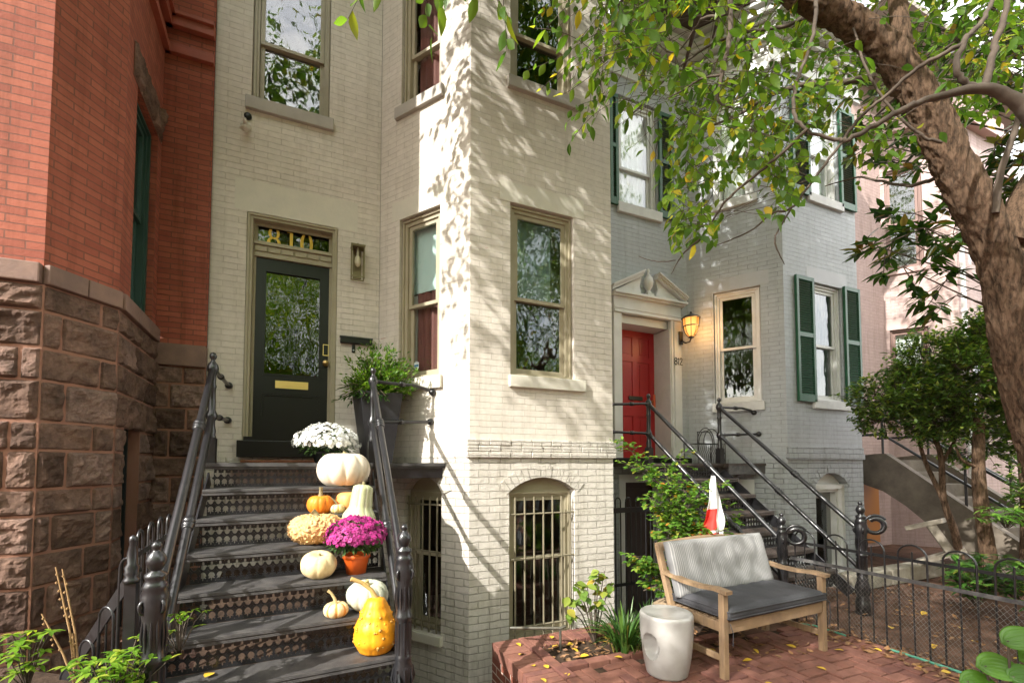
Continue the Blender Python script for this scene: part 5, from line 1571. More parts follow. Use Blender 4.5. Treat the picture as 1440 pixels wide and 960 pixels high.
# ---- tall black planter with evergreen
tp = thing('tall_planter', 'tall tapered black planter holding a bright green shrub', 'planter', (.585, 4.80, 1.56))
M = Matrix.Translation((.585, 4.80, 1.56)) @ Matrix.Rotation(.12, 4, 'Z')
mb = MB(M); t0, t1, hh = .125, .205, .70
for za, zb, ra, rb, w_ in ((0, hh, t0, t1, 0),):
    vs = [(-ra, -ra, za), (ra, -ra, za), (ra, ra, za), (-ra, ra, za), (-rb, -rb, zb), (rb, -rb, zb), (rb, rb, zb), (-rb, rb, zb), (-rb + .02, -rb + .02, zb), (rb - .02, -rb + .02, zb), (rb - .02, rb - .02, zb), (-rb + .02, rb - .02, zb), (-rb + .03, -rb + .03, zb - .05), (rb - .03, -rb + .03, zb - .05), (rb - .03, rb - .03, zb - .05), (-rb + .03, rb - .03, zb - .05)]
    fs = [(3, 2, 1, 0)]
    for k in (0, 4, 8):
        for i in range(4): fs.append((k + i, k + (i + 1) % 4, k + 4 + (i + 1) % 4, k + 4 + i))
    fs.append((12, 13, 14, 15))
    mb.add(vs, fs)
mb.build('pot', mat('black_planter', (.02, .02, .024), .5, (.035, .035, .04), 5), tp)
EG = leafmat('evergreen_leaf', [(0, (.05, .13, .015)), (.5, (.10, .22, .02)), (1, (.20, .30, .03))], .35)
EG2 = leafmat('dark_evergreen_leaf', [(0, (.02, .06, .015)), (1, (.06, .12, .02))], .25)
mb = MB(); st = MB()
for i in range(210):
    a = rnd(0, 2 * PI); el = rnd(.05, 1.5); L = rnd(.16, .50) * (.75 + .35 * math.sin(el))
    p0 = V((.585, 4.80, 2.24)); d = V((math.cos(a) * math.cos(el), math.sin(a) * math.cos(el) * .8, math.sin(el))); d.x += .15
    pts = [p0, p0 + d * L * .5, p0 + d * L + V((0, 0, -.03))]
    st.tube(pts, .0028, 4, cap=False)
    for k in range(34):
        t = rnd(.3, 1.05); q = p0 + d * L * t + V((rnd(-.03, .03), rnd(-.03, .03), rnd(-.02, .03)))
        leaf(mb, q, d + V((rnd(-.9, .9), rnd(-.9, .9), rnd(-.5, .8))), (rnd(-1, 1), rnd(-1, 1), 1), rnd(.03, .055), rnd(.014, .024))
mb.build('foliage', EG, tp)
mb = MB()
for i in range(26):
    a = rnd(2.4, 5.2); L = rnd(.16, .36); p0 = V((.53, 4.74, 2.24)); d = V((math.cos(a), math.sin(a) * .7, rnd(-.15, .45)))
    st.tube([p0, p0 + d * L * .6 + V((0, 0, .03)), p0 + d * L + V((0, 0, -.05))], .0025, 4, cap=False)
    for k in range(9):
        t = .3 + .75 * k / 9; leaf(mb, p0 + d * L * t + V((0, 0, .03 - .08 * t * t)), d + V((rnd(-.9, .9), rnd(-.9, .9), rnd(-.7, .2))), (0, 0, 1), rnd(.05, .08), rnd(.02, .03))
mb.build('leaves', EG2, tp); st.build('stem', mat('twig', (.10, .07, .04), .9), tp)
# ---- draped flag on the grey house steps
fl = thing('garden_flag', 'red and white cloth flag hanging limp beside the red door steps', 'flag', (3.47, 3.25, 0))
mb = MB(); nu, nv = 16, 30; vs = []; fs = []; mi = []
top = V((3.47, 3.20, 1.44)); dn = V((-.02, -.02, -1)).normalized(); sx_ = V((.92, -.40, 0)).normalized(); sn_ = V((-.4, -.92, 0)).normalized()
for j in range(nv + 1):
    t = j / nv; wdt = .030 + .20 * t ** .9; 
    for i in range(nu + 1):
        f = i / nu - .5
        vs.append(top + dn * (.66 * t - .05 * f * t) + sx_ * (wdt * f * 1.15 + .03 * t * math.sin(t * 5) + .012 * t * math.sin(t * 17 + f * 6)) + sn_ * (.030 * (.3 + t) * math.sin(f * 9 + t * 2.6) + .014 * math.sin(t * 9 + f * 5)))
for j in range(nv):
    for i in range(nu):
        fs.append((j * (nu + 1) + i, j * (nu + 1) + i + 1, (j + 1) * (nu + 1) + i + 1, (j + 1) * (nu + 1) + i))
        t = j / nv; f = i / nu
        mi.append(1 if (t > .46 and f < .62 - .25 * max(0, t - .7) and not (.74 < t < .80)) or (t > .80 and .25 < f < .85) else 0)
o = len(mb.v); mb.add(vs, [], 0)
for f, x in zip(fs, mi): mb.f.append(list(f)); mb.m.append(x); mb.sm.append(True)
fo = mb.build('cloth', [mat('flag_white', (.72, .72, .72), .8), mat('flag_red', (.70, .03, .02), .75)], fl)
so_ = fo.modifiers.new('thick', 'SOLIDIFY'); so_.thickness = .002
mb = MB(); mb.tube([top + V((0, 0, .03)), (3.50, 3.28, .0)], .006, 6); mb.build('pole', MT['iron'], fl)
# ---- wire plant stand on the grey porch
ws = thing('wire_chair', 'small black wire chair standing on the porch of the grey house', 'chair', (5.18, 4.85, 1.56))
mb = MB()
for cx_, cy_, rx_, rz_, z in ((5.08, 4.80, .16, .22, 1.84), (5.30, 4.90, .16, .22, 1.84), (5.08, 4.80, .13, .18, 1.84)):
    mb.tube([V((cx_ + rx_ * math.cos(t), cy_, z + rz_ * math.sin(t))) for t in [PI * .0 + PI * i / 16 for i in range(17)]], .006, 5)
for i in range(14):
    x = 4.94 + i * .036
    mb.tube([V((x, 4.78, 1.56)), V((x + .02, 4.78, 1.68)), V((x - .02, 4.78, 1.76)), V((x, 4.78, 1.84))], .004, 4)
mb.tube([V((4.9, 4.78, 1.84)), V((5.46, 4.86, 1.84))], .007, 5); mb.tube([V((4.9, 4.78, 2.0)), V((5.2, 4.8, 2.0))], .006, 5)
for x in (4.92, 5.44): mb.tube([V((x, 4.79, 1.56)), V((x, 4.79, 2.0))], .007, 5); mb.tube([V((x, 5.05, 1.56)), V((x, 5.05, 1.84))], .007, 5)
for i in range(8): mb.tube([V((4.92 + i * .074, 4.79, 1.84)), V((4.92 + i * .074, 5.06, 1.84))], .004, 4)
mb.build('wire_frame', MT['iron'], ws)
# ---- iron gate of the areaway beside the cream bay
ag = thing('areaway_gate', 'black iron area railing in the dark gap beside the cream house', 'railing', (3.65, 4.5, -.62))
mb = MB()
for i in range(10):
    x = 3.30 + i * .075; mb.tube([(x, 4.5, -.62), (x, 4.5, 1.10)], .009, 6)
for i in range(0, 9, 2):
    x = 3.30 + i * .075; mb.tube([V((x + .0375 - .0375 * math.cos(PI * j / 8), 4.5, 1.10 + .05 * math.sin(PI * j / 8))) for j in range(9)], .008, 6)
mb.build('picket_grille', MT['iron'], ag)
mb = MB(); mb.bar((3.27, 4.5, 1.0), (4.0, 4.5, 1.0), .03, .06); mb.build('rail', MT['iron'], ag); mb = MB(); mb.bar((3.27, 4.5, .12), (4.0, 4.5, .12), .02, .035)
mb.build('rail', MT['iron'], ag)
bo = MB(); mbk = 24
bm = bmesh.new(); bmesh.ops.create_icosphere(bm, subdivisions=3, radius=1)
for v in bm.verts:
    p = v.co.copy(); v.co = V((p.x * .30, p.y * .18, p.z * .22)) * (1 + .22 * noise.noise(p * 1.7)) + V((3.38, 3.62, .02))
bm.verts.index_update(); bo.add([v.co for v in bm.verts], [[v.index for v in f.verts] for f in bm.faces], 0, True); bm.free()
tag(bo.build('boulder', mat('sandstone', (.33, .24, .15), .9, (.22, .16, .10), 6, bump=.6)), 'tan boulder half hidden behind the grass clump and stool', 'boulder')
# ---- iron T stake by the window, teal edging at the fence foot
mb = MB(); mb.tube([(1.90, 3.36, -.02), (1.90, 3.36, .19)], .011, 8); mb.tube([(1.55, 3.60, .165), (1.90, 3.36, .19), (1.95, 3.36, .20)], .013, 8)
tag(mb.build('pipe_stake', mat('dull_pipe', (.10, .10, .085), .5, (.15, .13, .1), 20, metal=.5)), 'bent grey metal pipe standing in the planting bed', 'pipe')
mb = MB(); mb.tube([(4.43, 1.66, .0), (4.425, 1.9, .012), (4.435, 2.1, .01), (4.42, 2.3, .012)], .011, 6); mb.tube([(4.42, 2.62, .01), (4.41, 2.9, .012), (4.3, 3.03, .01)], .009, 6)
tag(mb.build('edging_strip', mat('teal_plastic', (.10, .34, .24), .5)), 'teal plastic strip at the foot of the mesh fence', 'edging')
# ================================================================== the street tree over the patio
random.seed(41)
BARK = None
m, nt, out = newmat('bark'); BARK = m
b = N(nt, 'ShaderNodeBsdfPrincipled', Roughness=.9); b.inputs['Specular IOR Level'].default_value = .15; nt.links.new(b.outputs[0], out.inputs[0])
vec = coords(nt, False, (1, 1, .22))
f1 = noi(nt, vec, 42, 9, .78); f2 = noi(nt, coords(nt, False), 3, 4)
c = mix(nt, .15, ramp(nt, f1, [(.38, (.022, .014, .009)), (.57, (.20, .125, .080))]), ramp(nt, f2, [(.35, (.13, .085, .055)), (.7, (.24, .17, .12))]))
nt.links.new(c, b.inputs['Base Color'])
bp = N(nt, 'ShaderNodeBump', Strength=1, Distance=.035); nt.links.new(f1, bp.inputs['Height']); nt.links.new(bp.outputs[0], b.inputs['Normal'])
TW = mat('twig_bark', (.055, .04, .03), .9, (.10, .075, .055), 12)
LIMBS = [
    ('fork', [(3.468, 1.164, 2.749), (3.599, 1.114, 3.054), (3.912, 1.048, 3.426), (4.605, 0.931, 4.139), (5.525, 0.798, 5.433)], [0.08, 0.06, 0.055, 0.048, 0.04]),
    ('stem', [(2.950, 1.370, 3.624), (2.981, 1.376, 3.908), (3.013, 1.404, 4.198), (3.073, 1.458, 4.805), (3.094, 1.516, 5.713)], [0.055, 0.045, 0.042, 0.038, 0.03]),
    ('up1', [(3.295, 1.145, 2.881), (3.298, 1.112, 3.095), (3.325, 1.070, 3.268), (3.337, 1.023, 3.466), (3.320, 0.963, 3.748)], [0.02, 0.016, 0.015, 0.013, 0.011]),
    ('cross', [(2.924, 0.845, 2.962), (2.836, 0.876, 3.106), (2.763, 0.905, 3.165), (2.676, 0.941, 3.199), (2.519, 1.011, 3.171), (2.405, 1.063, 3.131), (2.315, 1.126, 3.087), (2.204, 1.210, 3.020), (2.177, 1.254, 3.028), (2.077, 1.318, 3.072)], [0.032, 0.03, 0.026, 0.022, 0.015, 0.013, 0.012, 0.01, 0.009, 0.007]),
    ('cross2', [(2.676, 0.941, 3.199), (2.619, 0.966, 3.212), (2.560, 0.988, 3.281), (2.627, 0.973, 3.443), (2.738, 0.952, 3.558), (2.847, 0.950, 3.754)], [0.016, 0.014, 0.013, 0.012, 0.01, 0.008]),
    ('cross3', [(2.676, 0.941, 3.199), (2.703, 0.923, 3.337), (2.743, 0.899, 3.493), (2.768, 0.879, 3.680)], [0.016, 0.014, 0.012, 0.01]),
    ('tw1', [(2.613, 0.981, 3.411), (2.521, 1.056, 3.366), (2.493, 1.123, 3.344), (2.447, 1.201, 3.286), (2.395, 1.281, 3.224), (2.355, 1.358, 3.121), (2.279, 1.453, 2.966), (2.208, 1.511, 2.851), (2.137, 1.564, 2.837), (2.055, 1.625, 2.756), (1.913, 1.712, 2.692)], [0.01, 0.009, 0.009, 0.008, 0.008, 0.007, 0.006, 0.006, 0.005, 0.004, 0.003]),
    ('tw2', [(2.208, 1.511, 2.851), (2.150, 1.542, 2.735), (2.138, 1.550, 2.674), (2.183, 1.535, 2.565)], [0.005, 0.004, 0.004, 0.002]),
    ('tw3', [(2.061, 1.323, 3.092), (2.004, 1.406, 3.018), (1.958, 1.483, 2.966), (1.860, 1.585, 2.865), (1.821, 1.639, 2.786), (1.773, 1.686, 2.689), (1.706, 1.740, 2.616), (1.669, 1.782, 2.526)], [0.008, 0.007, 0.007, 0.006, 0.005, 0.005, 0.004, 0.002]),
    ('tw4', [(1.674, 1.756, 2.587), (1.614, 1.793, 2.584), (1.554, 1.829, 2.600), (1.520, 1.854, 2.622)], [0.003, 0.003, 0.002, 0.002]),
    ('tw5', [(2.077, 1.318, 3.072), (2.028, 1.356, 3.163), (2.055, 1.370, 3.320), (2.138, 1.381, 3.481), (2.232, 1.384, 3.701), (2.294, 1.398, 4.000)], [0.007, 0.008, 0.008, 0.008, 0.009, 0.01]),
    ('hang', [(1.822, 1.498, 3.928), (1.812, 1.509, 3.790), (1.808, 1.519, 3.601), (1.793, 1.555, 3.447), (1.803, 1.588, 3.342), (1.910, 1.596, 3.346)], [0.014, 0.013, 0.012, 0.01, 0.006, 0.003]),
    ('tw6', [(1.793, 1.555, 3.447), (1.721, 1.619, 3.448), (1.661, 1.700, 3.425), (1.641, 1.763, 3.437)], [0.006, 0.005, 0.004, 0.002]),
    ('tw7', [(2.789, 1.416, 3.674), (2.627, 1.541, 3.677), (2.529, 1.637, 3.711), (2.408, 1.745, 3.698), (2.300, 1.849, 3.633), (2.167, 1.964, 3.586), (2.047, 2.072, 3.549)], [0.018, 0.014, 0.012, 0.01, 0.008, 0.006, 0.003]),
    ('tw8', [(1.813, 1.511, 3.722), (1.770, 1.635, 3.802), (1.807, 1.727, 3.844), (1.766, 1.855, 3.803), (1.667, 1.996, 4.051), (1.614, 2.123, 4.173)], [0.007, 0.006, 0.005, 0.004, 0.003, 0.002]),
    ('tw9', [(2.789, 1.415, 3.705), (2.634, 1.573, 4.096), (2.505, 1.737, 4.139), (2.317, 1.925, 4.183), (2.112, 2.128, 4.096), (1.932, 2.324, 3.902), (1.827, 2.376, 3.785)], [0.014, 0.012, 0.01, 0.008, 0.006, 0.004, 0.002]),
    ('tw10', [(3.145, 1.231, 3.146), (3.246, 1.349, 3.191), (3.336, 1.525, 3.256), (3.402, 1.707, 3.411), (3.468, 1.890, 3.560), (3.364, 2.044, 3.561)], [0.014, 0.012, 0.01, 0.008, 0.006, 0.003]),
    ('tw11', [(3.010, 1.231, 3.245), (2.906, 1.274, 3.282), (2.749, 1.335, 3.432), (2.643, 1.373, 3.619), (2.624, 1.423, 3.892)], [0.008, 0.007, 0.006, 0.006, 0.005]),
    ('top1', [(2.293, 1.508, 3.994), (1.795, 1.602, 4.287), (1.185, 1.654, 4.180), (0.739, 1.698, 3.901), (0.505, 1.755, 3.692), (0.367, 1.801, 3.523)], [0.05, 0.035, 0.025, 0.018, 0.012, 0.006]),
    ('top2', [(0.739, 1.698, 3.901), (0.642, 1.698, 3.633), (0.672, 1.692, 3.485), (0.715, 1.679, 3.366)], [0.01, 0.007, 0.005, 0.003]),
    ('top3', [(0.505, 1.755, 3.692), (0.280, 1.802, 3.607), (0.123, 1.875, 3.506)], [0.008, 0.005, 0.003]),
]


def both(a, b):
    """twigs join their leaves as the second material"""
    o = len(a.v); a.v += b.v; a.f += [[i + o for i in f] for f in b.f]; a.m += [1] * len(b.f); a.sm += b.sm
    return a


def smooth(pts, rs, k=5):
    """Catmull-Rom through the points"""
    P = [V(p) for p in pts]; P = [P[0] * 2 - P[1]] + P + [P[-1] * 2 - P[-2]]; R = [rs[0]] + list(rs) + [rs[-1]]
    o = []; r = []
    for i in range(1, len(P) - 2):
        for j in range(k):
            t = j / k; a, b, c, d = P[i - 1:i + 3]
            o.append(.5 * ((2 * b) + (c - a) * t + (2 * a - 5 * b + 4 * c - d) * t * t + (3 * b - a - 3 * c + d) * t ** 3)); r.append(R[i] * (1 - t) + R[i + 1] * t)
    o.append(P[-2]); r.append(R[-2]); return o, r


def barktube(mb, pts, rs, n=40, amp=.09, k=14):
    P, R = smooth(pts, rs, k)
    o = len(mb.v); mb.tube(P, R, n, smooth=True)
    for i in range(len(P)):
        for j in range(n):
            p = V(mb.v[o + i * n + j]); d = (p - P[i]); L = d.length
            if L < 1e-5: continue
            w_ = noise.noise(V((p.x * 6, p.y * 6, p.z * 2.0))) * .55 + (.35 - abs(noise.noise(V((p.x * 24, p.y * 24, p.z * 6))))) * 1.5 + (.3 - abs(noise.noise(V((p.x * 55, p.y * 55, p.z * 16))))) * 1.0
            mb.v[o + i * n + j] = tuple(P[i] + d * (1 + amp * w_))


tree = thing('street_tree', 'leaning rough barked tree whose branches hang over the patio', 'tree', (3.93, 1.03, 0))
mb = MB()
barktube(mb, [(3.95, 1.02, -.05), (3.93, 1.05, .35), (3.84, 1.094, 1.13), (3.68, 1.14, 1.754), (3.56, 1.169, 2.222), (3.44, 1.189, 2.691), (3.21, 1.257, 3.159), (3.043, 1.313, 3.51), (2.804, 1.401, 3.862), (2.34, 1.54, 4.10), (1.875, 1.676, 4.40), (1.2, 1.75, 4.95), (.3, 1.9, 5.8)],
         [.16, .120, .106, .099, .094, .090, .083, .078, .071, .063, .056, .05, .042], 130, .19, 40)
mb.build('trunk', BARK, tree)
for nm_, pts, rs in LIMBS:
    mb = MB()
    if rs[0] > .045: barktube(mb, pts, rs, 28, .08, 10)
    else:
        P, R = smooth(pts, rs, 6)
        for i in range(1, len(P) - 1): P[i] = P[i] + V((rnd(-1, 1), rnd(-1, 1), rnd(-1, 1))) * min(R[i], .012) * (.5 if R[i] < .014 else .15)
        mb.tube(P, R, 8)
    mb.build('branch', BARK if rs[0] > .045 else TW, tree)
TL = leafmat('tree_leaf', [(0, (.055, .12, .018)), (.45, (.10, .19, .024)), (.85, (.18, .26, .03)), (.96, (.30, .29, .03)), (1, (.52, .34, .03))], .55, .4, .35)
lf = MB(); tw = MB()


def spray(p, d, n, L, fine=True, droop=.5, wid=.46, step=.055, keep=None):
    p = V(p); d = V(d).normalized(); pts = [p]; q = p.copy(); dd = d.copy(); last = 0 if keep else n
    for i in range(n):
        dd = (dd + V((rnd(-.18, .18), rnd(-.18, .18), rnd(-.16, .06)))).normalized(); q = q + dd * step; pts.append(q.copy())
        s = dd.cross(V((0, 0, 1)))
        if s.length < .1: s = V((1, 0, 0))
        s.normalize(); sg = 1 if i % 2 else -1
        ld = (dd * .55 + s * sg * rnd(.5, 1) + V((0, 0, rnd(-droop - .35, -droop + .25)))).normalized()
        if keep and not keep(q + ld * L * .5): continue
        if keep: last = i + 1
        leaf(lf, q, ld, (rnd(-.7, .7), rnd(-.7, .7), 1), L * rnd(.6, 1.2), L * wid * rnd(.75, 1.15), 0, fine, rnd(-.05, .42))
    pts = pts[:last + 1]; k_ = len(pts)
    if k_ > 2: tw.tube(pts, [.0022] + [.0013] * (k_ - 2) + [.0008], 4, cap=False)


BND = [(838, 105), (850, 150), (872, 178), (900, 205), (925, 275), (945, 335), (1000, 348), (1015, 300), (1040, 255), (1075, 290), (1110, 320), (1150, 235), (1200, 245), (1225, 260), (1260, 220), (1330, 180), (1440, 150), (1560, 150)]


def bound(x):
    for (a, ya), (b_, yb) in zip(BND[:-1], BND[1:]):
        if a <= x <= b_: return ya + (yb - ya) * (x - a) / (b_ - a)
    return -1


def hole(x, y):
    for hx, hy, rx, ry in ((898, 232, 44, 74), (880, 115, 22, 24), (985, 50, 46, 28), (960, 70, 34, 24), (1060, 22, 30, 24), (1185, 220, 26, 78), (1012, 200, 26, 30), (1150, 230, 30, 50), (1040, 285, 40, 24), (1080, 80, 24, 20), (1010, 110, 22, 16), (930, 150, 20, 18), (1100, 150, 18, 20)):
        if ((x - hx) / rx) ** 2 + ((y - hy) / ry) ** 2 < 1: return True
    return False


def intrunk(x, y):
    T_ = [(1100, -20), (1235, 60), (1300, 150), (1345, 240), (1405, 360), (1440, 480)]
    for (ax, ay), (bx_, by_) in zip(T_[:-1], T_[1:]):
        dx, dy = bx_ - ax, by_ - ay; t = max(0, min(1, ((x - ax) * dx + (y - ay) * dy) / (dx * dx + dy * dy)))
        if math.hypot(x - ax - t * dx, y - ay - t * dy) < 68: return True
    return False


def shown(q):
    x, y, Y = look(q)
    if hole(x, y) and rnd(0, 1) < .82: return False
    if Y < 2.75 and intrunk(x, y) and rnd(0, 1) < .6: return False
    return x < 838 or y < bound(x) + 18


cnt = 0; tries = 0
tips = [V(q) for nm_, pts, rs in LIMBS if rs[-1] < .02 for q in smooth(pts, rs, 4)[0]]
while cnt < 900 and tries < 90000:
    tries += 1
    if rnd(0, 1) < .45:
        p = random.choice(tips) + V((rnd(-.3, .3), rnd(-.3, .3), rnd(-.22, .22)))
    else:
        x = rnd(838, 1450); yb = bound(x); y = rnd(-70, max(yb, -50)); Y = rnd(1.95, 3.5)
        p = C0 + (FW + RT * ((x - 720) / FPX) - UP * ((y - 625) / FPX)) * Y
    x, y, Y = look(p)
    if x < 838 or x > 1470 or Y < (2.25 if x > 1080 else 1.9) or p.y > 3.7: continue
    yb = bound(x)
    if y > yb - 14 * rnd(.2, 1.6) or y < -90: continue
    if Y < 2.75 and intrunk(x, y) and rnd(0, 1) < .9: continue
    if hole(x, y) and rnd(0, 1) < .85: continue
    if x > 1250 and rnd(0, 1) < .35: continue
    a = rnd(0, 2 * PI)
    spray(p, (math.cos(a), math.sin(a), rnd(-.5, .2)), random.randint(4, 8), rnd(.050, .080), wid=.52, keep=shown)
    cnt += 1
# hanging tips above the cream bay
for x, y, Y, dx in ((520, -35, 1.85, -.5), (560, -50, 1.88, -.3), (590, -45, 1.88, -.25), (615, -35, 1.88, .1), (640, -60, 1.9, .15), (660, -70, 1.9, .3), (695, -30, 1.9, .1), (708, -5, 1.9, .1), (600, -25, 1.86, -.1), (860, -30, 1.95, -.1), (870, 0, 2.0, .1)):
    p = C0 + (FW + RT * ((x - 720) / FPX) - UP * ((y - 625) / FPX)) * Y
    spray(p, RT * dx + V((0, 0, -.9)), random.randint(3, 5), rnd(.075, .10), step=.04, droop=.8)
both(lf, tw).build('foliage', [TL, TW], tree)
# high crown over the patio, out of the picture but shading it
lf = MB(); tw = MB()
roots = [V((.3, 1.9, 5.8)), V((3.09, 1.516, 5.7)), V((5.5, .8, 5.4)), V((1.2, 1.75, 4.95))]
ends = []
for i in range(70):
    e = V((rnd(-2.4, 8.6), rnd(-1.6, 3.7), rnd(5.6, 8.6))) if i < 46 else V((rnd(-1.0, 6.5), rnd(.2, 3.7), rnd(8.2, 11)))
    r0 = min(roots, key=lambda r: (r - e).length); mid = r0.lerp(e, .5) + V((rnd(-.4, .4), rnd(-.4, .4), rnd(.0, .5)))
    P, R = smooth([r0, mid, e], [.05, .03, .012], 6); tw.tube(P, R, 6)
    ends += P[3:]
k = 0; t = 0
while k < 4600 and t < 150000:
    t += 1
    p = random.choice(ends) + V((random.gauss(0, .55), random.gauss(0, .5), random.gauss(0, .45)))
    if p.y > 3.85 or p.z < 5.0: continue
    x, y, Y = look(p)
    if Y > 0 and -60 < x < 1500 and y > -70: continue
    if p.x < -1.2 and rnd(0, 1) < .45: continue
    if p.x < 3 and p.y < 1.0: continue
    a = rnd(0, 2 * PI)
    spray(p, (math.cos(a), math.sin(a), rnd(-.4, .3)), random.randint(4, 7), rnd(.12, .17), fine=False, step=.08)
    k += 1
k = 0
while k < 1500:      # the denser heart of the crown, which keeps the grey house in shade
    p = V((rnd(.2, 4.2), random.gauss(2.9, .45), random.gauss(7.6, .9)))
    if p.y > 3.9 or noise.noise(p * 1.6) < -.18: continue
    x, y, Y = look(p)
    if Y > 0 and -60 < x < 1500 and y > -70: continue
    a = rnd(0, 2 * PI); spray(p, (math.cos(a), math.sin(a), rnd(-.4, .3)), random.randint(4, 7), rnd(.12, .17), fine=False, step=.08); k += 1
k = 0
while k < 330:       # outer boughs that throw streaks on the cream bay
    p = V((rnd(-1.95, -.4), rnd(2.3, 3.2), rnd(5.5, 9)))
    if noise.noise(V((p.x * 1.5, p.y * 1.5, p.z * 1.2 + 7))) < .06: continue
    a = rnd(0, 2 * PI); spray(p, (math.cos(a), math.sin(a), rnd(-.4, .3)), random.randint(4, 7), rnd(.11, .15), fine=False, step=.08); k += 1
both(lf, tw).build('crown', [TL, TW], tree)

# ---- a second street tree further along the kerb, its crown dapples the patio
t2 = thing('street_tree', 'street tree along the kerb before the brownstone house, casting dappled shade', 'tree', (-5.2, -1.4, 0))
mb = MB(); barktube(mb, [(-5.2, -1.4, -.05), (-5.15, -1.35, 2.2), (-5.0, -1.2, 4.6), (-4.9, -1.0, 6.6)], [.2, .16, .11, .05], 20, .07, 8); mb.build('trunk', BARK, t2)
lf = MB(); tw = MB()
for i in range(1500):
    n_ = V((random.gauss(0, 1), random.gauss(0, 1), random.gauss(0, 1))).normalized() * rnd(.25, 1) ** .5
    p = V((-4.4 + 2.3 * n_.x, -1.1 + 1.35 * n_.y, 6.4 + 1.8 * n_.z))
    if noise.noise(p * 1.1) < -.12: continue
    a = rnd(0, 2 * PI); spray(p, (math.cos(a), math.sin(a), rnd(-.4, .3)), random.randint(4, 7), rnd(.11, .16), fine=False, step=.08)
for i in range(22):
    e = V((-4.4 + rnd(-1.8, 1.8), -1.1 + rnd(-1, 1), rnd(5.2, 7.8))); P, R = smooth([V((-5.05, -1.25, 4.0)), V((-5.0, -1.2, 4.6)).lerp(e, .5), e], [.05, .03, .01], 5); tw.tube(P, R, 6)
lf.build('crown', TL, t2); tw.build('limb', TW, t2)

# ================================================================== magnolia to the side of the trunk
mg = thing('magnolia_tree', 'dark glossy leaved magnolia between the leaning trunk and the pink house', 'tree', (8.3, 1.4, 0))
ML = leafmat('magnolia_leaf', [(0, (.018, .05, .012)), (.6, (.045, .10, .018)), (.85, (.10, .17, .03)), (1, (.25, .14, .04))], .3, .25, .55)
lf = MB(); tw = MB()
bt = MB(); barktube(bt, [(8.3, 1.4, -.05), (8.25, 1.45, 1.6), (8.1, 1.6, 3.4), (7.9, 1.7, 6.5)], [.16, .14, .12, .06], 24, .06, 8); bt.build('trunk', BARK, mg)
hubs = []
for x, y, Y in ((1290, 345, 4.3), (1270, 375, 4.3), (1310, 360, 4.4), (1340, 330, 4.2), (1285, 300, 4.6), (1255, 225, 5.0), (1230, 200, 5.2), (1290, 240, 4.8), (1330, 395, 4.4), (1300, 320, 4.0), (1320, 290, 4.4), (1400, 200, 4.6), (1430, 120, 4.6), (1380, 150, 4.8), (1440, 220, 4.4), (1395, 60, 5.0), (1350, 90, 5.2), (1430, 30, 5), (1240, 160, 5.4), (1265, 120, 5.4), (1210, 120, 5.6), (1215, 60, 5.6), (1320, 40, 5.4), (1345, 415, 4.3), (1440, 330, 4.4), (1430, 380, 4.4), (1260, 330, 4.5), (1245, 350, 4.4), (1355, 60, 4.9), (1410, 90, 4.7), (1440, 70, 4.4), (1385, 230, 4.9), (1415, 270, 4.7), (1370, 40, 5.4)):
    hubs.append(C0 + (FW + RT * ((x - 720) / FPX) - UP * ((y - 625) / FPX)) * Y)
for i in range(26): hubs.append(V((rnd(5.2, 9.2), rnd(.2, 2.9), rnd(4.6, 8))))
for h in hubs:
    base = V((8.15, 1.6, max(2.3, h.z - 1.2))); P, R = smooth([base, base.lerp(h, .5) + V((rnd(-.15, .15), rnd(-.15, .15), rnd(.0, .3))), h], [.020, .011, .005], 5); tw.tube(P, R, 6)
    for w_ in range(random.randint(4, 6)):
        c = h + V((rnd(-.22, .22), rnd(-.22, .22), rnd(-.18, .18))); tw.tube([h, c], .004, 4, cap=False)
        d0 = (c - h).normalized(); 
        for i in range(random.randint(6, 9)):
            a = 2 * PI * i / 8 + rnd(-.3, .3); d = (V((math.cos(a), math.sin(a), rnd(-.55, .5))) + d0 * .6)
            leaf(lf, c + V((rnd(-.03, .03), rnd(-.03, .03), rnd(-.04, .04))), d, (0, 0, 1), rnd(.13, .20), rnd(.045, .065), 0, True, rnd(.0, .2))
lf.build('foliage', ML, mg); tw.build('branch', TW, mg)

# ================================================================== holly shrubs before the pink house
HL = leafmat('holly_leaf', [(0, (.04, .09, .022)), (.55, (.095, .18, .038)), (.85, (.19, .28, .055)), (1, (.34, .37, .07))], .4, .3, .6)


def shrub_tree(label, base, stems, blobs, nl, L):
    t = thing('holly_shrub', label, 'shrub', base, 'holly shrubs')
    st = MB()
    for pts, r0, r1 in stems: barktube(st, pts, [r0 + (r1 - r0) * i / (len(pts) - 1) for i in range(len(pts))], 12, .07, 6)
    st.build('trunk', BARK, t); lf = MB(); tw = MB(); tot = sum(b_[1][0] * b_[1][1] + b_[1][0] * b_[1][2] for b_ in blobs)
    for c, r in blobs:
        k = int(nl * (r[0] * r[1] + r[0] * r[2]) / tot); c = V(c)
        for i in range(k // 7):
            z = rnd(-1, 1); a = rnd(0, 2 * PI); rr = math.sqrt(1 - z * z); s = rnd(.45, 1.08) ** .6
            n_ = V((rr * math.cos(a), rr * math.sin(a), z)); p = c + V((n_.x * r[0], n_.y * r[1], n_.z * r[2])) * s
            if noise.noise(p * 3.6) < -.10: continue
            q = p + n_ * .12 + V((rnd(-.05, .05), rnd(-.05, .05), rnd(0, .08)))
            tw.tube([p - n_ * .10, q], .003, 3, cap=False)
            for j in range(8):
                f = rnd(0, 1.1); leaf(lf, p.lerp(q, f), n_ * .4 + V((rnd(-1, 1), rnd(-1, 1), rnd(-.4, .7))), (rnd(-.3, .3), rnd(-.3, .3), 1), L * rnd(.7, 1.2), L * .5 * rnd(.8, 1.2))
    both(lf, tw).build('foliage', [HL, TW], t); return t


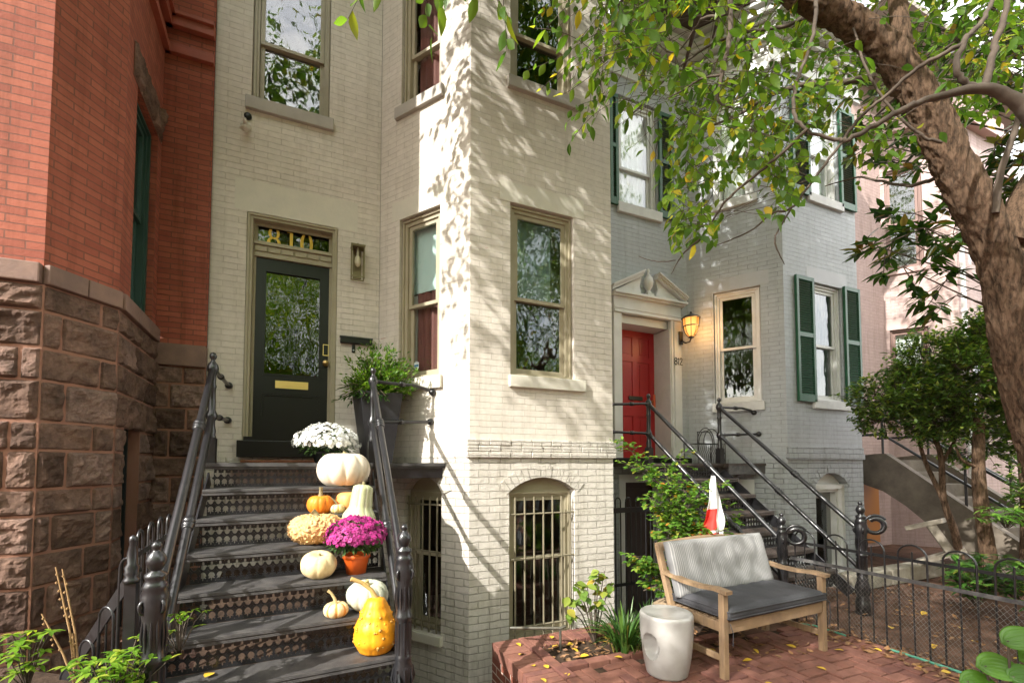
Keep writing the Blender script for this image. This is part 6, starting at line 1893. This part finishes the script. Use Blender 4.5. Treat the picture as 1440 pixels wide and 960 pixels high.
shrub_tree('crooked multi stem holly with layered dark green crown by the pink house steps', (7.77, 3.16, .2),
           [([(7.80, 3.16, .1), (7.62, 3.15, .65), (7.50, 3.20, 1.1), (7.46, 3.2, 1.7), (7.35, 3.3, 2.1)], .05, .022), ([(7.52, 3.2, 1.05), (7.36, 3.32, 1.6), (7.28, 3.36, 2.0)], .030, .016), ([(7.47, 3.2, 1.55), (7.62, 3.1, 1.9), (7.58, 3.05, 2.3)], .022, .012)],
           [((7.35, 3.3, 2.48), (.42, .36, .34)), ((6.75, 3.3, 2.42), (.42, .34, .22)), ((7.75, 3.0, 2.65), (.46, .40, .42)), ((6.42, 3.38, 2.33), (.30, .26, .15)), ((7.2, 3.2, 2.82), (.42, .36, .28)), ((6.60, 3.40, 2.10), (.30, .22, .12)), ((7.9, 3.0, 1.75), (.3, .3, .25)), ((6.95, 3.1, 2.2), (.5, .35, .30)), ((7.3, 3.0, 2.0), (.4, .35, .25)), ((7.7, 3.0, 2.2), (.45, .4, .3))], 21000, .072)
shrub_tree('tall dense holly with thick shaggy trunk behind the mesh fence', (7.36, 2.75, .2),
           [([(7.40, 2.72, .1), (7.30, 2.74, .7), (7.26, 2.76, 1.4), (7.22, 2.72, 2.1)], .085, .05), ([(7.26, 2.75, 1.5), (7.05, 2.82, 1.6), (7.0, 2.85, 1.75)], .02, .012), ([(7.75, 2.5, .1), (7.62, 2.45, 1.0), (7.55, 2.45, 2.0)], .12, .07)],
           [((7.4, 2.62, 2.72), (.55, .48, .50)), ((7.0, 2.72, 2.55), (.45, .40, .34)), ((7.75, 2.3, 2.45), (.50, .48, .60)), ((7.3, 2.5, 3.0), (.42, .4, .25)), ((7.75, 2.1, 1.75), (.35, .4, .22)), ((7.6, 2.2, 1.25), (.4, .4, .3))], 21000, .072)

# ================================================================== beds and ground plants


def tuft(name, label, c, n, L, W_, m, cat, group=None, spread=.12, arch=.9):
    t = thing(name, label, cat, c, group); mb = MB()
    for i in range(n):
        a = rnd(0, 2 * PI); p = V(c) + V((math.cos(a), math.sin(a), 0)) * rnd(0, spread); l = L * rnd(.6, 1.15); d = V((math.cos(a), math.sin(a), 0)); out_ = rnd(.25, arch)
        pts = []
        for k in range(7):
            f = k / 6; pts.append(p + d * (l * out_ * f ** 1.4) + V((0, 0, l * (1.0 * f - .62 * out_ * f * f * 1.3))))
        s = V((-d.y, d.x, 0)); vs = []; fs = []
        for k, q in enumerate(pts):
            w_ = W_ * (1 - (k / 6) ** 2.2) * .5 + .0006; vs += [q - s * w_, q + V((0, 0, -w_ * .5)), q + s * w_]
        for k in range(6): fs += [(3 * k, 3 * k + 1, 3 * k + 4, 3 * k + 3), (3 * k + 1, 3 * k + 2, 3 * k + 5, 3 * k + 4)]
        mb.add(vs, fs, 0, True)
    mb.build('leaves', m, t); return t


LR = leafmat('strap_leaf', [(0, (.025, .075, .015)), (.7, (.06, .14, .025)), (.93, (.12, .22, .04)), (1, (.38, .30, .07))], .25, .35, .5)
tuft('liriope_clump', 'arching strap leaved grass clump behind the ceramic stool', (2.42, 3.18, .0), 150, .50, .016, LR, 'plant', spread=.13)
tuft('liriope_clump', 'small grass clump at the wall behind the planting bed', (2.85, 3.42, .0), 60, .34, .012, LR, 'plant', spread=.08)
# hydrangea-like sapling
sg = thing('leafy_sapling', 'young broad leaved sapling turning yellow in front of the barred window', 'plant', (2.25, 3.36, 0))
SL = leafmat('sapling_leaf', [(0, (.10, .19, .04)), (.5, (.19, .28, .05)), (.8, (.30, .34, .06)), (1, (.45, .30, .05))], .4)
lf = MB(); st = MB()
for (x, y, z) in ((2.02, 3.42, .42), (2.12, 3.34, .47), (2.20, 3.42, .50), (2.30, 3.44, .53), (2.36, 3.40, .46), (2.16, 3.46, .36), (2.40, 3.44, .60), (1.98, 3.38, .33), (2.26, 3.36, .38), (2.08, 3.40, .54), (2.46, 3.42, .50), (2.30, 3.38, .62)):
    e = V((x, y, z)); b0_ = V((2.25, 3.38, .0)); st.tube([b0_, b0_.lerp(e, .5) + V((0, 0, .06)), e], [.007, .005, .003], 6)
    for k in range(5):
        a = rnd(0, 2 * PI); leaf(lf, e - V((0, 0, rnd(0, .06))), (math.cos(a), math.sin(a) - .2, rnd(-.7, .1)), (rnd(-.5, .5), rnd(-.8, .2), 1), rnd(.075, .115), rnd(.055, .085), 0, True, .2)
lf.build('foliage', SL, sg); st.build('stem', TW, sg)
# climbing rose beside the red door steps
vn = thing('climbing_rose', 'bright green climbing rose sprawling up beside the red door steps', 'plant', (3.15, 3.45, 0))
VL = leafmat('rose_leaf', [(0, (.06, .15, .02)), (.5, (.12, .25, .035)), (.85, (.22, .34, .05)), (.97, (.40, .36, .06)), (1, (.45, .12, .02))], .45)
lf = MB(); st = MB()
PXS = [((965, 770, 3.75), (940, 700, 3.85), (905, 655, 3.95), (876, 620, 4.0)), ((965, 770, 3.75), (955, 720, 3.8), (925, 680, 3.85), (888, 655, 3.9)), ((965, 770, 3.75), (968, 720, 3.8), (960, 680, 3.9), (955, 635, 4.0)), ((965, 770, 3.75), (985, 730, 3.8), (1000, 705, 3.9), (1030, 735, 4.0)), ((960, 770, 3.75), (945, 735, 3.8), (930, 720, 3.8), (915, 700, 3.8)), ((970, 770, 3.75), (950, 745, 3.7), (945, 700, 3.8), (935, 660, 3.9)), ((960, 765, 3.75), (975, 740, 3.7), (990, 745, 3.7), (1010, 750, 3.7)), ((950, 770, 3.75), (940, 755, 3.7), (955, 735, 3.7), (975, 725, 3.8)), ((965, 770, 3.8), (960, 730, 3.7), (985, 690, 3.8), (1010, 680, 3.9)), ((950, 765, 3.75), (935, 745, 3.8), (948, 715, 3.75), (965, 690, 3.8)), ((905, 830, 3.5), (925, 820, 3.5), (910, 800, 3.5), (896, 782, 3.5)), ((940, 840, 3.5), (935, 820, 3.5), (925, 805, 3.5), (905, 790, 3.5))]
for ps in PXS:
    q = [C0 + (FW + RT * ((x - 720) / FPX) - UP * ((y - 625) / FPX)) * (Y * 1.17) for x, y, Y in ps]
    P, R = smooth(q, [.007, .005, .004, .002], 7); st.tube(P, R, 6)
    for i, p in enumerate(P):
        if i < 3: continue
        for k in range(4):
            a = rnd(0, 2 * PI); d = V((math.cos(a), math.sin(a), rnd(-.2, .4))); e = p + d * rnd(.03, .16); st.tube([p, e], .002, 3, cap=False)
            for j in range(4): leaf(lf, p.lerp(e, rnd(.4, 1.1)), d + V((rnd(-.9, .9), rnd(-.9, .9), rnd(-.5, .4))), (rnd(-.4, .4), rnd(-.6, .2), 1), rnd(.035, .065), rnd(.024, .042), 0, True, .15)
lf.build('foliage', VL, vn); st.build('stem', TW, vn)
# ground plants behind the mesh fence
GP_ = leafmat('groundcover_leaf', [(0, (.025, .07, .015)), (.6, (.06, .15, .025)), (.9, (.13, .26, .04)), (1, (.3, .28, .05))], .3)


def bushlet(name, label, c, r, h, n, L, m, cat='plant', group=None, wid=.35):
    t = thing(name, label, cat, c, group); lf = MB(); st = MB(); c = V(c)
    for i in range(n):
        a = rnd(0, 2 * PI); q = c + V((math.cos(a) * r * rnd(0, 1), math.sin(a) * r * rnd(0, 1), h * rnd(.25, 1)))
        st.tube([c + (q - c) * .1 * 1.0 + V((0, 0, -.01)), c.lerp(q, .6) + V((0, 0, .03)), q], .003, 3, cap=False)
        for j in range(6): 
            b_ = rnd(0, 2 * PI); leaf(lf, q, (math.cos(b_), math.sin(b_), rnd(-.35, .5)), (0, 0, 1), L * rnd(.7, 1.2), L * wid * rnd(.8, 1.2), 0, True, .25)
    lf.build('foliage', m, t); st.build('stem', TW, t); return t


for i, (x, y, r, h, n, lab) in enumerate(((6.15, 2.40, .30, .42, 42, 'low leafy ground plant nearest the scrolled concrete seat'), (6.45, 2.10, .36, .50, 52, 'bushy ground plant under the tall shaggy holly'), (6.0, 1.75, .34, .46, 46, 'broad leafy ground plant close behind the wire mesh fence'), (6.7, 2.55, .30, .46, 40, 'ground plant at the foot of the crooked holly stems'), (6.5, 1.5, .4, .62, 54, 'tall leafy ground plant at the edge beyond the trunk'))):
    bushlet('ground_plant', lab, (x, y, .12), r, h, n, .12, GP_, group='ground plants in the garden')
bushlet('fern_plant', 'bright feathery fern sprouting below the tall holly', (7.0, 2.45, .85), .24, .22, 34, .11, leafmat('fern_leaf', [(0, (.10, .25, .04)), (1, (.22, .40, .07))], .4), wid=.22)
# big leaves close to the camera by the trunk
ho = thing('hosta_plant', 'large glossy heart shaped leaves low beside the tree trunk', 'plant', (2.80, .98, 0))
HO = leafmat('hosta_leaf', [(0, (.05, .13, .015)), (1, (.09, .20, .02))], .35, .4, .4); lf = MB(); st = MB()


def broad(mb, p, d, up, L, W_):
    d = V(d).normalized(); s = d.cross(V(up)).normalized(); u = s.cross(d); vs = []; fs = []; nk = 14
    for i in range(nk + 1):
        t = i / nk; w_ = W_ * .5 * (math.sin(PI * t ** .72) ** .75 if 0 < t < 1 else 0); c = V(p) + d * L * (t - .06) - u * L * .28 * t * t
        for j in range(-10, 11):
            f = j / 10; vs.append(c + s * w_ * f + u * (w_ * .35 * f * f + .0035 * math.cos(f * 24) * (1 - t) - .10 * L * f * f * (1 - t)) - d * L * .10 * f * f * (1 - t))
    for i in range(nk):
        for j in range(20): fs.append((i * 21 + j, i * 21 + j + 1, i * 21 + j + 22, i * 21 + j + 21))
    mb.add(vs, fs, 0, True)


for x, y, Y, dx, dz, L in ((1385, 935, 1.95, .8, .02, .17), (1360, 957, 1.95, .7, -.02, .15), (1417, 900, 1.92, .55, .28, .14), (1425, 950, 1.9, .6, .1, .14), (1445, 925, 1.92, .9, .2, .16), (1400, 975, 1.95, .8, -.3, .16)):
    p = C0 + (FW + RT * ((x - 720) / FPX) - UP * ((y - 625) / FPX)) * Y
    broad(lf, p, RT * dx + V((0, 0, dz)) - FW * .25, V((0, 0, 1)) - FW * .9, L, L * .74); st.tube([p, p.lerp(V((2.80, .98, .0)), .4) + V((0, 0, .03)), (2.80, .98, 0)], .005, 5)
lf.build('leaves', HO, ho); st.build('stem', TW, ho)
# weeds at the foot of the newel
WL_ = leafmat('weed_leaf', [(0, (.09, .20, .02)), (.6, (.18, .32, .03)), (1, (.40, .42, .06))], .45)
bushlet('weed_clump', 'sunlit bright green weeds around the foot of the newel', (-.80, 2.62, .38), .22, .34, 110, .05, WL_, 'weed', 'weeds by the brownstone wall', .38)
bushlet('weed_clump', 'small leafy weed low against the brownstone wall', (-1.22, 2.92, .50), .12, .26, 22, .05, WL_, 'weed', 'weeds by the brownstone wall', .4)
bushlet('weed_clump', 'weed sprig growing out beside the lower end of the railing', (-.60, 2.78, .62), .12, .20, 14, .032, WL_, 'weed', 'weeds by the brownstone wall', .4)
mb = MB(); mb.prism((-1.5, 2.3, -.1), (1, 0, 0), (0, 1, 0), (0, 0, .5), [(0, 0), (.78, 0), (.78, .70), (.35, .95), (0, 1.2)])
tag(mb.build('weed_bed', MT['soil']), kind='structure')
sd = thing('dry_stalks', 'dead brown flower stalks standing against the brownstone wall', 'plant', (-1.08, 3.0, .4)); mb = MB()
for (x, y, z) in ((-1.19, 3.06, 1.03), (-1.16, 3.05, 1.02), (-1.24, 3.07, .80), (-1.10, 3.02, .70)):
    b1 = V((-1.07 + rnd(-.03, .03), 3.0, .4)); e = V((x, y, z)); mb.tube([b1, b1.lerp(e, .5) + V((.012, 0, 0)), e], [.006, .005, .003], 5)
    for k in range(7): mb.lathe(b1.lerp(e, .55 + .065 * k) + V((rnd(-.012, .012), 0, 0)), [(.0, -.008), (.007, 0), (0, .009)], 5)
mb.build('stem', mat('dry_stalk', (.33, .20, .09), .9), sd)

# ================================================================== fallen leaves
FL = mat('yellow_leaf', (.62, .38, .03), .6, (.70, .46, .04), 30); FL2 = mat('tan_leaf', (.32, .17, .07), .7, (.24, .12, .05), 30)


def fallen(x, y, z, label, group, m=FL, L=.07):
    mb = MB(); a = rnd(0, 2 * PI); d = V((math.cos(a), math.sin(a), rnd(-.05, .15)))
    leaf(mb, (x, y, z + .010), d, (rnd(-.3, .3), rnd(-.3, .3), 1), L * rnd(.8, 1.2), L * .6, 0, True, rnd(-.1, .3)); o = mb.build('fallen_leaf', m); tag(o, label, 'leaf', group)


for x, y in ((1.52, 3.35), (1.54, 3.12), (1.60, 3.58), (1.50, 2.93), (1.62, 3.05), (1.95, 3.60), (1.72, 2.92)): fallen(x, y, .03, 'yellow leaf fallen on the brick coping of the planting bed', 'yellow leaves on the coping')
for x, y in ((2.06, 3.42), (2.0, 3.34), (2.35, 3.30), (2.42, 3.38), (2.22, 3.06), (2.62, 3.14), (2.05, 3.16), (1.86, 3.42), (2.7, 3.12)): fallen(x, y, .012, 'yellow leaf fallen on the dark soil of the bed', 'yellow leaves on the bed soil', L=.075)
for x, y in ((3.30, 2.05), (3.55, 2.25), (3.05, 2.9), (4.05, 2.42), (4.15, 2.6), (4.30, 2.0), (3.4, 2.75), (3.2, 2.6), (4.36, 1.86), (4.33, 2.35), (2.95, 2.3), (3.75, 2.62), (4.2, 2.75)): fallen(x, y, .0, 'yellow leaf fallen on the brick paving round the bench', 'yellow leaves on the patio')
for x, y in ((4.9, 2.2), (5.2, 1.75), (5.05, 2.6), (5.6, 2.3), (5.9, 2.7), (5.3, 2.1), (5.75, 1.5), (6.2, 3.0), (4.75, 1.75)): fallen(x, y, .0, 'yellow leaf fallen on the bare soil behind the fence', 'yellow leaves in the garden', L=.09)
fallen(-.52, 2.96, .392, 'single yellow leaf fallen on a black iron step', 'yellow leaf on the steps', L=.085)
mb = MB()
for i in range(900):
    if i < 330: x, y, z = rnd(4.2, 4.6), rnd(1.2, 3.2), .004
    elif i < 480: x, y, z = rnd(1.8, 3.1), rnd(3.12, 3.46), .012
    elif i < 560: x, y, z = rnd(2.9, 3.9), rnd(2.5, 3.3), .0
    else: x, y, z = rnd(4.6, 8.6), rnd(1.2, 3.6), .0
    a = rnd(0, 2 * PI); leaf(mb, (x, y, z + rnd(0, .015)), (math.cos(a), math.sin(a), rnd(-.1, .3)), (rnd(-.5, .5), rnd(-.5, .5), 1), rnd(.04, .08), rnd(.02, .045), random.choice((0, 0, 1)), False, rnd(-.2, .3))
tag(mb.build('leaf_litter', [FL2, mat('brown_leaf', (.16, .085, .045), .8, (.24, .13, .06), 20)]), kind='stuff')

# ================================================================== concrete stoop of the pink house
pc = thing('concrete_stoop', 'grey concrete arched steps of the pink house behind the hollies', 'front steps', (9.2, 3.6, 0))
mb = MB()
N_ = 8; zt = 1.62
prof = [(4.55, zt), (4.40, zt)]
for i in range(N_): prof += [(4.40 - .25 * i, zt - .195 * (i + 1) + .0), (4.40 - .25 * (i + 1), zt - .195 * (i + 1))]
arch = [(2.3, -.05), (3.18, -.05), (3.33, .14), (3.5, .31), (3.66, .48), (3.84, .66), (4.1, .90), (4.4, 1.11), (4.7, 1.22), (5.0, 1.26), (5.3, 1.27), (5.3, zt)]
side = [(2.35, .12), (2.35, -.05)] + arch[1:] + [(4.5, zt + .10), (4.35, zt + .10)]
mb.prism((8.5, 0, 0), (0, 1, 0), (0, 0, 1), (.14, 0, 0), side); mb.build('stringer', MT['concrete'], pc); mb = MB(); mb.prism((9.85, 0, 0), (0, 1, 0), (0, 0, 1), (.14, 0, 0), side)
mb.build('stringer', MT['concrete'], pc)
mb = MB()
for i in range(N_):
    y = 4.40 - .25 * i; z = zt - .195 * (i + 1); mb.box(8.63, y - .27, z - .05, 9.86, y, z); mb.box(8.63, y - .02, z - .001, 9.86, y, z + .15)
mb.box(8.63, 4.4, zt - .14, 9.86, 5.31, zt)
mb.build('tread', MT['concrete'], pc)
pr = thing('stair_railing', 'dark iron railing on the concrete steps of the pink house', 'railing', (9.0, 4.4, 1.6), 'stair railings'); mb = MB()
for x in (8.57, 9.92):
    mb = MB()
    for dz in (.42, .78): mb.tube([(x, 5.2, zt + dz), (x, 4.42, zt + dz), (x, 2.45, zt + dz - 1.50)], .022, 8)
    for y in (4.42, 3.4, 2.5): mb.tube([(x, y, zt - (4.42 - y) * .76 + .1), (x, y, zt - (4.42 - y) * .76 + .80)], .018, 8)
    mb.build('rail', MT['iron'], pr)
# weathered T shaped concrete piece leaning at the stoop
tt = thing('concrete_pedestal', 'weathered pale T shaped concrete piece leaning before the pink stoop', 'pedestal', (7.75, 3.3, .2)); mb = MB()
TP3 = lambda x, y, Y: C0 + (FW + RT * ((x - 720) / FPX) - UP * ((y - 625) / FPX)) * Y
mb.bar(TP3(1276, 742, 6.3), TP3(1328, 731, 6.0), .22, .06, ch=.01); mb.bar(TP3(1308, 737, 6.1), TP3(1343, 785, 5.95), .16, .10, ch=.012); mb.bar(TP3(1290, 790, 6.2), TP3(1358, 772, 5.9), .20, .07, ch=.012)
mb.build('slab', mat('weathered_stone', (.36, .32, .26), .9, (.24, .21, .17), 8, bump=.4), tt)
st_ = thing('stone_border', 'low pale stone edging blocks along the areaway of the pink house', 'stone edging', (7.2, 3.5, 0)); mb = MB()
for i in range(5): mb.cbox((6.2 + i * .42, 3.56, .10), (.20, 0, 0), (0, .10, 0), (0, 0, .10), ch=.02)
mb.build('block', mat('pale_stone', (.40, .37, .30), .9, (.28, .25, .2), 6, bump=.5), st_)

# ================================================================== across the street (seen in the panes)
FT = leafmat('far_leaf', [(0, (.09, .17, .022)), (.6, (.18, .29, .035)), (1, (.34, .36, .05))], .7)


def far_tree(label, x, y, h, r):
    t = thing('street_tree', label, 'tree', (x, y, -.1), 'trees across the street'); mb = MB(); barktube(mb, [(x, y, -.1), (x + .1, y, h * .35), (x, y, h * .8)], [.2, .15, .06], 12, .05, 4); mb.build('trunk', BARK, t)
    lf = MB()
    blobs = [(V((x + rnd(-.6, .6) * r, y + rnd(-.5, .5) * r, h * rnd(.35, .95))), r * rnd(.35, .6)) for i in range(11)]
    for c, rr in blobs:
        for i in range(430):
            n_ = V((random.gauss(0, 1), random.gauss(0, 1), random.gauss(0, 1))).normalized(); p = c + n_ * rr * rnd(.5, 1.05)
            if p.z < .4: continue
            leaf(lf, p, (rnd(-1, 1), rnd(-1, 1), rnd(-.7, .4)), (rnd(-.5, .5), rnd(-.5, .5), 1), rnd(.18, .30), rnd(.10, .16))
    lf.build('crown', FT, t)


for i, (x, y, h, r) in enumerate(((-7.5, -8, 9.5, 3.3), (-2.5, -7, 9, 3.1), (2.2, -7.5, 10, 3.4), (7, -6.8, 9, 3.1), (12, -7.5, 9.5, 3.2), (17, -7.5, 9, 3.2), (-.2, -10, 13, 3.6), (5, -10, 13, 3.6), (10.5, -10, 12, 3.6))):
    far_tree('broad green tree across the street, reflected in the windows', x, y, h, r)
fh = thing('row_house', 'brick house row across the street, reflected in the windows', 'house', (0, -16, 0)); mb = MB(); mb.box(-30, -20, -.2, 30, -16, 6.5); mb.build('wall', MT['red_brick'], fh)
mb = MB()
for i in range(-12, 13):
    for z in (1.2, 4.0): mb.box(i * 2.3 - .45, -16.0, z, i * 2.3 + .45, -15.96, z + 1.6)
mb.build('window', MT['trim_white'], fh)
